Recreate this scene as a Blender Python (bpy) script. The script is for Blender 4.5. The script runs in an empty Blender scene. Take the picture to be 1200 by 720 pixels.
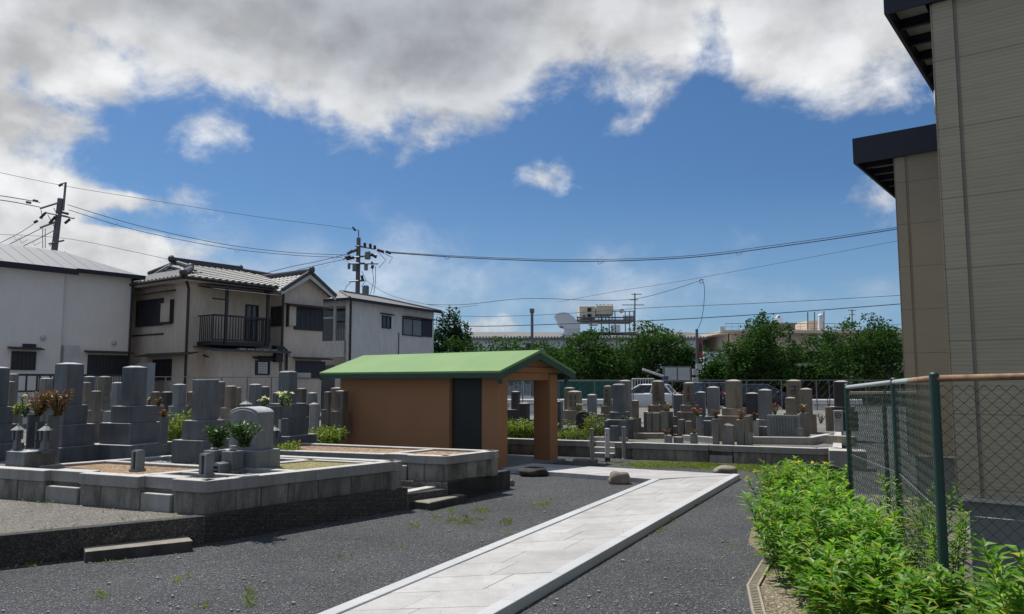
import bpy, bmesh, math, random
from mathutils import Vector, Matrix
R = math.radians
random.seed(7)
rnd = random.Random(11)
SC = bpy.context.scene
COL = SC.collection

# ---------------------------------------------------------------- camera model (used to read real ground positions off the survey)
F, EYE, YH = 900.0, 1.65, 447.0
TH = math.atan((YH - 360) / F)
cT, sT = math.cos(TH), math.sin(TH)
def ray(px, py):
    x = (px - 600) / F; v = (360 - py) / F
    return (x, cT - v * sT, sT + v * cT)
def G(px, py, z=0.0):
    d = ray(px, py); t = (z - EYE) / d[2]
    return (d[0] * t, d[1] * t)
def A(px, py, Y):
    d = ray(px, py); t = Y / d[1]
    return (d[0] * t, Y, EYE + d[2] * t)

class Fr:
    """local frame: +y runs along bearing b (degrees, clockwise from world +Y), +x to its right"""
    def __init__(s, x, y, z=0.0, b=0.0):
        s.o = (x, y, z); s.b = R(b)
        s.ex = (math.cos(s.b), -math.sin(s.b)); s.ey = (math.sin(s.b), math.cos(s.b))
    def __call__(s, x, y, z):
        return (s.o[0] + x * s.ex[0] + y * s.ey[0], s.o[1] + x * s.ex[1] + y * s.ey[1], s.o[2] + z)
    def xy(s, x, y): return s(x, y, 0)[:2]
    def inv(s, p):
        dx, dy = p[0] - s.o[0], p[1] - s.o[1]
        return (dx * s.ex[0] + dy * s.ex[1], dx * s.ey[0] + dy * s.ey[1], p[2] - s.o[2])
    def hit(s, px, py, yo=0.0):
        d = ray(px, py)
        o = s.xy(0, yo)
        n = d[0] * s.ey[0] + d[1] * s.ey[1]
        t = (o[0] * s.ey[0] + o[1] * s.ey[1]) / n
        q = s.inv((d[0] * t, d[1] * t, EYE + d[2] * t))
        return q[0], q[2]
W = Fr(0, 0, 0, 0)

# ---------------------------------------------------------------- mesh builder (world coordinates)
class MB:
    def __init__(s): s.v = []; s.f = []
    def add(s, vs, fs):
        n = len(s.v); s.v += [tuple(p) for p in vs]; s.f += [tuple(i + n for i in f) for f in fs]; return s
    def box(s, fr, x0, x1, y0, y1, z0, z1):
        return s.add([fr(x, y, z) for z in (z0, z1) for x, y in ((x0, y0), (x1, y0), (x1, y1), (x0, y1))],
                     [(3, 2, 1, 0), (4, 5, 6, 7), (0, 1, 5, 4), (1, 2, 6, 5), (2, 3, 7, 6), (3, 0, 4, 7)])
    def frus(s, fr, r0, z0, r1, z1):
        a = [(r0[0], r0[2]), (r0[1], r0[2]), (r0[1], r0[3]), (r0[0], r0[3])]
        b = [(r1[0], r1[2]), (r1[1], r1[2]), (r1[1], r1[3]), (r1[0], r1[3])]
        return s.add([fr(x, y, z0) for x, y in a] + [fr(x, y, z1) for x, y in b],
                     [(3, 2, 1, 0), (4, 5, 6, 7), (0, 1, 5, 4), (1, 2, 6, 5), (2, 3, 7, 6), (3, 0, 4, 7)])
    def prism(s, poly, z0, z1):
        poly = list(poly); n = len(poly)
        ar = sum(poly[i][0] * poly[(i + 1) % n][1] - poly[(i + 1) % n][0] * poly[i][1] for i in range(n))
        if ar < 0: poly.reverse()
        vs = [(x, y, z0) for x, y in poly] + [(x, y, z1) for x, y in poly]
        fs = [tuple(range(n - 1, -1, -1)), tuple(range(n, 2 * n))] + [(i, (i + 1) % n, n + (i + 1) % n, n + i) for i in range(n)]
        return s.add(vs, fs)
    def sheet(s, poly, z):
        poly = list(poly); n = len(poly)
        ar = sum(poly[i][0] * poly[(i + 1) % n][1] - poly[(i + 1) % n][0] * poly[i][1] for i in range(n))
        if ar < 0: poly.reverse()
        return s.add([(x, y, z) for x, y in poly], [tuple(range(n))])
    def ext(s, fr, prof, y0, y1):
        """profile (x,z) extruded along local y"""
        n = len(prof)
        vs = [fr(x, y0, z) for x, z in prof] + [fr(x, y1, z) for x, z in prof]
        ar = sum(prof[i][0] * prof[(i + 1) % n][1] - prof[(i + 1) % n][0] * prof[i][1] for i in range(n))
        fs = [tuple(range(n)), tuple(range(2 * n - 1, n - 1, -1))] + [((i + 1) % n, i, n + i, n + (i + 1) % n) for i in range(n)]
        if ar < 0: fs = [tuple(reversed(f)) for f in fs]
        return s.add(vs, fs)
    def extx(s, fr, prof, x0, x1):
        """profile (y,z) extruded along local x"""
        n = len(prof)
        vs = [fr(x0, y, z) for y, z in prof] + [fr(x1, y, z) for y, z in prof]
        ar = sum(prof[i][0] * prof[(i + 1) % n][1] - prof[(i + 1) % n][0] * prof[i][1] for i in range(n))
        fs = [tuple(range(n - 1, -1, -1)), tuple(range(n, 2 * n))] + [(i, (i + 1) % n, n + (i + 1) % n, n + i) for i in range(n)]
        if ar < 0: fs = [tuple(reversed(f)) for f in fs]
        return s.add(vs, fs)
    def tube(s, pts, r, n=6, caps=True):
        pts = [Vector(p) for p in pts]; m = len(pts)
        rs = r if isinstance(r, (list, tuple)) else [r] * m
        base = len(s.v); prev = None
        for i in range(m):
            t = (pts[min(i + 1, m - 1)] - pts[max(i - 1, 0)]).normalized()
            if prev is None:
                u = t.cross(Vector((0, 0, 1)))
                if u.length < 1e-3: u = t.cross(Vector((1, 0, 0)))
            else: u = prev - t * prev.dot(t)
            u.normalize(); w = t.cross(u); prev = u
            for k in range(n):
                a = 2 * math.pi * k / n
                s.v.append(tuple(pts[i] + (u * math.cos(a) + w * math.sin(a)) * rs[i]))
        for i in range(m - 1):
            for k in range(n):
                k2 = (k + 1) % n
                s.f.append((base + i * n + k, base + i * n + k2, base + (i + 1) * n + k2, base + (i + 1) * n + k))
        if caps and n > 2:
            s.f.append(tuple(base + k for k in range(n - 1, -1, -1)))
            s.f.append(tuple(base + (m - 1) * n + k for k in range(n)))
        return s
    def lathe(s, x, y, prof, n=16):
        base = len(s.v)
        for r, z in prof:
            for k in range(n):
                a = 2 * math.pi * k / n
                s.v.append((x + r * math.cos(a), y + r * math.sin(a), z))
        for i in range(len(prof) - 1):
            for k in range(n):
                k2 = (k + 1) % n
                s.f.append((base + i * n + k, base + i * n + k2, base + (i + 1) * n + k2, base + (i + 1) * n + k))
        s.f.append(tuple(base + k for k in range(n - 1, -1, -1)))
        m = len(prof) - 1
        s.f.append(tuple(base + m * n + k for k in range(n)))
        return s
    def sph(s, c, rx, ry, rz, n=10, m=6, jit=0.0, rr=rnd):
        base = len(s.v)
        for i in range(m + 1):
            p = math.pi * i / m
            for k in range(n):
                a = 2 * math.pi * k / n
                j = 1 + rr.uniform(-jit, jit)
                s.v.append((c[0] + rx * j * math.sin(p) * math.cos(a), c[1] + ry * j * math.sin(p) * math.sin(a), c[2] + rz * j * math.cos(p)))
        for i in range(m):
            for k in range(n):
                k2 = (k + 1) % n
                s.f.append((base + i * n + k, base + (i + 1) * n + k, base + (i + 1) * n + k2, base + i * n + k2))
        return s
    def leaf(s, p, d, nrm, L, w, bend=0.0):
        """lanceolate leaf: 2 quads + tip"""
        p = Vector(p); d = Vector(d).normalized(); u = d.cross(Vector(nrm))
        if u.length < 1e-4: u = d.cross(Vector((1, 0.3, 0.2)))
        u.normalize(); nn = u.cross(d)
        a = p; b = p + d * L * .45 + nn * bend * L * .18; c = p + d * L + nn * (-bend) * L * .2
        return s.add([a, b - u * w * .5, c, b + u * w * .5], [(0, 1, 2, 3)])
    def card(s, p, sz, rr):
        d = Vector((rr.gauss(0, 1), rr.gauss(0, 1), rr.gauss(0, .6))).normalized()
        u = d.cross(Vector((rr.gauss(0, 1), rr.gauss(0, 1), rr.gauss(0, 1)))).normalized()
        p = Vector(p); w = sz * rr.uniform(.35, .6)
        return s.add([p - d * sz * .5, p - u * w * .5, p + d * sz * .5, p + u * w * .5], [(0, 1, 2, 3)])
    def build(s, name, mat, parent=None, bevel=0.0, smooth=False, seg=1, top=None):
        if not s.v: return None
        me = bpy.data.meshes.new(name)
        if parent is not None:
            o0, b0 = FRAME[parent.name]
            fr = Fr(o0[0], o0[1], o0[2], b0); vs = [fr.inv(p) for p in s.v]
        else:
            n = len(s.v)
            xs = [p[0] for p in s.v]; ys = [p[1] for p in s.v]; z = min(p[2] for p in s.v)
            o0 = ((min(xs) + max(xs)) / 2, (min(ys) + max(ys)) / 2, z); b0 = 0
            vs = [(p[0] - o0[0], p[1] - o0[1], p[2] - o0[2]) for p in s.v]
        me.from_pydata(vs, [], s.f); me.update()
        if smooth: me.polygons.foreach_set('use_smooth', [True] * len(me.polygons))
        ob = bpy.data.objects.new(name, me); COL.objects.link(ob)
        ob.data.materials.append(mat)
        if top is not None:                              # upward faces get a paler material, sunlight put into the colour
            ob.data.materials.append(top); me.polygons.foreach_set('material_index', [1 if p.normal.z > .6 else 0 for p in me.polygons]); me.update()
        if parent is not None: ob.parent = parent
        else: ob.location = o0
        FRAME[ob.name] = (o0, b0)
        if bevel > 0:
            m = ob.modifiers.new('bevel', 'BEVEL'); m.width = bevel; m.segments = seg; m.limit_method = 'ANGLE'; m.angle_limit = R(40)
        return ob
FRAME = {}
def thing(name, label, cat, fr, group=None):
    o = bpy.data.objects.new(name, None); COL.objects.link(o)
    o.empty_display_size = .2
    o.location = fr.o; o.rotation_euler = (0, 0, -fr.b)
    FRAME[o.name] = (fr.o, math.degrees(fr.b))
    o['label'] = label; o['category'] = cat
    if group: o['group'] = group
    return o
def tag(o, label, cat, group=None, kind=None):
    o['label'] = label; o['category'] = cat
    if group: o['group'] = group
    if kind: o['kind'] = kind
    return o
def struct(o):
    o['kind'] = 'structure'; return o

# ---------------------------------------------------------------- materials
def newmat(name):
    m = bpy.data.materials.new(name); m.use_nodes = True
    nt = m.node_tree; b = nt.nodes['Principled BSDF']
    return m, nt, b
def N(nt, t, **kw):
    n = nt.nodes.new(t)
    for k, v in kw.items(): setattr(n, k, v)
    return n
def L(nt, a, b): nt.links.new(a, b)
def ramp(nt, fac, stops):
    n = N(nt, 'ShaderNodeValToRGB'); L(nt, fac, n.inputs[0])
    e = n.color_ramp.elements
    while len(e) < len(stops): e.new(.5)
    for i, (p, c) in enumerate(stops):
        e[i].position = p; e[i].color = (*c, 1) if len(c) == 3 else c
    return n.outputs[0]
def noise(nt, vec, scale, detail=4, rough=.55):
    n = N(nt, 'ShaderNodeTexNoise'); n.inputs['Scale'].default_value = scale
    n.inputs['Detail'].default_value = detail; n.inputs['Roughness'].default_value = rough
    L(nt, vec, n.inputs['Vector']); return n.outputs['Fac']
def mixc(nt, fac, a, b, mode='MIX'):
    n = N(nt, 'ShaderNodeMix', data_type='RGBA', blend_type=mode)
    for i, v in ((0, fac), (6, a), (7, b)):
        if isinstance(v, (int, float)): n.inputs[i].default_value = v
        elif isinstance(v, (tuple, list)): n.inputs[i].default_value = (*v, 1)
        else: L(nt, v, n.inputs[i])
    return n.outputs[2]
def math_(nt, op, a, b=None, c=None, clamp=False):
    n = N(nt, 'ShaderNodeMath', operation=op); n.use_clamp = clamp
    for i, v in enumerate((a, b, c)):
        if v is None: continue
        if isinstance(v, (int, float)): n.inputs[i].default_value = v
        else: L(nt, v, n.inputs[i])
    return n.outputs[0]
def pos(nt): return N(nt, 'ShaderNodeNewGeometry').outputs['Position']
def bump(nt, b, h, strength, dist=.01):
    n = N(nt, 'ShaderNodeBump'); n.inputs['Strength'].default_value = strength; n.inputs['Distance'].default_value = dist
    L(nt, h, n.inputs['Height']); L(nt, n.outputs[0], b.inputs['Normal'])
def sc(c, k): return tuple(x * k for x in c)
def stone(name, c, var=.25, speck=.35, stain=None, stain_amt=.5, rough=.75, bmp=.25, bscale=60, isl=0.0):
    m, nt, b = newmat(name); P = pos(nt)
    base = ramp(nt, noise(nt, P, 1.7, 5), [(.3, sc(c, 1 - var)), (.7, sc(c, 1 + var))])
    sp = ramp(nt, noise(nt, P, 160, 2, .7), [(.32, (1 - speck,) * 3), (.5, (1,) * 3), (.68, (1 + speck,) * 3)])
    col = mixc(nt, 1.0, base, sp, 'MULTIPLY')
    if isl:
        rp = N(nt, 'ShaderNodeNewGeometry').outputs['Random Per Island']
        col = mixc(nt, 1.0, col, ramp(nt, rp, [(0, (1 - isl,) * 3), (1, (1 + isl,) * 3)]), 'MULTIPLY')
    if stain:
        mp = N(nt, 'ShaderNodeMapping'); mp.inputs['Scale'].default_value = (5, 5, 1.1); L(nt, P, mp.inputs[0])
        f = ramp(nt, noise(nt, mp.outputs[0], 1.6, 6, .65), [(.42, (0, 0, 0)), (.68, (stain_amt,) * 3)])
        col = mixc(nt, f, col, stain)
    L(nt, col, b.inputs['Base Color']); b.inputs['Roughness'].default_value = rough
    bump(nt, b, noise(nt, P, bscale, 6, .6), bmp, .01)
    return m
def plain(name, c, rough=.5, metal=0.0, var=.12, scale=3.0, bmp=0.0):
    m, nt, b = newmat(name); P = pos(nt)
    f = noise(nt, P, scale, 5)
    L(nt, ramp(nt, f, [(.3, sc(c, 1 - var)), (.7, sc(c, 1 + var))]), b.inputs['Base Color'])
    b.inputs['Roughness'].default_value = rough; b.inputs['Metallic'].default_value = metal
    if bmp: bump(nt, b, noise(nt, P, scale * 25, 4), bmp, .005)
    return m
def foliage(name, c1, c2, trans=.45, c3=None, rough=.45, spec=.35):
    m, nt, b = newmat(name)
    rp = N(nt, 'ShaderNodeNewGeometry').outputs['Random Per Island']
    st = [(0, c1), (.8, c2)] + ([(.97, c3)] if c3 else [])
    col = ramp(nt, rp, st)
    big = ramp(nt, noise(nt, pos(nt), .9, 3), [(.3, (.72,) * 3), (.7, (1.25,) * 3)])
    col = mixc(nt, 1.0, col, big, 'MULTIPLY')
    L(nt, col, b.inputs['Base Color']); b.inputs['Roughness'].default_value = rough
    b.inputs['Specular IOR Level'].default_value = spec
    tr = N(nt, 'ShaderNodeBsdfTranslucent')
    L(nt, mixc(nt, 1.0, col, (1.5, 1.6, .6), 'MULTIPLY'), tr.inputs[0])
    mx = N(nt, 'ShaderNodeMixShader'); mx.inputs[0].default_value = trans
    L(nt, b.outputs[0], mx.inputs[1]); L(nt, tr.outputs[0], mx.inputs[2])
    L(nt, mx.outputs[0], nt.nodes['Material Output'].inputs[0])
    return m
def gravel(name, dark, mid, light, cell=125, patch=(.74, 1.28), tint=None, tint_amt=0.0):
    m, nt, b = newmat(name); P = pos(nt)
    v = N(nt, 'ShaderNodeTexVoronoi'); v.inputs['Scale'].default_value = cell; L(nt, P, v.inputs['Vector'])
    sep = N(nt, 'ShaderNodeSeparateColor'); L(nt, v.outputs['Color'], sep.inputs[0])
    col = ramp(nt, sep.outputs[0], [(0, dark), (.5, mid), (.88, sc(mid, 1.5)), (.985, light)])
    v2 = noise(nt, P, 55, 4, .75)
    col = mixc(nt, 1.0, col, ramp(nt, v2, [(.3, (.55,) * 3), (.7, (1.5,) * 3)]), 'MULTIPLY')
    col = mixc(nt, 1.0, col, ramp(nt, noise(nt, P, .55, 6, .6), [(.3, (patch[0],) * 3), (.7, (patch[1],) * 3)]), 'MULTIPLY')
    if tint:
        f = ramp(nt, noise(nt, P, 1.3, 6, .7), [(.5, (0,) * 3), (.72, (tint_amt,) * 3)])
        col = mixc(nt, f, col, tint)
    L(nt, col, b.inputs['Base Color']); b.inputs['Roughness'].default_value = .9
    h = math_(nt, 'ADD', math_(nt, 'MULTIPLY', v.outputs['Distance'], -1.0), math_(nt, 'MULTIPLY', v2, .6))
    bump(nt, b, h, .9, .014)
    return m
M = {}
M['gravel'] = gravel('gravel', (.022, .024, .027), (.058, .061, .066), (.32, .31, .3), tint=(.1, .098, .09), tint_amt=.3)
M['terrace'] = gravel('terrace_gravel', (.09, .085, .075), (.16, .15, .135), (.4, .37, .32), cell=85, tint=(.2, .17, .12), tint_amt=.5)
M['chips'] = gravel('stone_chips', (.05, .053, .06), (.13, .135, .15), (.5, .5, .52), cell=42)
M['paleground'] = gravel('pale_gravel', (.08, .08, .078), (.15, .15, .14), (.4, .4, .38), cell=60, tint=(.16, .17, .07), tint_amt=.6)
M['soil'] = gravel('dry_soil', (.14, .09, .05), (.24, .16, .095), (.38, .3, .2), cell=30)
M['drygrass'] = gravel('dry_turf', (.11, .1, .04), (.22, .2, .075), (.34, .3, .14), cell=55, tint=(.12, .16, .045), tint_amt=.8)
M['bed'] = gravel('bed_soil', (.09, .07, .04), (.18, .15, .1), (.4, .36, .27), cell=60)
M['asphalt'] = gravel('asphalt', (.04, .04, .042), (.055, .055, .057), (.1, .1, .1), cell=60)
M['pave'] = stone('path_granite', (.42, .415, .405), .16, .2, (.3, .285, .27), .35, .8, .12, 90, isl=.1)
M['pavekerb'] = stone('path_kerb_granite', (.45, .46, .47), .08, .2, None, 0, .75, .1, 90, isl=.05)
M['granite_dark'] = stone('dark_granite', (.102, .117, .132), .22, .35, (.055, .058, .058), .75, .33, .06)
M['granite_mid'] = stone('grey_granite', (.178, .192, .205), .18, .3, (.095, .098, .095), .65, .45, .08)
M['granite_light'] = stone('pale_granite', (.33, .335, .33), .15, .3, (.2, .195, .18), .5, .7, .1)
M['stone_brown'] = stone('weathered_stone', (.165, .148, .124), .25, .35, (.085, .075, .06), .75, .9, .4, 30)
M['stone_tan'] = stone('tan_stone', (.215, .188, .15), .22, .3, (.12, .1, .075), .65, .9, .35, 30)
M['stone_grey'] = stone('weathered_grey_stone', (.19, .185, .172), .22, .35, (.1, .1, .09), .7, .9, .35, 30)
M['stone_black'] = stone('black_stone', (.03, .03, .034), .2, .3, (.06, .05, .05), .5, .6, .2)
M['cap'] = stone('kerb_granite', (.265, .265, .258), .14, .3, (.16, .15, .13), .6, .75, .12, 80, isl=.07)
M['cap_lit'] = stone('sunlit_kerb_top', (.5, .49, .47), .12, .22, (.34, .32, .28), .6, .8, .12, 80, isl=.05)  # upward kerb faces, painted paler than the sides to look sunlit
M['lit_granite'] = stone('sunlit_granite_top', (.42, .43, .44), .12, .25, (.25, .25, .24), .5, .75, .1)  # upward granite faces, sun and sky glare painted in as a paler tone
M['lit_stone'] = stone('sunlit_stone_top', (.4, .37, .32), .15, .3, (.2, .18, .15), .5, .9, .2)  # upward faces of weathered stones, sunlight painted in as a paler tone
M['masonry'] = stone('split_faced_granite', (.215, .205, .185), .34, .5, (.05, .05, .046), .85, .95, 1.0, 16, isl=.2)
M['kerbdark'] = stone('stained_concrete', (.05, .048, .045), .4, .35, (.016, .016, .016), .85, .9, .5, 25)
M['kerbtop'] = stone('concrete_tan', (.26, .235, .195), .2, .35, (.12, .11, .09), .6, .9, .4, 40)
M['rock'] = stone('field_rock', (.27, .24, .2), .3, .4, (.12, .1, .08), .6, .95, .9, 14)
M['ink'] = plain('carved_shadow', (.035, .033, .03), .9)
M['bollard'] = plain('bollard_steel', (.22, .22, .225), .5, .0)
M['bollard_w'] = plain('bollard_white', (.5, .51, .52), .5)
M['rust'] = plain('bollard_base', (.06, .04, .035), .8)
# ---------------------------------------------------------------- more materials
def siding(name, c, z_step, groove, zoff=0.0, fine=30.0, amp=.14):
    m, nt, b = newmat(name); P = pos(nt)
    s = N(nt, 'ShaderNodeSeparateXYZ'); L(nt, P, s.inputs[0])
    mp = N(nt, 'ShaderNodeMapping'); mp.inputs['Scale'].default_value = (.5, .5, fine); L(nt, P, mp.inputs[0])
    n1 = noise(nt, mp.outputs[0], 2.6, 4, .6)
    rib = math_(nt, 'SINE', math_(nt, 'ADD', math_(nt, 'MULTIPLY', s.outputs[2], 6.2832 / .034), math_(nt, 'MULTIPLY', n1, 5.0)))
    n1 = math_(nt, 'ADD', math_(nt, 'MULTIPLY', n1, .45), math_(nt, 'ADD', math_(nt, 'MULTIPLY', rib, .09), .27))
    col = ramp(nt, n1, [(.3, sc(c, 1 - amp)), (.7, sc(c, 1 + amp))])
    z = math_(nt, 'FRACT', math_(nt, 'DIVIDE', math_(nt, 'ADD', s.outputs[2], zoff), z_step))
    g = math_(nt, 'LESS_THAN', z, groove / z_step)
    col = mixc(nt, g, col, sc(c, .62))
    col = mixc(nt, 1.0, col, ramp(nt, noise(nt, P, .8, 4), [(.3, (.9,) * 3), (.7, (1.1,) * 3)]), 'MULTIPLY')
    L(nt, col, b.inputs['Base Color']); b.inputs['Roughness'].default_value = .8
    bump(nt, b, n1, .6, .008)
    return m
M['siding'] = siding('ribbed_siding', (.385, .335, .24), .61, .009, .455, fine=9, amp=.15)
M['siding_far'] = siding('smooth_siding', (.285, .25, .19), .58, .009, .3, fine=12, amp=.04)
M['jointdark'] = plain('joint_sealant', (.2, .187, .16), .8)
M['navy'] = plain('navy_fascia', (.008, .010, .024), .55)
M['soffit'] = plain('soffit_board', (.24, .25, .25), .8)
M['found'] = stone('rendered_concrete', (.2, .22, .225), .08, .15, (.13, .14, .14), .3, .85, .1)
M['flash'] = plain('drip_flashing', (.5, .5, .48), .35, .3)
M['shedwall'] = plain('brown_render', (.345, .175, .085), .92, 0, .05, 1.4, .35)
M['sheddark'] = plain('dark_steel_door', (.018, .022, .021), .6)
M['greenroof'] = plain('light_green_roof', (.17, .29, .108), .8, 0, .08, 1.1, .2)
M['greentrim'] = plain('dark_green_trim', (.028, .075, .05), .6)
M['hwhite'] = stone('white_render', (.74, .71, .675), .03, .05, (.6, .6, .6), .3, .9, .12, 40)
M['hbeige'] = stone('beige_render', (.58, .51, .44), .05, .05, (.38, .33, .28), .45, .9, .15, 40)
M['hgrey'] = stone('pale_grey_render', (.66, .65, .63), .04, .05, (.38, .365, .34), .4, .9, .1, 40)
M['shutter'] = plain('dark_shutter', (.022, .022, .03), .5)
M['dkmetal'] = plain('dark_bronze_metal', (.02, .018, .018), .5)
M['wood'] = plain('dark_timber', (.05, .036, .03), .8)
M['tile'] = plain('grey_roof_tile', (.2, .197, .188), .55, 0, .35, 9.0)
M['tiledark'] = plain('dark_ridge_tile', (.055, .055, .06), .5, 0, .25, 6)
M['metalroof'] = plain('grey_metal_roof', (.2, .21, .225), .6, .0, .06, 2)
M['slate'] = plain('slate_roof', (.16, .157, .155), .7, 0, .1, 3)
M['alu'] = plain('aluminium', (.42, .43, .44), .4, .3)
M['bluegrey'] = plain('blue_grey_sheet', (.3, .34, .38), .6)
M['netgrey'] = plain('grey_teal_net', (.1, .15, .16), .7)
M['ink_soft'] = plain('worn_carving', (.085, .09, .095), .9)
M['white'] = plain('white_paint', (.72, .73, .74), .5, 0, .05)
M['offwhite'] = plain('offwhite_paint', (.5, .5, .5), .6)
M['beigewall'] = plain('far_beige_wall', (.72, .6, .47), .9, 0, .08, .6)
M['tank'] = plain('beige_tank', (.6, .56, .44), .7)
M['farwhite'] = plain('far_grey_wall', (.66, .7, .75), .8, 0, .04, .4)
M['steel'] = plain('weathered_steel', (.16, .17, .18), .55, .3)
M['pole'] = plain('concrete_pole', (.13, .13, .135), .85)
M['wire'] = plain('cable_rubber', (.02, .02, .024), .6)
M['green_post'] = plain('green_vinyl_post', (.012, .045, .036), .5)
M['greenwire'] = plain('green_vinyl_wire', (.045, .06, .05), .7); M['greenwire'].node_tree.nodes['Principled BSDF'].inputs['Specular IOR Level'].default_value = .1
M['net'] = plain('green_mesh_net', (.01, .1, .075), .7)
M['netwire'] = plain('green_net_wire', (.008, .05, .036), .9)
def glass(name, c):
    m, nt, b = newmat(name)
    L(nt, ramp(nt, noise(nt, pos(nt), .7, 2), [(.3, sc(c, .6)), (.7, sc(c, 1.4))]), b.inputs['Base Color'])
    b.inputs['Roughness'].default_value = .08; b.inputs['Specular IOR Level'].default_value = .6
    return m
M['glass'] = glass('window_glass', (.02, .025, .03))
M['curtain'] = plain('curtained_glass', (.18, .19, .2), .3)
def rail_mat():
    m, nt, b = newmat('rusty_rail'); P = pos(nt)
    s = N(nt, 'ShaderNodeSeparateXYZ'); L(nt, P, s.inputs[0])
    f = ramp(nt, math_(nt, 'ADD', noise(nt, P, 2.2, 6, .7), math_(nt, 'MULTIPLY', math_(nt, 'SUBTRACT', 5.6, s.outputs[1]), .3)), [(.42, (0,) * 3), (.6, (1,) * 3)])
    c = mixc(nt, f, (.36, .4, .4), ramp(nt, noise(nt, P, 14, 5), [(.3, (.17, .085, .045)), (.7, (.36, .22, .13))]))
    L(nt, c, b.inputs['Base Color']); b.inputs['Roughness'].default_value = .65; b.inputs['Metallic'].default_value = .1
    return m
M['rail'] = rail_mat()
def carpaint(name, c):
    m, nt, b = newmat(name); L(nt, ramp(nt, noise(nt, pos(nt), 1, 2), [(0, c), (1, sc(c, 1.1))]), b.inputs['Base Color'])
    b.inputs['Roughness'].default_value = .28; b.inputs['Coat Weight'].default_value = .35; b.inputs['Coat Roughness'].default_value = .05
    b.inputs['Metallic'].default_value = 0
    return m
M['car_white'] = carpaint('white_car_paint', (.62, .64, .65))
M['car_black'] = carpaint('black_car_paint', (.01, .011, .013))
M['car_blue'] = carpaint('navy_car_paint', (.008, .012, .026))
M['tyre'] = plain('tyre_rubber', (.02, .02, .02), .9)
M['red'] = plain('red_lens', (.4, .02, .02), .25)
M['signred'] = plain('red_paint', (.28, .03, .03), .6)
M['leaf_bush'] = foliage('bright_shrub_leaves', (.055, .155, .018), (.17, .34, .04), .45, (.36, .36, .09))
M['leaf_tree'] = foliage('tree_leaves', (.021, .058, .016), (.056, .12, .029), .3, None, .7, .12)
M['leaf_dark'] = foliage('dark_tree_leaves', (.012, .036, .013), (.034, .078, .026), .25, None, .7, .1)
M['leaf_weed'] = foliage('weed_leaves', (.1, .17, .03), (.24, .3, .06), .4)
M['leaf_sak'] = foliage('evergreen_sprig_leaves', (.018, .055, .018), (.045, .105, .028), .3)
M['leaf_dry'] = foliage('withered_leaves', (.085, .032, .016), (.2, .085, .036), .3)
M['pet_white'] = foliage('white_petals', (.6, .58, .5), (.75, .73, .62), .3)
M['pet_yellow'] = foliage('yellow_petals', (.62, .45, .05), (.75, .66, .22), .35)
M['pet_pink'] = foliage('pink_red_petals', (.35, .05, .07), (.5, .2, .2), .3)
M['bark'] = stone('bark', (.06, .048, .038), .3, .3, None, 0, .95, .8, 12)
M['stem'] = plain('green_stem', (.12, .15, .05), .7)
M['plastic'] = plain('beige_plastic_grid', (.3, .26, .2), .7, 0, .12, 8)
M['drum'] = plain('dark_drum', (.05, .05, .053), .6)
M['rim'] = plain('pale_rim', (.5, .5, .48), .5)
M['birdblack'] = plain('crow_feathers', (.008, .008, .01), .5)
M['bluebox'] = plain('blue_box', (.03, .06, .16), .5)

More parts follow.
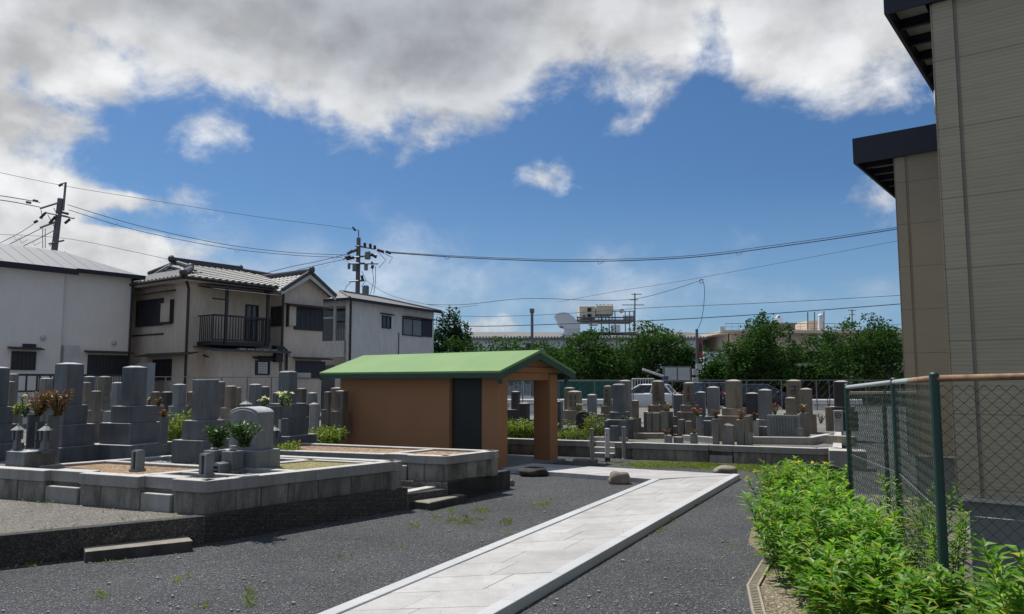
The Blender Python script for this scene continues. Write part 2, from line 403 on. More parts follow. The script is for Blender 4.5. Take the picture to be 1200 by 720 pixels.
# ---------------------------------------------------------------- world, sun, camera
SUN_AZ, SUN_EL = R(-47), R(63)
def make_world():
    w = bpy.data.worlds.new('World'); SC.world = w; w.use_nodes = True
    nt = w.node_tree
    for n in list(nt.nodes): nt.nodes.remove(n)
    out = N(nt, 'ShaderNodeOutputWorld'); bg = N(nt, 'ShaderNodeBackground'); bg.inputs[1].default_value = SKY_STR
    L(nt, bg.outputs[0], out.inputs[0])
    sky = N(nt, 'ShaderNodeTexSky', sky_type='NISHITA'); sky.sun_disc = False
    sky.sun_elevation = SUN_EL; sky.sun_rotation = SUN_AZ; sky.altitude = 0; sky.air_density = 1.0; sky.dust_density = 1.3; sky.ozone_density = 2.2
    D = N(nt, 'ShaderNodeTexCoord').outputs['Generated']
    s = N(nt, 'ShaderNodeSeparateXYZ'); L(nt, D, s.inputs[0])
    az = math_(nt, 'ARCTAN2', s.outputs[0], s.outputs[1]); el = math_(nt, 'ARCSINE', s.outputs[2])
    n1 = N(nt, 'ShaderNodeTexNoise'); n1.inputs['Scale'].default_value = 8.5; n1.inputs['Detail'].default_value = 12; n1.inputs['Roughness'].default_value = .6
    n1.inputs['Distortion'].default_value = .25
    mp = N(nt, 'ShaderNodeMapping'); mp.inputs['Scale'].default_value = (1, 1, 1.35); L(nt, D, mp.inputs[0]); L(nt, mp.outputs[0], n1.inputs[0])
    n0 = noise(nt, mp.outputs[0], 3.1, 4, .5)
    nz = math_(nt, 'SUBTRACT', n1.outputs['Fac'], .5)
    def ae(px, py):
        d = ray(px, py); l = math.sqrt(sum(c * c for c in d))
        return math.atan2(d[0], d[1]), math.asin(d[2] / l)
    def curve(inp, pts, lo, hi, vlo, vhi):
        c = N(nt, 'ShaderNodeFloatCurve'); L(nt, math_(nt, 'DIVIDE', math_(nt, 'SUBTRACT', inp, lo), hi - lo, clamp=True), c.inputs['Value'])
        cm = c.mapping.curves[0]; pts = sorted(pts)
        q = [((x - lo) / (hi - lo), (v - vlo) / (vhi - vlo)) for x, v in pts]
        q = [(0.0, q[0][1])] + q + [(1.0, q[-1][1])]
        while len(cm.points) < len(q): cm.points.new(.5, .5)
        for p, (x, v) in zip(cm.points, q): p.location = (min(max(x, 0), 1), min(max(v, 0), 1)); p.handle_type = 'AUTO'
        c.mapping.update()
        return math_(nt, 'ADD', math_(nt, 'MULTIPLY', c.outputs[0], vhi - vlo), vlo)
    deck = [ae(*p) for p in ((-60, 230), (10, 170), (60, 106), (100, 92), (140, 94), (200, 112), (270, 112), (330, 140), (400, 166), (470, 166), (560, 172), (610, 140), (660, 112), (760, 116), (800, 98), (835, 58), (865, 88), (900, 108), (990, 122), (1050, 100), (1120, 70), (1250, 40))]
    E0 = curve(az, deck, -.75, .75, 0, .6)
    left = [ae(*p) for p in ((110, 50), (100, 100), (125, 150), (100, 195), (150, 222), (205, 238), (120, 258), (200, 274), (262, 292), (262, 312), (300, 326), (230, 345), (180, 380), (160, 440))]
    A0 = curve(el, [(e, a) for a, e in left], -.02, .45, -.75, 0)
    fd = math_(nt, 'MINIMUM', math_(nt, 'SUBTRACT', el, E0), math_(nt, 'SUBTRACT', .62, el))
    fd = math_(nt, 'MINIMUM', fd, math_(nt, 'SUBTRACT', .85, math_(nt, 'ABSOLUTE', az)))
    fl = math_(nt, 'MULTIPLY', math_(nt, 'SUBTRACT', A0, az), .8)
    fl = math_(nt, 'MINIMUM', fl, math_(nt, 'SUBTRACT', math_(nt, 'ADD', az, .85), 0))
    fl = math_(nt, 'MINIMUM', fl, math_(nt, 'SUBTRACT', .62, el))
    fld = math_(nt, 'MAXIMUM', fd, fl)
    blobs = [(55, 65, 80, 55), (250, 168, 27, 19), (632, 206, 22, 11), (742, 142, 12, 6), (1028, 236, 30, 20), (1050, 320, 14, 14), (565, 384, 38, 9), (400, 322, 85, 9), (340, 318, 50, 12), (720, 347, 30, 5), (850, 352, 26, 5), (1040, 338, 14, 5), (650, 358, 24, 4), (205, 236, 30, 9), (470, 348, 30, 7), (800, 400, 60, 6)]
    faint = math_(nt, 'ADD', -.08, 0.0)
    for x, y, w_, h_ in blobs:
        a, e = ae(x, y); sx = w_ / F; sy = h_ / F
        q = math_(nt, 'ADD', math_(nt, 'POWER', math_(nt, 'ABSOLUTE', math_(nt, 'DIVIDE', math_(nt, 'SUBTRACT', az, a), sx)), 2),
                  math_(nt, 'POWER', math_(nt, 'ABSOLUTE', math_(nt, 'DIVIDE', math_(nt, 'SUBTRACT', el, e), sy)), 2))
        k = {55: .1, 250: .024, 632: .022, 742: .012, 1028: .022, 1050: .016, 565: .02, 205: .012}.get(x, .004)
        b = math_(nt, 'MULTIPLY', math_(nt, 'SUBTRACT', 1.15, math_(nt, 'SQRT', q)), k)
        b = math_(nt, 'MAXIMUM', b, -.08)
        if k == .004: faint = math_(nt, 'MAXIMUM', faint, b)
        else: fld = math_(nt, 'MAXIMUM', fld, b)
    nf = math_(nt, 'SUBTRACT', noise(nt, mp.outputs[0], 26, 8, .62), .5)
    f = math_(nt, 'ADD', math_(nt, 'ADD', fld, math_(nt, 'MULTIPLY', nz, .2)), math_(nt, 'MULTIPLY', nf, .055))
    al = N(nt, 'ShaderNodeMapRange', interpolation_type='SMOOTHSTEP'); L(nt, f, al.inputs[0])
    al.inputs[1].default_value = -.018; al.inputs[2].default_value = .05
    al2 = N(nt, 'ShaderNodeMapRange', interpolation_type='SMOOTHSTEP'); L(nt, math_(nt, 'ADD', faint, math_(nt, 'MULTIPLY', nz, .09)), al2.inputs[0])
    al2.inputs[1].default_value = -.022; al2.inputs[2].default_value = .03; al2.inputs[4].default_value = .5
    # thickness -> grey undersides
    th = N(nt, 'ShaderNodeMapRange', interpolation_type='SMOOTHSTEP')
    L(nt, math_(nt, 'ADD', math_(nt, 'ADD', fd, math_(nt, 'MULTIPLY', nz, .22)), math_(nt, 'MULTIPLY', math_(nt, 'SUBTRACT', n0, .5), .12)), th.inputs[0])
    th.inputs[1].default_value = .0; th.inputs[2].default_value = .13
    side = curve(az, [(-.62, .42), (-.5, .6), (-.42, .82), (-.3, .92), (-.1, 1.0), (.02, .8), (.1, .5), (.3, .42), (.5, .35)], -.75, .75, 0, 1)
    gfac = math_(nt, 'MULTIPLY', th.outputs[0], side)
    lump = N(nt, 'ShaderNodeMapRange'); L(nt, n1.outputs['Fac'], lump.inputs[0]); lump.inputs[1].default_value = .35; lump.inputs[2].default_value = .65; lump.inputs[3].default_value = .76; lump.inputs[4].default_value = 1.06
    white = mixc(nt, 1.0, (CW * .97, CW * .985, CW * 1.0), lump.outputs[0], 'MULTIPLY')
    mpo = N(nt, 'ShaderNodeMapping'); mpo.inputs['Scale'].default_value = (1, 1, 1.35); mpo.inputs['Location'].default_value = (-.012, .0, .03); L(nt, D, mpo.inputs[0])
    rel = math_(nt, 'SUBTRACT', noise(nt, mp.outputs[0], 9, 7, .5), noise(nt, mpo.outputs[0], 9, 7, .5))
    rv = N(nt, 'ShaderNodeMapRange'); L(nt, rel, rv.inputs[0]); rv.inputs[1].default_value = -.14; rv.inputs[2].default_value = .14; rv.inputs[3].default_value = .82; rv.inputs[4].default_value = 1.2
    cc = mixc(nt, gfac, white, (CW * .5, CW * .525, CW * .575))
    cc = mixc(nt, 1.0, cc, rv.outputs[0], 'MULTIPLY')
    low = N(nt, 'ShaderNodeMapRange'); L(nt, el, low.inputs[0]); low.inputs[1].default_value = 0.0; low.inputs[2].default_value = .1; low.inputs[3].default_value = .75; low.inputs[4].default_value = 1
    alpha = math_(nt, 'MULTIPLY', math_(nt, 'MAXIMUM', al.outputs[0], al2.outputs[0]), low.outputs[0])
    skyc = mixc(nt, 1.0, sky.outputs[0], SKY_TINT, 'MULTIPLY')
    bk = N(nt, 'ShaderNodeMapRange', interpolation_type='SMOOTHSTEP'); L(nt, math_(nt, 'ADD', math_(nt, 'ABSOLUTE', az), math_(nt, 'MULTIPLY', nz, 1.5)), bk.inputs[0])
    bk.inputs[1].default_value = 1.25; bk.inputs[2].default_value = 2.1; bk.inputs[4].default_value = .45
    hz = N(nt, 'ShaderNodeMapRange', interpolation_type='SMOOTHSTEP'); L(nt, el, hz.inputs[0]); hz.inputs[1].default_value = .0; hz.inputs[2].default_value = .26; hz.inputs[3].default_value = .5; hz.inputs[4].default_value = 0
    skyc = mixc(nt, hz.outputs[0], skyc, (5.4, 8.6, 12.6))
    final = mixc(nt, alpha, skyc, cc)
    final = mixc(nt, bk.outputs[0], final, (CW * .75, CW * .74, CW * .72))  # unseen pale overcast behind the camera, added as neutral fill light
    L(nt, final, bg.inputs[0])
    su = bpy.data.lights.new('sun', 'SUN'); su.energy = SUN_STR; su.angle = R(.53); su.color = (1.0, .95, .87)
    so = bpy.data.objects.new('sun', su); COL.objects.link(so)
    d = Vector((math.sin(SUN_AZ) * math.cos(SUN_EL), math.cos(SUN_AZ) * math.cos(SUN_EL), math.sin(SUN_EL)))
    so.rotation_euler = d.to_track_quat('Z', 'Y').to_euler(); so.location = (0, 0, 60)
SKY_STR, SUN_STR, CW, SKY_TINT = .065, 4.9, 12.3, (.65, 1.0, 1.36)
make_world()
cam = bpy.data.cameras.new('camera'); cam.lens = 36 * F / 1200; cam.sensor_width = 36; cam.clip_end = 2000; cam.clip_start = .05
co = bpy.data.objects.new('camera', cam); COL.objects.link(co); co.location = (0, 0, EYE); co.rotation_euler = (math.pi / 2 + TH, 0, 0)
SC.camera = co
vs = SC.view_settings; vs.view_transform = 'Standard'; vs.look = 'None'; vs.exposure = 0.0; vs.gamma = 1.0; vs.use_curve_mapping = False

# ---------------------------------------------------------------- ground
struct(MB().sheet([(-400, -60), (400, -60), (400, 600), (-400, 600)], 0).build('ground', M['gravel']))
struct(MB().sheet([(-60, 41.2), (90, 41.2), (160, 130), (-60, 130)], .004).build('parking_lot', M['asphalt']))

# path --------------------------------------------------------
ZP = .07
def seg_pt(a, b, t): return (a[0] + (b[0] - a[0]) * t, a[1] + (b[1] - a[1]) * t)
la, lb = G(375, 720, ZP), G(765, 562, ZP)
ra, rb = G(581, 720, ZP), G(867, 556.5, ZP)
la = seg_pt(la, lb, -.35); ra = seg_pt(ra, rb, -.35)
tfar_r = rb; tfar_l = G(675, 546.2, ZP); tnear_l = G(650, 553.5, ZP)
bd = math.degrees(math.atan2(lb[0] - la[0], lb[1] - la[1]))
def strip(mb, a0, a1, b0, b1, n, z0, z1, gap=.004):
    for i in range(n):
        Ln = math.dist(a0, a1); g = gap / Ln / 2
        t0, t1 = i / n + g, (i + 1) / n - g
        mb.prism([seg_pt(a0, a1, t0), seg_pt(a0, a1, t1), seg_pt(b0, b1, t1), seg_pt(b0, b1, t0)], z0, z1)
def lerp_e(a, b, t): return seg_pt(a, b, t)
kw = .115
def inset(a, b, side, w):
    d = Vector((b[0] - a[0], b[1] - a[1])).normalized(); nn = Vector((d.y, -d.x)) * side * w
    return (a[0] + nn.x, a[1] + nn.y), (b[0] + nn.x, b[1] + nn.y)
la2, lb2 = inset(la, lb, 1, kw); ra2, rb2 = inset(ra, rb, -1, kw)
mb = MB()
strip(mb, la, lb, la2, lb2, 13, -.05, ZP + .012); strip(mb, ra2, rb2, ra, rb, 14, -.05, ZP + .012)
path = mb.build('path_kerb', M['pavekerb'], bevel=.004); struct(path)
mb = MB()
rows = 22
for i in range(rows):
    t0, t1 = i / rows, (i + 1) / rows
    split = (.36, .68, .5)[i % 3]
    for u0, u1 in ((0, split), (split, 1)):
        q = []
        for t, u in ((t0, u0), (t1, u0), (t1, u1), (t0, u1)):
            q.append(seg_pt(seg_pt(la2, lb2, t), seg_pt(ra2, rb2, t), u))
        c = (sum(p[0] for p in q) / 4, sum(p[1] for p in q) / 4)
        q = [(p[0] + (c[0] - p[0]) * .006, p[1] + (c[1] - p[1]) * .006) for p in q]
        mb.prism(q, -.05, ZP + rnd.uniform(-.0015, .0015))
# cross leg running to the shed porch
P1c = (-.24, 14.57)
cr_n0, cr_n1 = lb2, (.35, 14.36); cr_f0, cr_f1 = rb2, (1.05, 15.3)
cr_n0 = lb; nA, nB = lb, G(640, 553.0, ZP); fA, fB = rb, G(672, 546.0, ZP)
nB2 = seg_pt(nA, nB, 1.45); fB2 = seg_pt(fA, fB, 1.28)
for i in range(10):
    t0, t1 = i / 10, (i + 1) / 10
    for u0, u1 in ((0, .5), (.5, 1)):
        q = [seg_pt(seg_pt(nA, nB2, t), seg_pt(fA, fB2, t), u) for t, u in ((t0, u0), (t1, u0), (t1, u1), (t0, u1))]
        c = (sum(p[0] for p in q) / 4, sum(p[1] for p in q) / 4)
        q = [(p[0] + (c[0] - p[0]) * .006, p[1] + (c[1] - p[1]) * .006) for p in q]
        mb.prism(q, -.05, ZP + .004 + rnd.uniform(-.0015, .0015))
struct(mb.build('path', M['pave'], bevel=.003))
# ---------------------------------------------------------------- terrace and its dark concrete kerb
ZT, ZC = .28, .62
k0 = (-9.4, 3.6); k1 = G(0, 628, ZT); k2 = G(240, 605, ZT); k3 = G(478, 571, ZT)
k4 = G(524, 565.5, ZT); k5 = G(598, 551, ZT); k6 = (-4.2, 13.95)
def off_(p, k): return (p[0] - .925 * k, p[1] + .38 * k)
ter = [k0, k1, k2, k3, off_(k3, 4.5), off_(k4, 4.5), k4, k5, k6, (-4.9, 16.6), (-3.6, 19.0), (-1.0, 24), (-2.0, 40), (-40, 40), (-40, 3.6)]
struct(MB().prism([(p[0] , p[1]) for p in ter], -.02, ZT - .012).build('terrace', M['terrace']))
def kerb_wall(name, pts, z0, z1, th, mat, seglen=1.2, inner=1, gap=.006, jz=0.0, mb=None):
    own = mb is None
    mb = mb or MB()
    for a, b in zip(pts[:-1], pts[1:]):
        Ln = math.dist(a, b); n = max(1, round(Ln / seglen))
        a2, b2 = inset(a, b, inner, th)
        for i in range(n):
            g = gap / Ln / 2
            t0, t1 = i / n + g, (i + 1) / n - g
            mb.prism([seg_pt(a, b, t0), seg_pt(a, b, t1), seg_pt(b2 and a2, b2, t1), seg_pt(a2, b2, t0)], z0, z1 + rnd.uniform(-jz, jz))
    return mb
kp = [k0, k1, k2, k3]; kq = [(p[0] - .085, p[1] + .1) for p in kp[:-1]] + [(k3[0] - .09, k3[1] + .06)]
a = MB().prism(kp + kq[::-1], -.03, ZT).build('terrace_kerb', M['kerbdark'], bevel=.012, seg=2)
tag(a, 'long dark stained concrete kerb along the front of the left terrace', 'kerb')
b = kerb_wall('', [k4, k5], -.03, ZT, .13, None, 30, -1).build('terrace_kerb', M['kerbdark'], bevel=.012, seg=2)
tag(b, 'short dark concrete kerb in front of the plot nearest the brown shed', 'kerb')
struct(MB().prism([k3, k4, off_(k4, 4.5), off_(k3, 4.5)], -.02, .19).build('aisle', M['gravel']))
# two step entry between the kerbs
e0, e1 = G(481, 582, .16), G(524, 575, .16)
mb = MB(); e0, e1 = (-1.335, 10.22), (-.90, 10.93); i0, i1 = inset(e0, e1, -1, .15)
mb.prism([e0, e1, i1, i0], -.02, .215)
tag(mb.build('entry_step', M['cap'], bevel=.008, top=M['cap_lit']), 'pale granite step closing the aisle between the two dark kerbs', 'step')
s0, s1 = (-1.05, 10.04), (-.62, 10.73); i0, i1 = (s0[0] - .30, s0[1] + .22), (s1[0] - .30, s1[1] + .22)
a = (s0[0] - .22, s0[1] - .02)
mb = MB(); mb.prism([s0, s1, i1, i0], -.02, .1)
tag(mb.build('entry_slab', M['kerbdark'], bevel=.012, top=M['kerbtop']), 'low concrete slab below the granite step, on the gravel', 'step')  # sides darker than the top: stain, with shade put into the colour
s0, s1 = G(99, 660), G(226, 646)
i0, i1 = inset(s0, s1, -1, .36)
mb = MB(); mb.prism([s0, s1, i1, i0], -.02, .1)
tag(mb.build('entry_slab', M['kerbdark'], bevel=.012, seg=2, top=M['kerbtop']), 'long low concrete step slab against the dark kerb at left', 'step')  # dark sides mix real stain with painted shade, top left light

# ---------------------------------------------------------------- plot enclosures
PHI = 22.4
cA = G(242, 564, ZC); cA1 = G(0, 548.6, ZC); cA2 = G(472, 540, ZC)
dL = Vector((cA1[0] - cA[0], cA1[1] - cA[1])).normalized()          # along the left front edge, going left/away
dR = Vector((cA2[0] - cA[0], cA2[1] - cA[1])).normalized()          # along the right front edge, going right/away
def pt(o, *mv):
    x, y = o
    for d, k in mv: x += d.x * k; y += d.y * k
    return (x, y)
LA = 9.0; LR = math.dist(cA, cA2)
bA = pt(cA2, (dL, LA)); aA = pt(cA, (dL, LA))
encl = thing('grave_plot', 'raised granite walled plot with notched steps at the front left', 'grave plot', Fr(cA[0], cA[1], ZT, PHI))
frA = Fr(cA[0], cA[1], 0, 0)
def along(px, py, z): # distance along dL of pixel on left-front face
    g = G(px, py, z); return (g[0] - cA[0]) * dL.x + (g[1] - cA[1]) * dL.y
nt_ = [(along(204, 561, ZC), along(162, 559, ZC)), (along(88, 555, ZC), along(50, 552, ZC))]
# masonry
mb = MB(); capmb = MB()
def masonry(mb, a, b, inner, th, z0, z1, seglen, off=.02):
    a_, b_ = inset(a, b, inner, off)
    Ln = math.dist(a_, b_); t = 0; first = True
    while t < Ln - .05:
        w_ = seglen * rnd.uniform(.7, 1.3)
        if Ln - t - w_ < seglen * .5: w_ = Ln - t
        p = seg_pt(a_, b_, (t + .004) / Ln); q = seg_pt(a_, b_, (t + w_ - .004) / Ln)
        o = rnd.uniform(0, .012)
        p1, q1 = inset(p, q, inner, o); p2, q2 = inset(p, q, inner, th)
        mb.prism([p1, q1, q2, p2], z0, z1)
        t += w_
CT = .125
masonry(mb, cA, cA2, -1, .2, ZT - .02, ZC - CT, .42)
ends = [0] + [v for n in nt_ for v in n] + [LA]
for i in range(0, len(ends), 2):
    masonry(mb, pt(cA, (dL, ends[i])), pt(cA, (dL, ends[i + 1])), 1, .2, ZT - .02, ZC - CT, .5)
for s_, e_ in nt_:
    p, q = inset(pt(cA, (dL, s_)), pt(cA, (dL, e_)), 1, .09)
    masonry(mb, p, q, 1, .1, ZT - .02, ZC - CT, 1)
masonry(mb, pt(cA2, (dL, LA)), cA2, 1, .2, ZT - .02, ZC - CT, .5)
mb.build('retaining_wall', M['masonry'], encl, bevel=.012, seg=2)
kerb_wall('', [cA, cA2], ZC - CT, ZC, .16, None, 1.3, -1, .004, mb=capmb)
kerb_wall('', [pt(cA2, (dL, LA)), cA2], ZC - CT, ZC, .16, None, 1.6, 1, .004, mb=capmb)
for i in range(0, len(ends), 2):
    kerb_wall('', [pt(cA, (dL, ends[i])), pt(cA, (dL, ends[i + 1]))], ZC - CT, ZC, .16, None, 1.9, 1, .004, mb=capmb)
for s_, e_ in nt_:
    p, q = inset(pt(cA, (dL, s_)), pt(cA, (dL, e_)), 1, .085)
    kerb_wall('', [p, q], ZC - CT, ZC, .2, None, 3, 1, .004, mb=capmb)
capmb.build('cap_stone', M['cap'], encl, bevel=.008, seg=2, top=M['cap_lit'])
for s_, e_ in nt_:
    m2 = MB(); p, q = inset(pt(cA, (dL, s_ + .03)), pt(cA, (dL, e_ - .03)), 1, .01); p2, q2 = inset(p, q, 1, .095)
    m2.prism([p, q, q2, p2], ZT - .02, ZT + .17); m2.build('step', M['cap'], encl, bevel=.006, top=M['cap_lit'])
# dividers inside plot A (tops near the cap level, chips, soil and turf between)
mb = MB()
fill = lambda poly, z, m, nm: struct(MB().prism(poly, ZT - .01, z).build(nm, M[m]))
def q4(s0, s1, r0, r1): return [pt(cA, (dL, s), (dR, r)) for s, r in ((s0, r0), (s1, r0), (s1, r1), (s0, r1))]
def bar(mb, s0, s1, r0, r1, z): mb.prism(q4(s0, s1, r0, r1), ZT, z)
d1 = LR
for s0, s1, r0, r1 in ((1.15, 1.29, .17, LR - .17), (3.2, 3.33, .17, LR - .17), (.17, 1.15, 1.22, 1.34), (1.29, 3.2, 1.2, 1.32), (.17, 3.2, LR - .3, LR - .18), (.17, 1.14, .62, .7)):
    bar(mb, s0, s1, r0, r1, ZC - .012 if r1 < LR - .15 else ZC - .02)
mb.build('inner_kerb', M['cap'], encl, bevel=.006, top=M['cap_lit'])
fill(q4(.15, 1.15, .15, LR - .15), ZC - .06, 'chips', 'plot_gravel')
fill(q4(1.3, 3.2, .15, 1.2), ZC - .045, 'soil', 'plot_soil')
fill(q4(1.3, 3.2, 1.32, LR - .15), ZC - .06, 'chips', 'plot_gravel')
fill(q4(3.33, LA, .15, LR - .15), ZC - .06, 'chips', 'plot_gravel')
fill(q4(.16, 1.14, 1.36, LR - .31), ZC - .03, 'drygrass', 'plot_turf')
# rows further back on the left
struct(MB().prism([pt(cA2, (dL, .15), (dR, .9)), pt(cA2, (dL, 12), (dR, .9)), pt(cA2, (dL, 12), (dR, 14)), pt(cA2, (dL, -.2), (dR, 14)), (-4.95, 17.5), (-4.3, 14.2), pt(cA2, (dL, 1.2), (dR, 1.8))], ZT - .012, .5).build('upper_terrace', M['paleground']))

# plot B beside the shed
b1, b2 = G(524, 535, ZC), G(585, 528, ZC); b4 = G(322, 528, ZC); b3 = G(406, 521, ZC)
b3 = pt(b2, (Vector((b3[0] - b2[0], b3[1] - b2[1])).normalized(), 3.6))
eb = thing('grave_plot', 'raised granite walled plot of bare soil beside the brown shed', 'grave plot', Fr(b1[0], b1[1], ZT, PHI))
mb = MB(); cm = MB(); dB = Vector((b4[0] - b1[0], b4[1] - b1[1])).normalized()
g0, g1 = .62, .98
masonry(mb, b1, b2, -1, .2, ZT - .02, ZC - .115, .4); masonry(mb, b1, pt(b1, (dB, g0)), 1, .2, ZT - .02, ZC - .115, .4); masonry(mb, pt(b1, (dB, g1)), b4, 1, .2, ZT - .02, ZC - .115, .5)
p, q = inset(pt(b1, (dB, g0)), pt(b1, (dB, g1)), 1, .09); masonry(mb, p, q, 1, .1, ZT - .02, ZC - .115, 1)
masonry(mb, b2, b3, -1, .2, ZT - .02, ZC - .115, .5)
mb.build('retaining_wall', M['masonry'], eb, bevel=.012, seg=2)
kerb_wall('', [b1, b2], ZC - .115, ZC, .15, None, 1.3, -1, .004, mb=cm)
kerb_wall('', [b1, pt(b1, (dB, g0))], ZC - .115, ZC, .15, None, 1.3, 1, .004, mb=cm)
p, q = inset(pt(b1, (dB, g0)), pt(b1, (dB, g1)), 1, .085); kerb_wall('', [p, q], ZC - .115, ZC, .16, None, 2, 1, .004, mb=cm)
kerb_wall('', [pt(b1, (dB, g1)), b4], ZC - .115, ZC, .15, None, 1.6, 1, .004, mb=cm)
kerb_wall('', [b2, b3], ZC - .115, ZC, .14, None, 1.6, -1, .004, mb=cm)
cm.build('cap_stone', M['cap'], eb, bevel=.008, seg=2, top=M['cap_lit'])
m2 = MB(); p, q = inset(pt(b1, (dB, g0 + .02)), pt(b1, (dB, g1 - .02)), 1, .01); p2, q2 = inset(p, q, 1, .095)
m2.prism([p, q, q2, p2], ZT - .02, ZT + .19); m2.build('step', M['cap'], eb, bevel=.006, top=M['cap_lit'])
m2 = MB(); dB2 = Vector((b3[0] - b2[0], b3[1] - b2[1])).normalized()
p0 = pt(b1, (dB, 1.0)); p1 = pt(b2, (dB2, 1.0)); p2_, p3_ = inset(p0, p1, -1, .13)
m2.prism([p0, p1, p3_, p2_], ZT, ZC - .008); m2.build('inner_kerb', M['cap'], eb, bevel=.006, top=M['cap_lit'])
struct(MB().prism([pt(b1, (dB, .1), (dR, .15)), pt(b2, (dB, .12), (dR, -.1)), pt(b3, (dB, -.1), (dR, -.1)), pt(b4, (dR, .15))], ZT - .01, ZC - .03).build('plot_soil', M['soil']))

# ---------------------------------------------------------------- brown shed with a green roof
SB = 37.9
fs = Fr(-.245, 14.57, 0, SB)      # origin at the near right corner; +y = across (away), -x = along the wall to the left
SLn, SWd = 4.6, 1.95
shed = thing('shed', 'brown rendered shed with light green gable roof and open porch end', 'shed', fs)
HW = 1.80
mb = MB()
mb.box(fs, -SLn, -1.27, 0, .14, 0, HW)                 # front wall left of the door
mb.box(fs, -SLn, -SLn + .14, .143, SWd, 0, HW)
mb.box(fs, -SLn + .143, -1.5, SWd - .14, SWd, 0, HW)     # back wall
mb.box(fs, -1.52, -1.38, .143, SWd - .143, 0, HW)        # inner partition
mb.build('wall', M['shedwall'], shed, bevel=.01)
MB().box(fs, -.43, 0, 0, .27, 0, HW).build('pillar', M['shedwall'], shed, bevel=.012)
MB().box(fs, -.43, 0, SWd - .27, SWd, 0, HW).build('pillar', M['shedwall'], shed, bevel=.012)
d = MB().box(fs, -1.265, -.435, .09, .13, .06, HW - .06).build('door', M['sheddark'], shed)
MB().box(fs, -1.268, -.432, .02, .12, HW - .057, HW + .001).build('lintel', M['shedwall'], shed)
m2 = MB(); m2.box(fs, -.4, -.03, .275, SWd - .275, HW - .13, HW + .02); m2.build('tie_beam', M['shedwall'], shed, bevel=.008)
m2 = MB(); m2.box(fs, -.06, .02, .02, SWd - .02, HW + .024, HW + .13); m2.build('gable_beam', M['shedwall'], shed, bevel=.006)
OV, OR_, OLn = .3, .26, .36
HR = 2.21; ym = SWd / 2; ze = HW - .0
def roofz(y): return ze + (HR - ze) * (1 - abs(y - ym) / (ym + OV))
m2 = MB()
x0, x1 = -SLn - OLn, OR_
t = .045
prof = [(-OV, roofz(-OV)), (ym, HR), (SWd + OV, roofz(SWd + OV)), (SWd + OV, roofz(SWd + OV) + t), (ym, HR + t + .01), (-OV, roofz(-OV) + t)]
m2.extx(fs, prof, x0, x1); m2.build('roof', M['greenroof'], shed, bevel=.004)
for ya, yb in ((-OV + .01, -OV + .04), (SWd + OV - .04, SWd + OV - .01)): MB().box(fs, x0 + .02, x1 - .045, ya, yb, ze - .09, ze + .02).build('fascia', M['greentrim'], shed)
for xs in ((x1 - .04, x1 - .005), (x0 + .005, x0 + .018)):
    for a_, b_ in (((-OV + .005, roofz(-OV)), (ym, HR)), ((ym, HR), (SWd + OV - .005, roofz(SWd + OV)))):
        MB().extx(fs, [(a_[0], a_[1] - .003), (b_[0], b_[1] - .003), (b_[0], b_[1] - .125), (a_[0], a_[1] - .125)], *xs).build('verge_board', M['greentrim'], shed)
m2 = MB()
m2.extx(fs, [(.02, HW + .135), (SWd - .02, HW + .135), (ym, HR - .06)], -.05, -.01); m2.build('gable_panel', M['shedwall'], shed)
for yy in (-.16, SWd + .1):
    MB().box(fs, .1, .16, yy, yy + .06, ze - .2, ze + .05).build('eave_bracket', M['greentrim'], shed)
struct(MB().prism([fs.xy(-1.4, .02), fs.xy(.12, .02), fs.xy(.12, SWd + .1), fs.xy(-1.4, SWd + .1)], -.02, .052).build('porch_floor', M['found']))

# ---------------------------------------------------------------- rocks, slab, mound and bollards by the path
def rock(label, px, py, wpx, hpx, mat, seed, sq=.8, z=0.0, name='boulder', cat='rock'):
    x, y = G(px, py, z); s_ = y / F; rr = random.Random(seed)
    bm = bmesh.new(); bmesh.ops.create_icosphere(bm, subdivisions=3, radius=1)
    from mathutils import noise as mn
    for v in bm.verts:
        k = 1 + .28 * mn.noise(v.co * 1.3 + Vector((seed * 3.1, 0, 0))) + .1 * mn.noise(v.co * 3.7 + Vector((0, seed, 0)))
        c = v.co.copy(); m_ = max(abs(c.x), abs(c.y), abs(c.z)); c = c.lerp(c / m_, .18)
        v.co = Vector((c.x * k * wpx * s_ * .46, c.y * k * wpx * s_ * .36, (c.z * k * .46 + .3) * hpx * s_))
    mb = MB(); mb.add([(x + v.co.x, y + v.co.y + wpx * s_ * .3, z + v.co.z) for v in bm.verts], [[v.index for v in f.verts] for f in bm.faces]); bm.free()
    return tag(mb.build(name, M[mat], smooth=True), label, cat)
rock('rounded beige boulder on the gravel beside the pale path', 727, 568, 28, 19, 'rock', 3)
rock('flat brown stone at the far end of the paved path', 853, 556, 27, 12, 'rock', 5)
rock('dark low stone in the shadow in front of the porch pillars', 624, 559, 37, 13, 'kerbdark', 8)
rock('small pinkish stone chip at the end of the dark kerb', 600, 570, 7, 10, 'stone_tan', 9)
x, y = G(671, 545.5); fr_ = Fr(x, y, 0, 12)
tag(MB().box(fr_, 0, .47, 0, .3, -.01, .11).build('stepping_stone', M['stone_grey'], bevel=.015, seg=2), 'flat grey stone block lying at the foot of the bollards', 'stone block')
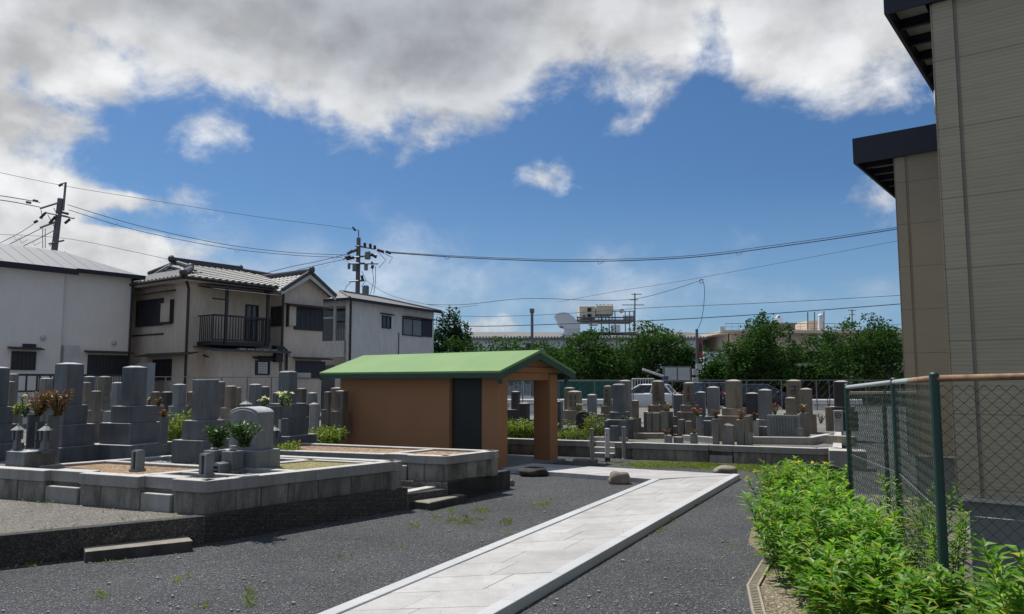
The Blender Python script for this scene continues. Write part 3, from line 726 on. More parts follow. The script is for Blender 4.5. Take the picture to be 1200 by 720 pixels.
def bollard(label, px, yt, yb, w, mat, base=None):
    x, y = G(px, yb); s_ = y / F
    h = A(px, yt, y)[2]
    t = thing('bollard', label, 'bollard', Fr(x, y, 0, 0), 'bollards by the plot steps')
    mb = MB(); r = w * s_ / 2
    mb.lathe(x, y, [(r, 0.0), (r, h - .03), (r * 1.12, h - .028), (r * 1.12, h - .008), (r * .6, h)], 14); mb.build('post', M[mat], t, smooth=False)
    if base: MB().lathe(x, y, [(r * 1.12, 0), (r * 1.12, .075), (r * 1.02, .085)], 14).build('foot', M[base], t)
    else: MB().lathe(x, y, [(r * 1.35, 0), (r * 1.35, .015), (r * 1.02, .02)], 14).build('foot', M['bollard'], t)
    if base: MB().sph((x - r * .2, y - r * .95, h - .13), .014, .012, .014).build('screw', M['rust'], t)
bollard('grey metal bollard beside the flat stone block', 694, 502, 540, 4.6, 'bollard')
bollard('pale bollard with rusty black foot and a screw near its top', 712, 502, 541, 5.4, 'bollard_w', 'rust')
bollard('grey metal bollard right of the small stone stairs', 731.5, 500, 538, 4.8, 'bollard')

# ---------------------------------------------------------------- retaining wall of the right burial ground
ZR = .35
w0 = G(560, 531); w1 = G(690, 536.5); w2 = G(720, 538); w3 = G(832, 541.5); w4 = G(958, 547)
dW = Vector((w4[0] - w0[0], w4[1] - w0[1])).normalized(); nW = Vector((-dW.y, dW.x))   # nW points away from us
def wp(s, v): return (w0[0] + dW.x * s + nW.x * v, w0[1] + dW.y * s + nW.y * v)
def ws(px, py=537): g = G(px, py); return (g[0] - w0[0]) * dW.x + (g[1] - w0[1]) * dW.y
sA, sB, sC, sD, sE, sF = ws(687), ws(721), ws(743), ws(832, 541), ws(861, 542), ws(960, 547)
wt = thing('retaining_wall', 'long low granite wall with capstones fronting the right burial ground', 'retaining wall', Fr(*wp(sC, 0), 0, 21))
mb, cm = MB(), MB()
def wallrun(s0, s1, back=0.0, zc=ZR, seg=.75):
    masonry(mb, wp(s0, back), wp(s1, back), -1, .18, -.02, zc - .125, seg)
    kerb_wall('', [wp(s0, back), wp(s1, back)], zc - .125, zc, .17, None, 1.5, -1, .004, mb=cm)
wallrun(-1.6, sA, .02); wallrun(sB, sC, 0.02, ZR - .012); wallrun(sC + .005, sD, -.02); wallrun(sE, sF, -.02)
kerb_wall('', [wp(sD + .004, .0), wp(sE - .004, .0)], ZR - .11, ZR, .15, None, 3, -1, .004, mb=cm)
masonry(mb, wp(sD, .1), wp(sE, .1), -1, .08, -.02, ZR - .13, 2)
# chamfered right hand corner and the side wall going back
c1, c2_, c3 = wp(sF, -.02), wp(sF + .42, .3), wp(sF + .42, 5.5)
masonry(mb, c1, c2_, -1, .18, -.02, ZR - .125, 1); masonry(mb, c2_, c3, -1, .18, -.02, ZR - .125, .8)
kerb_wall('', [c1, c2_], ZR - .125, ZR, .17, None, 2, -1, .0, mb=cm); kerb_wall('', [c2_, c3], ZR - .125, ZR, .17, None, 1.6, -1, .004, mb=cm)
mb.build('masonry', M['masonry'], wt, bevel=.01); cm.build('cap_stone', M['cap'], wt, bevel=.008, seg=2, top=M['cap_lit'])
m2 = MB(); m2.prism([wp(sD + .02, -.03), wp(sE - .02, -.03), wp(sE - .02, .1), wp(sD + .02, .1)], -.02, .14); m2.build('step', M['cap'], wt, bevel=.006, top=M['cap_lit'])
m2 = MB()
for i in range(3): m2.prism([wp(sA + .02, .02 + i * .2), wp(sB - .02, .02 + i * .2), wp(sB - .02, .9), wp(sA + .02, .9)], -.02 + i * .001, .1 + i * .105)
m2.build('stairs', M['cap'], wt, bevel=.005, top=M['cap_lit'])
struct(MB().prism([wp(-1.6, .12), wp(sA, .12), wp(sA, .85), wp(sB, .85), wp(sB, .12), wp(sD, .12), wp(sD, .2), wp(sE, .2), wp(sE, .12), wp(sF, .15), wp(sF + .3, .4), wp(sF + .3, 22), wp(-3.4, 22), wp(-3.4, .9)], -.02, ZR - .035).build('burial_ground', M['paleground']))
# white topped concrete block beside the wall end
x, y = G(975, 551); fr_ = Fr(x - .02, y, 0, 21)
tag(MB().box(fr_, -.02, .62, .02, .5, -.02, .36).build('concrete_block', M['cap'], bevel=.01, seg=2, top=M['cap_lit']), 'plain concrete block with sunlit top behind the green fence post', 'concrete block')
# inner kerbs on the burial ground
def inner(label, pts, z1, h, mat='cap', th=.14):
    q = [G(*p, z1) for p in pts]
    mb = kerb_wall('', q, ZR - .05, z1, th, None, 1.8, -1, .004)
    tag(mb.build('plot_kerb', M[mat], bevel=.008, top=M['cap_lit']), label, 'plot kerb')
inner('grey inner plot kerb behind the wide inscribed slab', [(868, 512), (952, 513), (975, 508.5)], .47, .1)
inner('brownish inner plot kerb at the far right by the fence', [(966, 510), (1000, 512)], .5, .1, 'kerbtop')
inner('small inner kerb under the brown gravestone left of the twin incense stones', [(742, 508), (779, 508)], .44, .1, 'kerbtop')
inner('pale inner kerb between the two flower stones', [(799, 510), (836, 513)], .44, .1)
inner('low kerb of the plot behind the bollards', [(690, 512), (735, 513)], .4, .08)
# ---------------------------------------------------------------- gravestones
PG = 21.5
def carve(mb, fr, w, zt, zb, yf, n=4, cols=1, seed=0, rel=.52):
    """shallow carved strokes down the face of a stone"""
    rr = random.Random(seed); cw = w / cols
    for c in range(cols):
        x = -w / 2 + cw * (c + .5); g = (zt - zb) / n; hw = cw * rel / 2
        for i in range(n):
            zc = zt - g * (i + .5); hh = g * .36
            t = max(.006, g * .07)
            for k in range(rr.choice((2, 3, 3))):
                zz = zc + hh * (1 - k * .9) + rr.uniform(-.1, .1) * hh
                a = hw * rr.uniform(.6, 1)
                mb.box(fr, x - a, x + a, yf - .003, yf + .01, zz - t, zz)
            q = rr.uniform(-.3, .3) * hw
            mb.box(fr, x + q - t * .6, x + q + t * .6, yf - .0026, yf + .01, zc - hh, zc + hh)
            mb.box(fr, x - hw * .7 - t * .5, x - hw * .7 + t * .5, yf - .0028, yf + .01, zc - hh, zc + hh * rr.uniform(0, .8))
def px_w(wpx, X, Y, phi, dr=1.0):
    rel = math.atan2(X, Y) - R(phi)
    return wpx * Y / F / (abs(math.cos(rel)) + dr * abs(math.sin(rel)))
TN = ['upper_base', 'middle_base', 'lower_base', 'footing']
def grave(label, Y, sh, tiers, mat, z0, top='cap', phi=PG, group=None, dr=1.0, carved=0, cols=1, name='gravestone', tmat=None, ext=None):
    xl, xr, yt, yb = sh
    X = A((xl + xr) / 2, yt, Y)[0]; fr = Fr(X, Y, 0, phi)
    g = thing(name, label, 'gravestone', Fr(X, Y, z0, phi), group)
    w = px_w(xr - xl, X, Y, phi, dr); d = w * dr
    zt = A(xl, yt, Y)[2]
    ws_ = []; 
    for t in tiers: ws_.append((px_w(t[1] - t[0], A((t[0] + t[1]) / 2, yb, Y)[0], Y, phi, 1.0), t[2], ((t[0] + t[1]) - (xl + xr)) / 2 * Y / F))
    zb = A(xl, yb, Y - .55 * w)[2] if tiers else z0
    zb = max(zb, z0)
    m_ = M[mat]; big = Y < 14
    mb = MB(); c = .66 if top == 'cap' else .05; r = {'cap': .03, 'flat': .008, 'dome': .05}[top] * w / .3
    zs = zt - r
    mb.box(fr, -w / 2, w / 2, -d / 2, d / 2, zb, zs)
    mb2 = mb
    if top == 'dome':
        for a0, a1 in ((0, .5), (.5, .8), (.8, 1)):
            k0_, k1_ = math.sqrt(1 - a0 * a0) * .5 + .5 if a0 else 1, math.sqrt(max(0, 1 - a1 * a1)) * .5 + .5
            mb.frus(fr, (-w / 2 * k0_, w / 2 * k0_, -d / 2 * k0_, d / 2 * k0_), zs + r * a0 + .001, (-w / 2 * k1_, w / 2 * k1_, -d / 2 * k1_, d / 2 * k1_), zs + r * a1)
    else:
        mb.frus(fr, (-w / 2, w / 2, -d / 2, d / 2), zs + .0005, (-w / 2 * (1 - c), w / 2 * (1 - c), -d / 2 * (1 - c), d / 2 * (1 - c)), zt)
    lit_top = M['lit_granite' if mat.startswith('granite') else 'lit_stone']  # painted sunlight for the upward faces
    shaft = mb.build('shaft', m_, g, bevel=.005, top=lit_top)
    if carved:
        cb = MB(); carve(cb, fr, w * .8, zt - .1 * (zt - zb) - r, zb + .12 * (zt - zb), -d / 2, carved, cols, int(xl * 7 + yt)); cb.build('inscription', M['ink'], shaft)
    n = len(ws_); z1 = zb
    names = {1: ['lower_base'], 2: ['upper_base', 'lower_base'], 3: ['upper_base', 'middle_base', 'lower_base'], 4: TN}.get(n, TN)
    for i, (tw, ybt, off) in enumerate(ws_):
        zbt = A(xl, ybt, Y - .55 * tw)[2] if i < n - 1 else z0
        zbt = min(max(zbt, z0), z1 - .04)
        o = max(-tw * .2, min(tw * .2, off)); 
        mb = MB(); mb.box(fr, -tw / 2 + o, tw / 2 + o, -tw / 2, tw / 2, zbt, z1 - .001); mb.build(names[i], M[tmat or mat], g, bevel=.006, top=lit_top)
        z1 = zbt
    GR[label] = (g, fr, w)
    return g, fr
GR = {}
def pbox(mb, xl, xr, yt, yb, Y, dep, phi=PG, zb=None, top=None):
    X = A((xl + xr) / 2, yt, Y)[0]; fr = Fr(X, Y, 0, phi)
    w = px_w(xr - xl, X, Y, phi, 0) ; w = (xr - xl) * Y / F / 1.0
    rel = math.atan2(X, Y) - R(phi); w = max(.03, (w - dep * abs(math.sin(rel))) / abs(math.cos(rel)))
    z1 = A(xl, yt, Y)[2]; z0 = A(xl, yb, Y - dep * .5)[2] if zb is None else zb
    mb.box(fr, -w / 2, w / 2, -dep / 2, dep / 2, z0, z1)
    return fr, w, z0, z1
# --- left, near row
GL = 'tall dark granite gravestones on the left plots'
grave('dark gravestone cut by the left picture edge, beside green potted flowers', 10.9, (-12, 10, 430, 477), [(-18, 16, 498), (-26, 20, 521), (-34, 28, 534)], 'granite_dark', .56, carved=0)
g2, f2 = grave('tallest dark gravestone at left, with brown withered sprigs and two small lanterns in front', 10.75, (67, 97, 425, 475), [(60, 103, 498), (52, 112, 524), (42, 122, 540)], 'granite_dark', .56)
g3, f3 = grave('dark three tier gravestone second tallest at left, before the beige house with a white board', 11.2, (145, 172, 429, 476), [(136, 185, 496), (124, 190, 521), (112, 206, 534)], 'granite_dark', .56)
g4, f4 = grave('dark plain gravestone just left behind the arched headstone', 10.6, (227, 256, 445, 493), [(217, 264, 516), (207, 272, 541)], 'granite_dark', .56, top='flat')
g5, f5 = grave('tall rounded top dark gravestone with white flowers, right of the arched headstone', 13.3, (327, 348.5, 435, 473), [(318, 361, 490), (308, 362, 511), (298, 372, 522)], 'granite_dark', .55, top='dome')
# front furniture of g2 : flower stands, offering block with crest, small lanterns
mb = MB(); pbox(mb, 33, 46, 486, 526, 10.05, .16, PHI); pbox(mb, 56, 70, 486, 538, 9.9, .17, PHI); mb.build('flower_stand', M['granite_dark'], g2, bevel=.006, top=M['lit_granite'])
mb = MB(); fr_, w_, z0_, z1_ = pbox(mb, 44, 58, 494, 530, 10.0, .2, PHI); ob = mb.build('offering_stone', M['granite_dark'], g2, bevel=.006)
mb = MB(); mb.lathe(0, 0, [(.001, 0), (.001, 0)], 3); mb = MB()
m_ = MB()
for i in range(12):
    a0, a1 = 2 * math.pi * i / 12, 2 * math.pi * (i + 1) / 12
    zc = (z0_ + z1_) / 2
    m_.tube([fr_(.055 * math.cos(a0), -.102, zc + .055 * math.sin(a0)), fr_(.055 * math.cos(a1), -.102, zc + .055 * math.sin(a1))], .008, 4)
m_.build('crest', M['ink'], ob)
def lantern(label, px, yt, yb, Y, w, mat='granite_dark', roof='granite_light', group=None):
    X, _, zt = A(px, yt, Y); zb = A(px, yb, Y)[2]; s_ = w * Y / F / 2
    t = thing('stone_lantern', label, 'lantern', Fr(X, Y, zb, PHI), group); fr = Fr(X, Y, 0, PHI); h = zt - zb
    mb = MB(); mb.box(fr, -s_, s_, -s_, s_, zb, zb + h * .12); mb.frus(fr, (-s_ * .8, s_ * .8, -s_ * .8, s_ * .8), zb + h * .12, (-s_ * .6, s_ * .6, -s_ * .6, s_ * .6), zb + h * .45)
    mb.build('pedestal', M[mat], t, bevel=.003)
    mb = MB()
    for a in (-1, 1):
        for b in (-1, 1): mb.box(fr, a * s_ * .65 - .012, a * s_ * .65 + .012, b * s_ * .65 - .012, b * s_ * .65 + .012, zb + h * .45, zb + h * .78)
    mb.box(fr, -s_ * .45, s_ * .45, -s_ * .45, s_ * .45, zb + h * .45, zb + h * .78); mb.build('fire_box', M[mat], t)
    mb = MB(); mb.frus(fr, (-s_ * 1.25, s_ * 1.25, -s_ * 1.25, s_ * 1.25), zb + h * .78, (-s_ * .3, s_ * .3, -s_ * .3, s_ * .3), zb + h * .93); mb.sph(fr(0, 0, zb + h * .96), s_ * .25, s_ * .25, h * .05)
    mb.build('lantern_roof', M[roof], t, bevel=.003)
    return t
mb = MB(); pbox(mb, 12, 62, 528, 541, 9.72, .42, PHI, .55); mb.build('front_slab', M['granite_dark'], g2, bevel=.006, top=M['lit_granite'])
lantern('small stone lantern with pale roof, left of the pair by the withered sprigs', 21.5, 497, 530, 9.72, 9)
lantern('small stone lantern with pale roof, right of the pair by the withered sprigs', 54, 497, 532, 9.68, 10)
lantern('small stone lantern between the arched headstone and the weeds', 322, 499, 525, 12.2, 8)
lantern('small stone lantern with wide roof peeping over the arched headstone', 288.5, 469, 492, 13.4, 9, 'granite_mid')
# g3 flower stand
mb = MB(); pbox(mb, 188, 197, 489, 522, 10.9, .14, PHI); mb.build('flower_stand', M['granite_dark'], g3, bevel=.006)
# g5 front stand and white plate
mb = MB(); pbox(mb, 316, 330, 476, 515, 12.55, .3, PHI); pbox(mb, 304, 316, 480, 515, 12.7, .2, PHI); mb.build('flower_stand', M['granite_dark'], g5, bevel=.006)
mb = MB(); fr_, w_, a_, b_ = pbox(mb, 326.5, 329.5, 492, 507, 12.3, .03, PHI); mb.build('name_plate', M['granite_light'], g5)
# arched headstone
Xh, Yh = G(285, 551, .57); fr = Fr(*pt(G(268, 553, .57), (dR, 0.0)), 0, PHI)
ah = thing('arched_headstone', 'low wide grey headstone with arched top and two green sprig vases', 'gravestone', Fr(fr.o[0], fr.o[1], .56, PHI))
kx = 9.0 / F
bw, bd_ = .62, .44
z_b1 = .81; z_top = 1.335; hw_ = .225
mb = MB(); mb.box(fr, -.30, .31, .12, .56, .56, z_b1); mb.build('lower_base', M['granite_mid'], ah, bevel=.01, top=M['lit_granite'])
prof = [(-hw_, z_b1), (hw_, z_b1)] + [(hw_ * math.cos(math.pi * (.5 - .5 + i / 14.0)) , z_top - .085 + .085 * math.sin(math.pi * i / 14.0)) for i in range(15)]
fr2 = Fr(*fr.xy(.02, 0), 0, PHI)
mb = MB(); mb.ext(fr2, prof, .2, .5); st = mb.build('shaft', M['granite_mid'], ah, bevel=.007, top=M['lit_granite'])
mb = MB(); p_ = [(hw_ * .9 * math.cos(math.pi * i / 14.0), z_top - .12 + .085 * math.sin(math.pi * i / 14.0)) for i in range(15)]
mb.tube([fr2(x, .197, z) for x, z in p_], .006, 4); mb.build('arch_moulding', M['granite_light'], st)
for xs in (-.31, -.03):
    mb = MB(); mb.box(fr, xs, xs + .17, -.1, .1, .56, z_b1 + .01); mb.build('flower_stand', M['granite_mid'], ah, bevel=.006)
    c = fr(xs + .085, 0, 0); mb = MB(); mb.lathe(c[0], c[1], [(.035, z_b1 + .01), (.05, z_b1 + .03), (.03, z_b1 + .05), (.04, z_b1 + .07)], 12); mb.build('vase_rim', M['granite_light'], ah)
mb = MB(); mb.box(fr, -.17, -.02, .0, .12, .56, z_b1 - .05); mb.build('offering_stone', M['granite_dark'], ah, bevel=.006)
mb = MB(); mb.box(fr, -.36, .2, -.14, .12, .545, .6); mb.build('front_slab', M['granite_mid'], ah, bevel=.006)
# little stone posts standing on the kerb
def kerbpost(label, px, yt, yb, w):
    x, y = G(px, yb, ZC); s_ = y / F; zt = A(px, yt, y)[2]; fr = Fr(x, y + .05, 0, PHI); hw2 = w * s_ / 2 * .8
    t = thing('stone_post', label, 'stone post', Fr(x, y + .05, ZC, PHI), 'slotted stone posts on the plot kerb')
    MB().box(fr, -hw2 * 1.35, hw2 * 1.35, -hw2 * 1.2, hw2 * 1.2, ZC - .005, ZC + .03).build('foot', M['granite_mid'], t, bevel=.004)
    mb = MB(); mb.box(fr, -hw2, -hw2 * .35, -hw2, hw2, ZC + .03, zt - .02); mb.box(fr, hw2 * .35, hw2, -hw2, hw2, ZC + .03, zt - .02); mb.box(fr, -hw2 * .35, hw2 * .35, -hw2 * .2, hw2, ZC + .03, zt - .02)
    mb.frus(fr, (-hw2, hw2, -hw2, hw2), zt - .0195, (-hw2 * .85, hw2 * .85, -hw2 * .85, hw2 * .85), zt); mb.build('post', M['granite_mid'], t)
kerbpost('slotted stone post on the kerb before the brown soil, left of two', 158.5, 528, 553, 13)
kerbpost('slotted stone post on the kerb corner before the arched headstone', 239, 532, 559, 14)
x, y = G(252, 556, .57); fr = Fr(x, y, 0, PHI)
t = thing('incense_box', 'small grey stone box with slanted lid and open front beside the corner post', 'stone box', Fr(x, y, .56, PHI))
mb = MB(); mb.box(fr, -.07, -.045, 0, .16, .56, .665); mb.box(fr, .045, .07, 0, .16, .56, .665); mb.box(fr, -.045, .045, .05, .16, .56, .665); mb.box(fr, -.045, .045, 0, .05, .56, .59); mb.box(fr, -.045, .045, .0, .05, .615, .63); mb.build('box', M['granite_mid'], t)
mb = MB(); mb.ext(Fr(x, y, 0, PHI), [(-.08, .666), (.08, .666), (.08, .69), (0, .705), (-.08, .69)], -.01, .17); mb.build('lid', M['granite_mid'], t)

# --- left, rows behind
zU = .5
LB = [
 ('tall grey gravestone just right of the leftmost dark one, behind it', 16.5, (10.5, 21.5, 438, 478), [(4, 28, 500)], 'stone_grey', 0),
 ('short brown gravestone tucked against the leftmost dark gravestone', 13.6, (9, 17.5, 447, 482), [(4, 22, 505)], 'stone_brown', 0),
 ('grey gravestone behind the brown withered sprigs, before the black railing', 18, (47.5, 61.5, 443, 470), [(43, 66, 483), (40, 70, 500)], 'stone_grey', 0),
 ('narrow tan gravestone touching the right side of the tallest dark one', 15.5, (96.5, 106.5, 448, 473), [(93, 110, 490)], 'stone_tan', 0),
 ('bluish dark gravestone in front of the wide shuttered window of the white house', 18.5, (98.5, 112, 441, 468), [(94, 116, 490)], 'granite_dark', 0),
 ('two tier brown gravestone right of the tallest dark one, below the white house window', 18, (116, 130, 441, 464), [(112, 133, 472), (109, 136, 490)], 'stone_brown', 0),
 ('short brown gravestone lowest between the two tallest dark gravestones', 14, (107, 118.5, 458, 481), [(103, 121, 496), (100, 124, 508)], 'stone_brown', 0),
 ('grey gravestone hugging the left side of the second tallest dark one', 15.2, (131.5, 145, 448, 482), [(122, 146, 495), (118, 150, 506)], 'granite_mid', 0),
 ('squat brown gravestone with withered leaves, below the white board', 16.4, (177.5, 188, 459, 476), [(173, 193, 486), (170, 197, 498)], 'stone_brown', 0),
 ('squat black gravestone left of a plain grey one, before the beige house', 17.4, (190, 202, 459, 474), [(187, 206, 484), (185, 208, 496)], 'stone_black', 0),
 ('plain grey gravestone in front of the drainpipe of the beige house', 17, (203, 218, 450, 476), [(199, 222, 486), (196, 225, 498)], 'granite_mid', 0),
 ('tan gravestone half hidden on the left of the plain dark one', 17.2, (219.5, 230, 459, 478), [(216, 233, 492)], 'stone_tan', 0),
 ('grey brown gravestone peeking out right of the plain dark one', 17.8, (252, 264, 447, 470), [(249, 267, 484)], 'stone_grey', 0),
 ('broad tan gravestone above the left shoulder of the arched headstone', 16.2, (264, 277.5, 452, 478), [(260, 282, 490), (258, 284, 500)], 'stone_tan', 0),
 ('narrow tan gravestone right of the broad tan one', 16.9, (274.5, 283, 454, 478), [(272, 286, 490)], 'stone_tan', 0),
 ('blue grey gravestone directly above the arched headstone', 16.6, (292, 306.5, 450, 476), [(288, 311, 490), (285, 314, 502)], 'granite_mid', 0),
 ('dark narrow gravestone beside the blue grey one above the arched headstone', 17.6, (306, 316, 453, 476), [(303, 319, 492)], 'granite_dark', 0),
 ('small dark gravestone behind the white flowers, left of the rounded top one', 15.6, (319.5, 328, 460, 480), [(315, 331, 496)], 'granite_dark', 0),
 ('brown gravestone right beside the rounded top dark one', 16.4, (347.5, 359.5, 455, 474), [(344, 363, 488), (341, 366, 500)], 'stone_brown', 0),
 ('low bluish gravestone below the dark shuttered window', 18.4, (360.5, 372, 460, 474), [(357, 375, 488)], 'granite_mid', 0),
 ('grey gravestone lowest of the three beside the left end of the shed', 17.5, (380, 388.5, 459, 480), [(377, 392, 496)], 'stone_grey', 0),
 ('pale brown gravestone tallest of the three beside the left end of the shed', 18.5, (387.5, 404, 454, 480), [(384, 408, 497)], 'stone_tan', 0),
 ('carved brown gravestone nearest the left end of the shed', 16.9, (393, 408, 457.5, 482), [(388, 411, 500)], 'stone_brown', 4),
]
for lb_, Y, sh, ti, mt, cv in LB: grave(lb_, Y, sh, ti, mt, zU - .03, carved=cv, cols=1)
X, Y_ = A(367.5, 500, 15)[0], 15; zb = .48; zt = A(367, 472, 15)[2]
t = thing('stone_post', 'pale round capped stone post left of the shed', 'stone post', Fr(X, Y_, zb, 0))
r = .09
MB().lathe(X, Y_, [(r, zb), (r, zt - .06)], 14).build('post', M['granite_light'], t)
MB().lathe(X, Y_, [(r * 1.12, zt - .059), (r * 1.05, zt - .03), (r * .5, zt - .01), (r * .15, zt)], 14).build('post_cap', M['granite_light'], t)

# --- right burial ground
RB = [
 ('dark red brown gravestone seen through the porch, taller of two', 20.5, (599, 609.5, 458.5, 480), [(594, 613, 492)], 'stone_black', 3, 1),
 ('black squat gravestone seen through the porch, lower of two', 19.6, (608, 621, 472, 492), [(605, 626, 503)], 'stone_black', 0, 1),
 ('reddish gravestone peeking out behind the carved tan one, beside the right porch pillar', 22, (661, 674, 454, 482), [(657, 677, 498)], 'stone_brown', 0, 1),
 ('carved tan gravestone beside the right porch pillar', 20.6, (665, 682, 458, 481), [(660, 687, 492), (658, 690, 506)], 'stone_tan', 2, 2),
 ('blue grey gravestone left of the yellow flowered weeds', 21.5, (688, 699.5, 462, 486), [(685, 703, 500)], 'granite_mid', 0, 1),
 ('rusty brown gravestone before the green net, left of the smooth dark one', 22.2, (707, 717, 452, 476), [(704, 721, 486), (702, 724, 500)], 'stone_brown', 3, 1),
 ('smooth dark gravestone with round shoulders standing behind the bollards', 18.4, (717.5, 733, 450, 483), [(714, 737, 492), (710, 742, 514)], 'granite_dark', 0, 1),
 ('grey gravestone behind the right edge of the smooth dark one, hiding the white car nose', 21.8, (725, 740, 445.5, 480), [(722, 744, 497)], 'stone_grey', 0, 1),
 ('stubby brown gravestone just left of the tall one before the white car', 19, (740, 748.5, 469, 490), [(736, 751, 502)], 'stone_brown', 0, 1),
 ('tall weathered gravestone standing in front of the white car', 19.4, (764, 778.5, 446, 475), [(759, 784, 483), (754, 788, 497)], 'stone_brown', 3, 1),
 ('dark blue grey gravestone between the two carved brown ones', 20.4, (789, 801, 462, 488), [(785, 805, 500)], 'granite_dark', 0, 1),
 ('tall carved brown gravestone right of the white car tail light', 19.2, (801, 814, 448, 475), [(797, 818, 483), (793, 822, 500)], 'stone_brown', 2, 1),
 ('small dark gravestone in front of the black car tail', 21, (816, 827, 459, 486), [(813, 830, 498)], 'granite_dark', 0, 1),
 ('slate grey gravestone standing before the black car door', 19.6, (828.5, 843, 453, 488), [(825, 847, 500)], 'granite_mid', 0, 1),
 ('tall pale brown gravestone with two flower columns, centre of the right row', 17.6, (850, 869, 445, 478.5), [(845.5, 873, 487.5), (838, 880, 512)], 'stone_tan', 0, 1),
 ('black gravestone right of the tall pale brown one', 20.8, (874, 888.5, 460, 492), [(871, 892, 504)], 'stone_black', 0, 1),
 ('blue grey gravestone behind the left edge of the inscribed slab', 19.4, (888.5, 904, 456, 492), [(885, 908, 504)], 'granite_mid', 0, 1),
 ('tall tan gravestone above the right part of the inscribed slab', 20.6, (922, 938.5, 445, 484), [(918, 943, 500)], 'stone_tan', 2, 1),
 ('short tan gravestone in front of the tall tan one above the slab', 19.2, (920.5, 932, 465.5, 488), [(917, 936, 500)], 'stone_tan', 0, 1),
 ('tan gravestone right of the tall tan one, by the thin fence post', 20, (937.5, 951, 455, 486), [(934, 955, 500)], 'stone_tan', 0, 1),
 ('big dark gravestone nearest the green fence post', 21.5, (977, 994, 446, 477), [(972, 999, 482), (969, 1002, 502)], 'stone_black', 0, 1),
]
for lb_, Y, sh, ti, mt, cv, cl in RB:
    grave(lb_, Y, sh, ti, mt, ZR - .05, carved=cv, cols=cl, top='dome' if 'round shoulders' in lb_ else 'cap')
gm = GR['tall pale brown gravestone with two flower columns, centre of the right row'][0]
mb = MB(); pbox(mb, 834.5, 842.5, 491, 521, 16.45, .17, PG, ZR - .04); mb.build('flower_stand', M['stone_grey'], gm, bevel=.006, top=M['lit_stone'])
mb = MB(); pbox(mb, 863, 872.5, 492, 521, 16.4, .17, PG, ZR - .04); mb.build('flower_stand', M['stone_grey'], gm, bevel=.006, top=M['lit_stone'])
mb = MB(); fr_, w_, a_, b_ = pbox(mb, 846, 860, 499, 521, 16.4, .2, PG, ZR - .04); mb.frus(fr_, (-w_ / 2 - .01, w_ / 2 + .01, -.11, .11), b_ + .001, (-.03, .03, -.03, .03), b_ + .045); mb.build('offering_stone', M['stone_grey'], gm, bevel=.005)
mb = MB(); pbox(mb, 873, 882, 507, 520, 16.3, .12, PG, ZR - .04); mb.build('side_block', M['stone_grey'], gm, bevel=.005)
gt = GR['tall weathered gravestone standing in front of the white car'][0]
mb = MB(); pbox(mb, 758, 764, 484, 499, 18.6, .14, PG, .45); pbox(mb, 764.5, 773, 484, 497, 18.6, .14, PG, .45); pbox(mb, 774, 783, 482, 499, 18.6, .14, PG, .45); mb.build('flower_stand', M['stone_grey'], gt, bevel=.006, top=M['lit_stone'])
gs = GR['smooth dark gravestone with round shoulders standing behind the bollards'][0]
mb = MB(); pbox(mb, 708, 714, 493, 516, 17.5, .13, PG, ZR - .04); pbox(mb, 727, 735, 492, 516, 17.5, .13, PG, ZR - .04); pbox(mb, 714.5, 726, 499, 516, 17.45, .15, PG, ZR - .04); mb.build('flower_stand', M['granite_dark'], gs, bevel=.006)
# inscribed slab
Y_ = 17.0; X = A(917.5, 500, Y_)[0]; fr = Fr(X, Y_, 0, PG)
t = thing('inscribed_slab', 'wide low grey slab covered in rows of small carved characters', 'memorial slab', Fr(X, Y_, ZR + .05, PG))
z1, z0 = A(917, 486.5, Y_)[2], .44; w2_ = .325
mb = MB(); mb.ext(fr, [(-w2_, z0), (w2_, z0), (w2_, z1 - .03), (w2_ - .03, z1), (-w2_ + .02, z1), (-w2_, z1 - .02)], -.06, .06); sl = mb.build('slab', M['granite_mid'], t, bevel=.006)
mb = MB(); carve(mb, fr, .54, z1 - .05, z0 + .05, -.06, 11, 9, 3, .55); mb.build('inscription', M['ink_soft'], sl)
mb = MB(); mb.box(fr, .24, .30, -.066, -.05, z0 + .2, z1 - .05); mb.build('dark_panel', M['granite_dark'], sl)
mb = MB(); pbox(mb, 936, 941, 502, 513, 16.6, .08, PG, .44); mb.build('side_post', M['stone_grey'], t)
mb = MB(); mb.box(fr, -.4, .42, -.12, .1, ZR - .05, z0 - .001); mb.build('footing', M['cap'], t, bevel=.005)
# small stones on the ground of the right plot
def block(label, px, yt, yb, w, mat='stone_grey', dep=.14, phi=PG, z=ZR - .04, cap=True, name='offering_stone', cat='stone block', group=None):
    Y = G(px, yb, ZR)[1] + dep / 2; mb = MB(); pbox(mb, px - w / 2, px + w / 2, yt, yb, Y, dep, phi, z)
    return tag(mb.build(name, M[mat], bevel=.01, top=M['lit_stone']), label, cat, group)
block('small square stone flower block right behind the capstones, left one with reddish stems', 783, 510, 518, 9, 'granite_mid', .14)
block('small square stone flower block with a tilted dried spray', 813, 508, 519, 9, 'granite_mid', .14)
block('low round stone beside the left flower block', 795, 512, 518, 11, 'stone_grey', .18)
def block2(label, xl, xr, yt, yb, Y, mat, name='offering_stone', cat='stone block', dep=.16):
    mb = MB(); pbox(mb, xl, xr, yt, yb, Y, dep, PG, ZR - .04); return tag(mb.build(name, M[mat], bevel=.01, top=M['lit_stone']), label, cat)
block2('squat brown stone pair partner, left of the two low ones behind the flower blocks', 795, 802.5, 491.5, 508, 18.2, 'stone_brown')
block2('squat grey stone pair partner, right of the two low ones behind the flower blocks', 803, 811, 493.5, 507, 18.1, 'stone_grey')
block2('slim pale flower stone with red flowers, left of the inscribed slab', 882.5, 889, 493, 510, 17.2, 'granite_light', dep=.12)
block2('low grey block between the slim flower stone and the inscribed slab', 889.5, 899, 500, 511, 17.4, 'stone_grey')
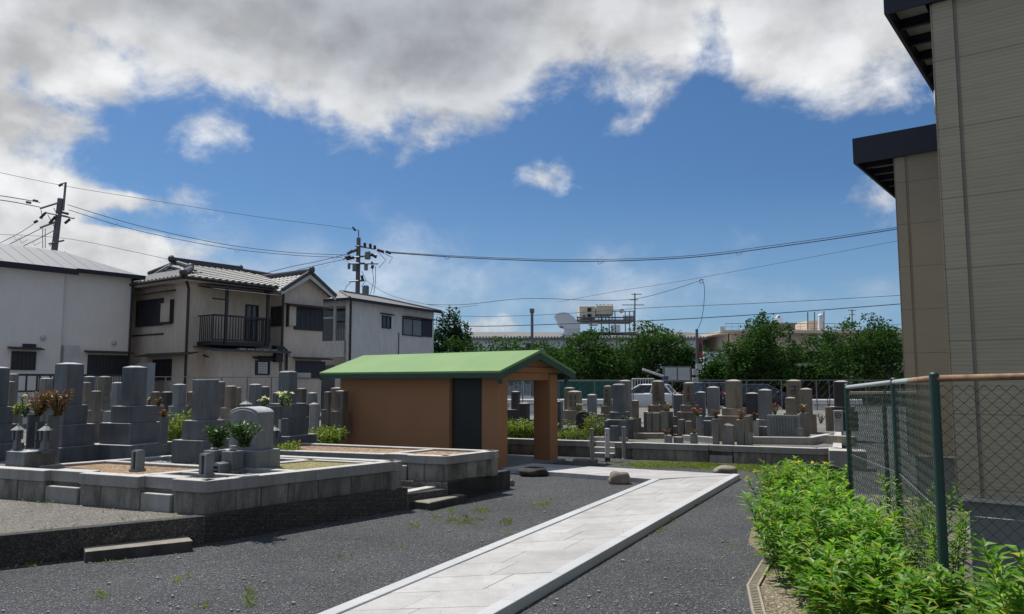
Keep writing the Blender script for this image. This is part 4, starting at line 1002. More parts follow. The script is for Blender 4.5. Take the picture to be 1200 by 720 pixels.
block2('rough grey stone column right of the inscribed slab', 937, 948, 484, 511, 17.8, 'stone_grey')
block2('slate stone block behind the pink flowers left of the slate grey gravestone', 816, 823.5, 487, 509, 18, 'granite_mid')
block2('dark stone block between the pink flowers and the flower columns', 824, 834, 493, 508, 18.2, 'granite_dark')
block2('tan pillar stone with dried flowers near the right fence', 967, 975, 477, 498, 21, 'stone_tan')
cb = block2('pale stone with a carved round crest near the green fence', 977, 987, 481, 498, 20.2, 'granite_light')
X = A(982, 487, 20.2)[0]; frc = Fr(X, 20.2, 0, PG); zc = A(982, 487, 20.1)[2]; mb = MB()
for i in range(14):
    a0, a1 = 2 * math.pi * i / 14, 2 * math.pi * (i + 1) / 14
    mb.tube([frc(.062 * math.cos(a0), -.083, zc + .062 * math.sin(a0)), frc(.062 * math.cos(a1), -.083, zc + .062 * math.sin(a1))], .011, 4)
mb.tube([frc(-.03, -.083, zc), frc(.03, -.083, zc)], .008, 4)
mb.build('crest', M['ink'], cb)
# dark natural boulder stone with rounded top, weeds around
Y_ = 18.6; X = A(683, 500, Y_)[0]; fr = Fr(X, Y_, 0, 10); z1 = A(683, 482, Y_)[2]
mb = MB(); mb.ext(fr, [(-.16, .3), (.16, .3), (.165, z1 - .1), (.12, z1 - .02), (.02, z1), (-.1, z1 - .015), (-.155, z1 - .09)], -.1, .1)
tag(mb.build('gravestone', M['stone_black'], bevel=.02, seg=2), 'dark rounded natural stone among the weeds, right of the porch', 'gravestone')
Y_ = 18; 
mb = MB(); pbox(mb, 651, 660, 470, 508, 18.6, .2, PG, .3); tag(mb.build('gravestone', M['granite_dark'], bevel=.012), 'blue black stone half hidden by the right porch pillar', 'gravestone')
# ---------------------------------------------------------------- flowers in vases and weeds
def sprig(mb_s, mb_l, base, n, h, spread, rr, ll=.07, lw=.022, per=9):
    for i in range(n):
        a = rr.uniform(0, 6.28); t = Vector((math.cos(a) * spread * rr.uniform(.2, 1), math.sin(a) * spread * rr.uniform(.2, 1), h * rr.uniform(.7, 1.0)))
        b = Vector(base); mid = b + Vector((t.x * .6, t.y * .6, t.z * .5)); tip = b + t
        mb_s.tube([b, mid, tip], .004, 3, False)
        for k in range(per):
            u = .06 + .94 * k / per; p = b.lerp(mid, u / .5) if u < .5 else mid.lerp(tip, (u - .5) / .5)
            d = (Vector((rr.gauss(0, 1), rr.gauss(0, 1), rr.uniform(0, 1.2)))).normalized()
            mb_l.leaf(p, d, (rr.gauss(0, .4), rr.gauss(0, .4), 1), ll * rr.uniform(.7, 1.2), lw, rr.uniform(-.2, .5))
        yield tip
def bloom(mb, p, r, rr, n=9):
    for i in range(n):
        a = rr.uniform(0, 6.28); e = rr.uniform(-.1, 1.2)
        d = (math.cos(a) * math.cos(e), math.sin(a) * math.cos(e), math.sin(e))
        mb.leaf(p, d, (rr.gauss(0, .3), rr.gauss(0, .3), 1), r, r * .7, .2)
def bunch(label, px, yb, Y, hpx, spx, leaf, n=7, blooms=None, nb=4, br=.035, ll=.07, seed=0, per=9, z=None):
    if Y > 15: hpx *= .85; br *= .8; ll *= .85
    rr = random.Random(seed or int(px * 3 + yb)); s_ = Y / F
    X, _, zb = A(px, yb, Y)
    if z is not None: zb = z
    t = thing('flower_bunch', label, 'flowers', Fr(X, Y, zb, 0))
    ms, ml, mp = MB(), MB(), MB()
    tips = list(sprig(ms, ml, (X, Y, zb), n, hpx * s_, spx * s_ / 2, rr, ll, ll * .33, per))
    ms.build('stems', M['stem'], t); ml.build('leaves', M[leaf], t)
    if blooms:
        for k in range(nb): bloom(mp, tips[k % len(tips)] + Vector((rr.uniform(-.02, .02), rr.uniform(-.02, .02), 0)), br, rr)
        mp.build('blossoms', M[blooms], t)
    return t
bunch('withered brown sprigs in the left flower stand of the tallest dark gravestone', 45, 489, 10.05, 31, 44, 'leaf_dry', 44, None, per=16, ll=.06)
bunch('withered brown sprigs in the right flower stand of the tallest dark gravestone', 68, 489, 9.9, 33, 32, 'leaf_dry', 38, None, per=17, ll=.06)
bunch('green leaves with small yellow heads at the left edge of the withered sprigs', 29, 490, 10.3, 16, 12, 'leaf_sak', 9, 'pet_yellow', 3, .03)
bunch('upright green bunch with pale flowers beside the leftmost dark gravestone', 20, 487, 10.4, 13, 8, 'leaf_weed', 8, 'pet_yellow', 3, .03)
bunch('single pale yellow flower standing above the withered sprigs', 27, 480, 10.6, 17, 5, 'leaf_sak', 3, 'pet_white', 5, .03, per=4)
bunch('small rusty flowers by the squat brown gravestone under the white board', 175.5, 475, 16.1, 10, 8, 'leaf_dry', 6, 'pet_white', 2, .03)
bunch('withered copper leaves in front of the squat brown gravestone', 185, 477, 16.0, 14, 10, 'leaf_dry', 16, None)
bunch('reddish flowers in the stand right of the second tallest dark gravestone', 192, 490, 10.9, 10, 12, 'leaf_dry', 6, 'pet_pink', 3, .03)
bunch('dark green sprig in the left vase of the arched headstone', 256, 526, 8.72, 27, 34, 'leaf_sak', 22, 'pet_white', 2, .015, .085, per=16)
bunch('dark green sprig with pale buds in the right vase of the arched headstone', 287, 526, 8.6, 32, 42, 'leaf_sak', 26, 'pet_white', 5, .018, .085, per=16)
bunch('white lilies in dark leaves, left of the pair by the rounded top gravestone', 309, 481, 12.7, 15, 14, 'leaf_sak', 8, 'pet_white', 4, .05)
bunch('white lilies and pale stalks, right of the pair by the rounded top gravestone', 331, 477, 12.5, 16, 22, 'leaf_sak', 10, 'pet_white', 6, .05)
bunch('yellow green stalks leaning against the rounded top gravestone', 338, 477, 12.5, 14, 10, 'leaf_weed', 6, None)
bunch('dried red brown plants left of the shed', 378, 499, 15.6, 17, 16, 'leaf_dry', 20, None, z=.5)
bunch('dried grey brown flower heads close to the left end of the shed', 391, 499, 15.5, 19, 14, 'leaf_dry', 16, 'pet_white', 2, .02, z=.5)
bunch('bright green tuft against the left end of the shed', 401, 506, 15.2, 17, 12, 'leaf_weed', 12, None, ll=.1, z=.5)
bunch('pink and purple flowers before the black car tail', 818, 488, 17.9, 11, 18, 'leaf_dry', 14, 'pet_pink', 7, .05)
bunch('red flowers in the left flower column of the tall pale brown gravestone', 839, 492, 16.45, 13, 12, 'leaf_dry', 14, 'pet_pink', 5, .04)
bunch('orange brown flowers in the right flower column of the tall pale brown gravestone', 868, 493, 16.4, 14, 13, 'leaf_dry', 14, 'pet_pink', 4, .04)
bunch('red and white flowers in the slim pale flower stone', 885, 494, 17.2, 12, 10, 'leaf_sak', 7, 'pet_pink', 6, .045)
bunch('pink brown flowers behind the inscribed slab', 908, 487, 17.6, 16, 14, 'leaf_dry', 16, 'pet_pink', 4, .04)
bunch('brown flowers with a white head on the rough grey column', 941, 485, 17.8, 14, 16, 'leaf_dry', 14, 'pet_white', 2, .05)
bunch('withered orange leaves near the thin fence post', 962, 497, 20, 14, 12, 'leaf_dry', 14, None)
bunch('dry sprig on the tan pillar stone near the right fence', 971, 477, 21, 12, 8, 'leaf_dry', 6, None)
bunch('red and cream flowers at the foot of the gravestone before the white car', 781, 483, 18.6, 13, 20, 'leaf_dry', 16, 'pet_white', 3, .04)
bunch('small red sprig left of the gravestone before the white car', 761, 484, 18.6, 12, 8, 'leaf_dry', 6, 'pet_pink', 3, .03)
bunch('white flower beside the carved tan gravestone near the porch', 678, 483, 19.6, 11, 9, 'leaf_sak', 5, 'pet_white', 4, .05)
bunch('reddish stems in the left small flower block', 781, 511, 16.6, 9, 8, 'leaf_dry', 6, None)
bunch('dry spray in the right small flower block', 813, 509, 16.5, 7, 12, 'leaf_dry', 7, 'pet_pink', 1, .03)
bunch('green sprig on the right stand of the smooth dark gravestone', 731, 493, 17.5, 7, 16, 'leaf_sak', 6, 'pet_white', 2, .02)
bunch('dark flowers with white heads near the carved tan gravestone', 652, 500, 18.4, 6, 10, 'leaf_weed', 4, None)

# weeds: taller clumps are things, ground tufts are stuff
def weed(label, xl, xr, yt, yb, Y, n, seed, z, ll=.11, leaf='leaf_weed', bl=None, dep=.5):
    rr = random.Random(seed); ms, ml, mp = MB(), MB(), MB()
    X0, X1 = A(xl, yb, Y)[0], A(xr, yb, Y)[0]; h = A(xl, yt, Y)[2] - z
    t = thing('weed_clump', label, 'weeds', Fr((X0 + X1) / 2, Y, z, 0))
    for i in range(n):
        x = rr.uniform(X0, X1); y = Y + rr.uniform(-dep / 2, dep / 2)
        for tip in sprig(ms, ml, (x, y, z), 2, h * rr.uniform(.5, 1), .07, rr, ll, ll * .24, 8):
            if bl and rr.random() < .12: bloom(mp, tip, .035, rr, 7)
    ms.build('stems', M['stem'], t); ml.build('leaves', M[leaf], t)
    if bl: mp.build('blossoms', M[bl], t)
weed('tall bright weeds seen through the shed porch', 592, 634, 487, 514, 18.3, 90, 1, .31)
weed('low bright weeds between the right porch pillar and the dark rounded stone', 650, 696, 500, 515, 17.9, 70, 2, .31, .08)
weed('yellow flowered weeds behind the left bollard', 686, 710, 478, 514, 18.0, 46, 3, .31, .1, 'leaf_weed', 'pet_yellow')
weed('round yellow green weed clump behind the second tallest dark gravestone', 196, 226, 477, 498, 14.6, 60, 4, .48, .12)
weed('sunlit weeds at the right foot of the small lantern', 326, 350, 514, 525, 11.9, 44, 5, .5, .07)
weed('pale grassy weeds in front of the pale round stone post', 362, 396, 497, 509, 14.4, 70, 6, .48, .1)
weed('thin stalk weeds left of the carved tan gravestone', 664, 676, 488, 510, 18.2, 12, 8, .31, .08)
def tufts(name, label, spots, mat, seed, h=(.03, .08), z=0.0):
    rr = random.Random(seed); mb = MB()
    for px, py, wx, hy, n in spots:
        for i in range(n):
            a = rr.uniform(0, 6.28); q = math.sqrt(rr.random())
            x, y = G(px + wx * q * math.cos(a), py + hy * q * math.sin(a), z)
            for k in range(4):
                d = Vector((rr.gauss(0, .7), rr.gauss(0, .7), 1)).normalized(); hh = rr.uniform(*h)
                mb.leaf((x + rr.uniform(-.03, .03), y + rr.uniform(-.03, .03), z), d, (rr.gauss(0, 1), rr.gauss(0, 1), .3), hh, hh * .22, .3)
    tag(mb.build(name, M[mat]), label, 'weeds', None, 'stuff')
tufts('weeds', 'scattered green weeds growing through the dark gravel', [(545, 611, 22, 6, 60), (565, 599, 9, 3, 26), (593, 613, 8, 4, 26), (635, 592, 9, 4, 24), (530, 600, 6, 3, 14), (513, 608, 5, 3, 10), (485, 618, 6, 4, 12), (292, 700, 7, 14, 26), (118, 699, 14, 4, 10), (240, 712, 9, 3, 7), (77, 657, 6, 3, 6), (30, 662, 16, 4, 12), (598, 626, 5, 2, 8), (790, 610, 4, 2, 5), (773, 622, 5, 3, 7), (640, 588, 30, 6, 20), (430, 590, 40, 6, 14), (350, 610, 40, 6, 14), (150, 660, 60, 3, 10), (700, 655, 20, 20, 6), (820, 590, 12, 4, 6), (850, 640, 14, 6, 6), (765, 575, 16, 3, 10), (690, 598, 10, 3, 8), (470, 640, 16, 5, 6), (400, 655, 22, 6, 6), (215, 680, 20, 5, 6)], 'leaf_weed', 5, (.02, .05))
tufts('grass_strip', 'thin green grass strip along the foot of the right granite wall', [(790, 546, 60, 4, 700), (860, 548, 60, 3, 600), (905, 551, 45, 4, 420), (750, 544, 40, 3, 120), (960, 556, 40, 5, 200)], 'leaf_weed', 6, (.02, .06))
tufts('terrace_weeds', 'tiny yellow weeds on the left gravel terrace', [(40, 590, 30, 4, 16), (75, 588, 6, 2, 8), (160, 605, 60, 8, 12), (50, 612, 50, 12, 10)], 'leaf_weed', 7, (.02, .045), ZT)
tufts('plot_weeds', 'sparse weeds along the gravel of the left plots', [(130, 537, 12, 2, 10), (95, 538, 10, 1.5, 8), (25, 541, 6, 3, 6), (225, 545, 8, 2, 6), (380, 541, 40, 3, 90), (55, 545, 20, 2, 8)], 'leaf_weed', 9, (.02, .05), ZC - .05)
# loose light stone chips on the gravel
rr = random.Random(3); mb = MB()
for i in range(2600):
    px = rr.uniform(-40, 960); py = 560 + 185 * rr.random() ** .8
    x, y = G(px, py)
    r_ = rr.uniform(.004, .010) * (1 if rr.random() < .93 else 1.9)
    mb.sph((x, y, r_ * .5), r_, r_ * rr.uniform(.7, 1), r_ * .7, 5, 3, .25, rr)
def inside(p, poly):
    c = False; j = len(poly) - 1
    for i in range(len(poly)):
        if (poly[i][1] > p[1]) != (poly[j][1] > p[1]) and p[0] < (poly[j][0] - poly[i][0]) * (p[1] - poly[i][1]) / (poly[j][1] - poly[i][1]) + poly[i][0]: c = not c
        j = i
    return c
for i in range(110):
    t_ = rr.random(); u_ = rr.random() ** 1.5
    x, y = seg_pt(seg_pt(la, lb, t_), seg_pt(ra, rb, t_), u_); r_ = rr.uniform(.002, .005)
    mb.sph((x, y, ZP + .012 + r_ * .3), r_, r_, r_ * .7, 5, 3, .25, rr)
tag(mb.build('loose_chips', M['granite_light']), 'light stone chips scattered over the dark gravel', 'stone chips', None, 'stuff')
# ---------------------------------------------------------------- right building (two stepped wings)
BB = 37.9                      # bearing looking into the facade
def wing(label, cx, cy, cor, oF, wid, dep, wallmat, name='hall_wing', zf=.69, zw=4.42, fasc=.36, zfas=4.56, jx=.155):
    fr = Fr(cx, cy, 0, BB)     # local x runs right along the facade, y into the building
    t = thing(name, label, 'building', fr)
    zw = fr.hit(*cor, -oF)[1] - .003
    mb = MB(); mb.box(fr, .0, wid, 0, dep, zf, zw + .25); mb.build('wall', M[wallmat], t)
    mb = MB(); mb.box(fr, -.012, jx, -.018, -.003, zf + .01, zw); mb.box(fr, -.018, -.003, -.018, .25, zf + .01, zw); mb.build('corner_board', M[wallmat], t)
    mb = MB(); mb.box(fr, jx + .002, jx + .024, -.008, -.001, zf, zw); mb.build('joint', M['jointdark'], t)
    mb = MB(); mb.box(fr, .06, wid, .05, dep, -.02, zf - .003); mb.build('foundation', M['found'], t)
    mb = MB(); mb.box(fr, -.03, wid, -.04, .05, zf - .02, zf + .006); mb.build('flashing', M['flash'], t)
    xh, zfas = fr.hit(*cor, -oF); x0, y0 = xh, -oF; zw = zfas
    mb = MB()
    mb.box(fr, x0, wid, y0, y0 + .03, zfas, zfas + fasc); mb.box(fr, x0, x0 + .03, y0 + .033, dep, zfas, zfas + fasc)
    mb.box(fr, x0, wid, y0 + .031, dep, zfas + fasc - .03, zfas + fasc - .001)
    mb.build('fascia', M['navy'], t)
    n = int((dep - y0) / .455)
    for i in range(n):                                   # rafters under the left eave
        y = y0 + .08 + i * .455; MB().box(fr, x0 + .032, .0, y, y + .045, zfas + .05, zfas + .14).build('rafter', M['navy'], t)
    mb = MB()
    for i in range(n):                                   # soffit boards between the rafters; slits towards the wall let light in
        y = y0 + .127 + i * .455; mb.box(fr, x0 + .034, -.06 if i % 3 else -.1, y, y + .40, zfas + .142, zfas + .15)
    mb.build('soffit', M['soffit'], t)
    return t, fr
w1t, w1f = wing('large grey ribbed building wing with navy eaves at the right edge', 3.715, 6.5, (1036, 17), .07, 7, 9, 'siding')
w2t, w2f = wing('beige building wing with navy eaves set back behind the grey one', 5.26, 10.3, (1000, 192), .07, 5, 9, 'siding_far', jx=.12)
mb = MB(); c = w1f(-.16, .9, 0); mb.tube([w1f(-.13, 1.3, 4.38), w1f(-.13, 1.3, 4.62)], [.09, .085], 12); mb.sph(w1f(-.13, 1.3, 4.62), .085, .085, .09); mb.build('vent_hood', M['offwhite'], w1t, smooth=True)
struct(MB().prism([(2.62, 4.4), (2.2, 3.0), (8, 1.6), (9, 9.5), (5.0, 11.5), (3.85, 9.2)], -.02, .012).build('gravel_strip', M['terrace']))
# narrow concrete kerb behind the fence
fA = Vector((1.98, 2.7)); fB = Vector((2.57, 4.7)); fC = Vector((3.32, 6.75)); fD = Vector((3.69, 8.55))
mb = kerb_wall('', [(2.76, 4.75), (3.5, 6.8), (3.95, 8.9)], -.02, .1, .12, None, 3, 1, .004)
tag(mb.build('ground_kerb', M['kerbtop'], bevel=.01), 'low concrete kerb on the ground behind the green wire fence', 'kerb')

# ---------------------------------------------------------------- green chain link fence
fpts = [(4.2, 3.5, 1.745), (2.572, 4.7, 1.694), (3.325, 6.72, 1.67), (3.685, 8.5, 1.612)]
fen = thing('wire_fence', 'green chain link fence with rusty top rail beside the grey building', 'fence', Fr(2.572, 4.7, 0, 16))
def mesh_panel(p, q, z0, z1a, z1b, cell, r, mb, sides=3):
    p = Vector(p[:2]); q = Vector(q[:2]); Ln = (q - p).length; d = (q - p) / Ln; nn = Vector((-d.y, d.x))
    n = int(Ln / cell); 
    for i in range(n):
        pts = []; k = 0; z = z0
        while True:
            x = (i + (1 if (k + i) % 2 else 0)) * cell
            zt = z1a + (z1b - z1a) * min(1, x / Ln)
            if z > zt: break
            o = .003 if (k % 2) else -.003
            pts.append((p.x + d.x * x + nn.x * o, p.y + d.y * x + nn.y * o, z)); z += cell; k += 1
        if len(pts) > 2: mb.tube(pts, r, sides, False)
for i, (x, y, z) in enumerate(fpts):
    mb = MB(); mb.tube([(x, y, -.1), (x, y, z + .0)], .0275, 12); mb.sph((x, y, z), .0285, .0285, .014, 12, 4)
    mb.build('post', M['green_post'], fen, smooth=False)
mb = MB()
for a, b in zip(fpts[:-1], fpts[1:]):
    mb.tube([(a[0] + .0, a[1], a[2] - .028), (b[0], b[1], b[2] - .028)], .021, 10)
mb.build('top_rail', M['rail'], fen, smooth=True)
mb = MB()
for a, b in zip(fpts[:-1], fpts[1:]): mesh_panel(a, b, .08, a[2] - .05, b[2] - .05, .036, .0024 if a[1] < 4 else .0015, mb)
mb.build('mesh', M['greenwire'], fen)
mb = MB()
for zz in (.86, .1):
    for a, b in zip(fpts[:-1], fpts[1:]): mb.tube([(a[0] + .01, a[1], zz), (b[0] + .01, b[1], zz)], .0022, 4, False)
mb.build('tension_wire', M['alu'], fen)
fe2 = thing('wire_fence', 'dense green netted fence returning from the last fence post to the building', 'fence', Fr(3.685, 8.5, 0, 60))
a, b = (3.74, 8.6, 1.5), (5.3, 10.15, 1.5)
mb = MB(); mesh_panel(a, b, .1, 1.52, 1.5, .03, .0026, mb); mb.build('mesh', M['netwire'], fe2)
mb = MB(); mb.tube([a[:2] + (1.52,), b[:2] + (1.5,)], .017, 8); mb.build('top_rail', M['alu'], fe2)
MB().tube([(4.5, 9.36, -.05), (4.5, 9.36, 1.53)], .024, 10).build('post', M['green_post'], fe2)
# dark arched slab behind the shrubs
X, Y = A(960, 545, 9.3)[0], 9.3; fr = Fr(X, Y, 0, 8)
mb = MB(); mb.ext(fr, [(-.335, 0), (.335, 0)] + [(.335 * math.cos(math.pi * i / 16), .575 + .085 * math.sin(math.pi * i / 16)) for i in range(17)], 0, .09)
tag(mb.build('arched_slab', M['drum'], bevel=.006), 'dark arched slab with pale top edge standing behind the shrub tips', 'slab')
# water tank / round topped unit behind the fence
c = A(1060, 450, 9.9); fr = Fr(5.0, 9.75, 0, BB); 

# ---------------------------------------------------------------- planting bed, plastic edging and shrubs
ed = [G(905, 648), G(893, 660), G(875, 690), G(881, 722), G(900, 760)]
mb = MB()
for a, b in zip(ed[:-1], ed[1:]):
    a2, b2 = inset(a, b, 1, .095) if False else inset(a, b, -1, .095)
    Ln = math.dist(a, b)
    for u in (0, .8):
        p0, p1 = seg_pt(a, a2, u), seg_pt(b, b2, u); q0, q1 = seg_pt(a, a2, u + .2), seg_pt(b, b2, u + .2)
        mb.prism([p0, p1, q1, q0], -.01, .035)
    n = int(Ln / .042)
    for i in range(n):
        t0, t1 = i / n, (i + .38) / n
        mb.prism([seg_pt(seg_pt(a, a2, .2), seg_pt(b, b2, .2), t0), seg_pt(seg_pt(a, a2, .2), seg_pt(b, b2, .2), t1), seg_pt(seg_pt(a, a2, .8), seg_pt(b, b2, .8), t1), seg_pt(seg_pt(a, a2, .8), seg_pt(b, b2, .8), t0)], -.01, .033)
tag(mb.build('garden_edging', M['plastic'], bevel=.002), 'beige plastic grid edging bent around the planting bed', 'edging')
bedp = [inset(a, b, -1, .09)[0] for a, b in zip(ed[:-1], ed[1:])]
struct(MB().prism([(3.6, 2.4), (1.9, 3.2)] + bedp[::-1][:-1] + [(2.4, 8.0), (2.9, 9.4), (3.68, 9.0), (3.31, 6.75), (2.56, 4.75), (4.2, 3.4)], -.02, .016).build('planting_bed', M['bed']))
def shrub(label, stems, seed, hl, leafL=.105, lw=.02, mat='leaf_bush', yellow=None, lean=(0, 0)):
    rr = random.Random(seed); ms, ml, mp = MB(), MB(), MB()
    cx = sum(s[0] for s in stems) / len(stems); cy = sum(s[1] for s in stems) / len(stems)
    t = thing('shrub', label, 'shrub', Fr(cx, cy, .016, 0))
    for (x, y, h) in stems:
        a = rr.uniform(0, 6.28); sp = rr.uniform(.02, .22) * h / .6
        b = Vector((x, y, .01)); tip = b + Vector((math.cos(a) * sp + lean[0] * h, math.sin(a) * sp + lean[1] * h, h))
        mid = b.lerp(tip, .5) + Vector((0, 0, h * .1))
        ms.tube([b, mid, tip], [.004, .003, .0015], 3, False)
        n = int(32 * h / .6) + 5; ph = rr.uniform(0, 6.28)
        for k in range(n):
            u = .1 + .9 * (k / n) ** .8; p = b.lerp(mid, u * 2) if u < .5 else mid.lerp(tip, u * 2 - 1)
            az = ph + k * 2.4 + rr.uniform(-.4, .4); e = .15 + .75 * u * rr.uniform(.6, 1.1)
            d = Vector((math.cos(az) * math.cos(e), math.sin(az) * math.cos(e), math.sin(e)))
            LL = leafL * rr.uniform(.45, 1.22) * (1 - .45 * max(0, u - .75) / .25)
            side = Vector((-math.sin(az), math.cos(az), 0)); nn = d.cross(side) * -1
            # two segment bent lanceolate blade
            w = lw * rr.uniform(.8, 1.2); p1 = p + d * LL * .4; d2 = (d + Vector((0, 0, -.45))).normalized(); p2 = p1 + d2 * LL * .6
            s2 = (side + nn * rr.uniform(-.3, .3)).normalized()
            ml.add([p, p1 - s2 * w * .5 + Vector((0, 0, .004)), p1 - Vector((0, 0, .003)), p1 + s2 * w * .5 + Vector((0, 0, .004)), p2], [(0, 1, 2), (0, 2, 3), (1, 4, 2), (2, 4, 3)])
        if yellow and rr.random() < yellow: bloom(mp, tip, .04, rr, 6)
    ms.build('stems', M['stem'], t); ml.build('leaves', M[mat], t)
    if mp.v: mp.build('blossoms', M['pet_yellow'], t)
    return t
rr = random.Random(21)
def fx(y): # fence x at y
    for a, b in zip(fpts[1:-1], fpts[2:]):
        if a[1] <= y <= b[1]: return a[0] + (b[0] - a[0]) * (y - a[1]) / (b[1] - a[1])
    return fpts[-1][0] - .05 if y > 5 else 2.572 + (4.7 - y) * .55
main = []
XL = [(3.9, 2.05), (4.5, 2.0), (5.2, 1.99), (6.0, 2.02), (7.0, 2.12), (8.0, 2.5), (9.3, 3.1)]
def xl_of(y):
    for a, b in zip(XL[:-1], XL[1:]):
        if a[0] <= y <= b[0]: return a[1] + (b[1] - a[1]) * (y - a[0]) / (b[0] - a[0])
for i in range(430):
    y = 4.2 + 4.9 * rr.random(); xr_ = fx(y) - .06; xl_ = xl_of(y)
    u = rr.random(); x = xl_ + .08 + (xr_ - xl_ - .08) * u
    h = .36 + .32 * math.sin(math.pi * min(1, .12 + u * .95)) + rr.uniform(-.12, .1)
    if 5.4 < y < 8: h *= 1.13
    if y < 5.4: h *= .78 + .22 * max(0, (y - 4.2) / 1.2)
    h *= .86 + .2 * math.sin(x * 5.1 + y * 2.3) * math.sin(y * 3.7)
    main.append((x, y, h))
shrub('lush bright green shrub mass spilling from the bed along the wire fence', main, 1, 1, .155, .035, lean=(-.1, -.08))
shrub('upright sprigs with orange yellow flowers at the far left of the shrub mass', [(xl_of(y) + rr.uniform(-.02, .75), y, rr.uniform(.5, .76)) for y in [rr.uniform(8.2, 9.2) for _ in range(74)]], 2, 1, .14, .027, yellow=.14)
shrub('tall leafy shrub tip rising at the lower right corner', [(y * rr.uniform(.615, .72), y, rr.uniform(.6, .98) * (.75 + .25 * (3.9 - y) / .7)) for y in [rr.uniform(3.2, 3.9) for _ in range(34)]], 3, 1, .155, .031)
shrub('low leafy sprigs around the foot of the nearest fence post', [(2.45 + rr.uniform(-.35, .35), y, rr.uniform(.36, .62)) for y in [rr.uniform(3.7, 4.65) for _ in range(56)]], 6, 1, .15, .029)
shrub('slim sprigs growing through the fence between the two nearest posts', [(fx(y) + rr.uniform(-.04, .16), y, rr.uniform(.55, .95)) for y in [rr.uniform(4.9, 6.6) for _ in range(26)]], 4, 1)
mb = MB(); mb.tube([A(920, 655, 6.0), A(934, 695, 5.6), A(955, 718, 5.3)], .005, 4)
mb = MB(); p = G(925, 688); q = G(950, 716); mb.tube([(p[0], p[1], .16), (p[0] + .05, p[1] - .2, .04), (q[0], q[1], .03), (q[0] + .2, q[1] - .4, .05)], .006, 5)
tag(mb.build('fallen_stem', M['stem']), 'bare stem lying on the soil under the shrub', 'plant stem')
# ---------------------------------------------------------------- houses at left
def window(t, fr, r, kind='shutter', name='window', awn=None, yo=0.0):
    """r = pixel rectangle (x0, x1, y0, y1) read on the facade plane"""
    xa, za = fr.hit(r[0], r[2], yo); xb, zb = fr.hit(r[1], r[3], yo)
    xc, zc = fr.hit(r[1], r[2], yo); xd, zd = fr.hit(r[0], r[3], yo)
    x0, x1 = min(xa, xb), max(xa, xb); z1 = (za + zc) / 2; z0 = (zb + zd) / 2
    mb = MB(); e = .05
    mb.box(fr, x0 - e, x1 + e, yo - .05, yo + .02, z1, z1 + e); mb.box(fr, x0 - e, x1 + e, yo - .05, yo + .02, z0 - e, z0)
    mb.box(fr, x0 - e, x0, yo - .05, yo + .02, z0, z1); mb.box(fr, x1, x1 + e, yo - .05, yo + .02, z0, z1)
    if kind in ('glass', 'curtain'): mb.box(fr, (x0 + x1) / 2 - .02, (x0 + x1) / 2 + .02, yo - .035, yo + .02, z0, z1)
    w = mb.build(name, M['dkmetal'], t)
    mb = MB()
    if kind == 'shutter':
        n = max(2, int((x1 - x0) / .11))
        for i in range(n):
            a = x0 + (x1 - x0) * i / n; b = x0 + (x1 - x0) * (i + 1) / n
            mb.box(fr, a + .004, b - .004, yo - .04 + (.006 if i % 2 else 0), yo + .015, z0, z1)
        mb.build('shutter', M['shutter'], w)
    elif kind == 'grille':
        mb.box(fr, x0, x1, yo - .005, yo + .01, z0, z1); mb.build('pane', M['glass'], w); mb = MB()
        n = 5
        for i in range(n): z = z0 + (z1 - z0) * (i + .5) / n; mb.box(fr, x0 + .05, x1 - .05, yo - .045, yo - .03, z - .035, z + .03)
        mb.build('grille', M['offwhite'], w)
    else:
        mb.box(fr, x0, x1, yo - .012, yo + .01, z0, z1); mb.build('pane', M['curtain' if kind == 'curtain' else 'glass'], w)
    if awn:
        mb = MB(); mb.extx(fr, [(yo - awn, z1 + .1), (yo, z1 + .16), (yo, z1 + .2), (yo - awn, z1 + .13)], x0 - .18, x1 + .18); mb.build('awning', M['wood'], w)
    return x0, x1, z0, z1
def down(t, pts, r=.035, nm='drainpipe', mat='dkmetal'): MB().tube(pts, r, 8).build(nm, M[mat], t)
AZ = 37.0
# white house -------------------------------------------------
h1 = Fr(-13.86, 27.9, 0, AZ - 90)
t = thing('house', 'white rendered house with grey metal roof at the far left', 'house', h1)
zE = 5.45
xs_, _ = h1.hit(73, 330)
mb = MB(); mb.box(h1, xs_, .0, 0, 4.2, 0, zE); mb.build('wall', M['hwhite'], t)
MB().box(h1, -11, xs_ - .002, -.16, 4.2, 0, zE - .02).build('front_wall', M['hwhite'], t)
mb = MB(); rh = 6.36
ridge_a, ridge_b = (-11.3, 1.85), (-1.75, 1.85)
ev = lambda x, y, z: h1(x, y, z)
vs_ = [ev(-11.3, -.42, zE), ev(.2, -.35, zE + .02), ev(.2, 4.5, zE), ev(-11.3, 4.5, zE), ev(-11.3, 1.85, rh), ev(-1.75, 1.85, rh)]
mb.add(vs_, [(0, 1, 5, 4), (1, 2, 5), (2, 3, 4, 5), (0, 4, 3), (3, 2, 1, 0)])
rf = mb.build('roof', M['metalroof'], t)
mb = MB()
for i in range(24):
    x = -11.2 + i * .455
    if x > -1.6:
        k = (x + 1.75) / 1.95; top = (1.85 - 2.2 * k, rh - (rh - zE) * k)
    else: top = (1.85, rh)
    mb.tube([ev(x, -.33, zE + .03), ev(x, top[0], top[1] - .0)], .014, 4)
mb.build('seam', M['metalroof'], rf)
MB().box(h1, -11.3, xs_ + .28, -.56, -.42, zE - .2, zE - .05).build('gutter', M['navy'], t); MB().box(h1, xs_ + .3, .24, -.4, -.3, zE - .1, zE + .04).build('gutter', M['navy'], t)
mb = MB(); mb.box(h1, .1, .22, -.3, 4.4, zE - .1, zE - .002); mb.build('fascia', M['navy'], t)
window(t, h1, (15.5, 39, 414, 432), 'shutter', awn=.35, yo=-.16)
window(t, h1, (104.5, 147, 418, 438), 'shutter', awn=.25)
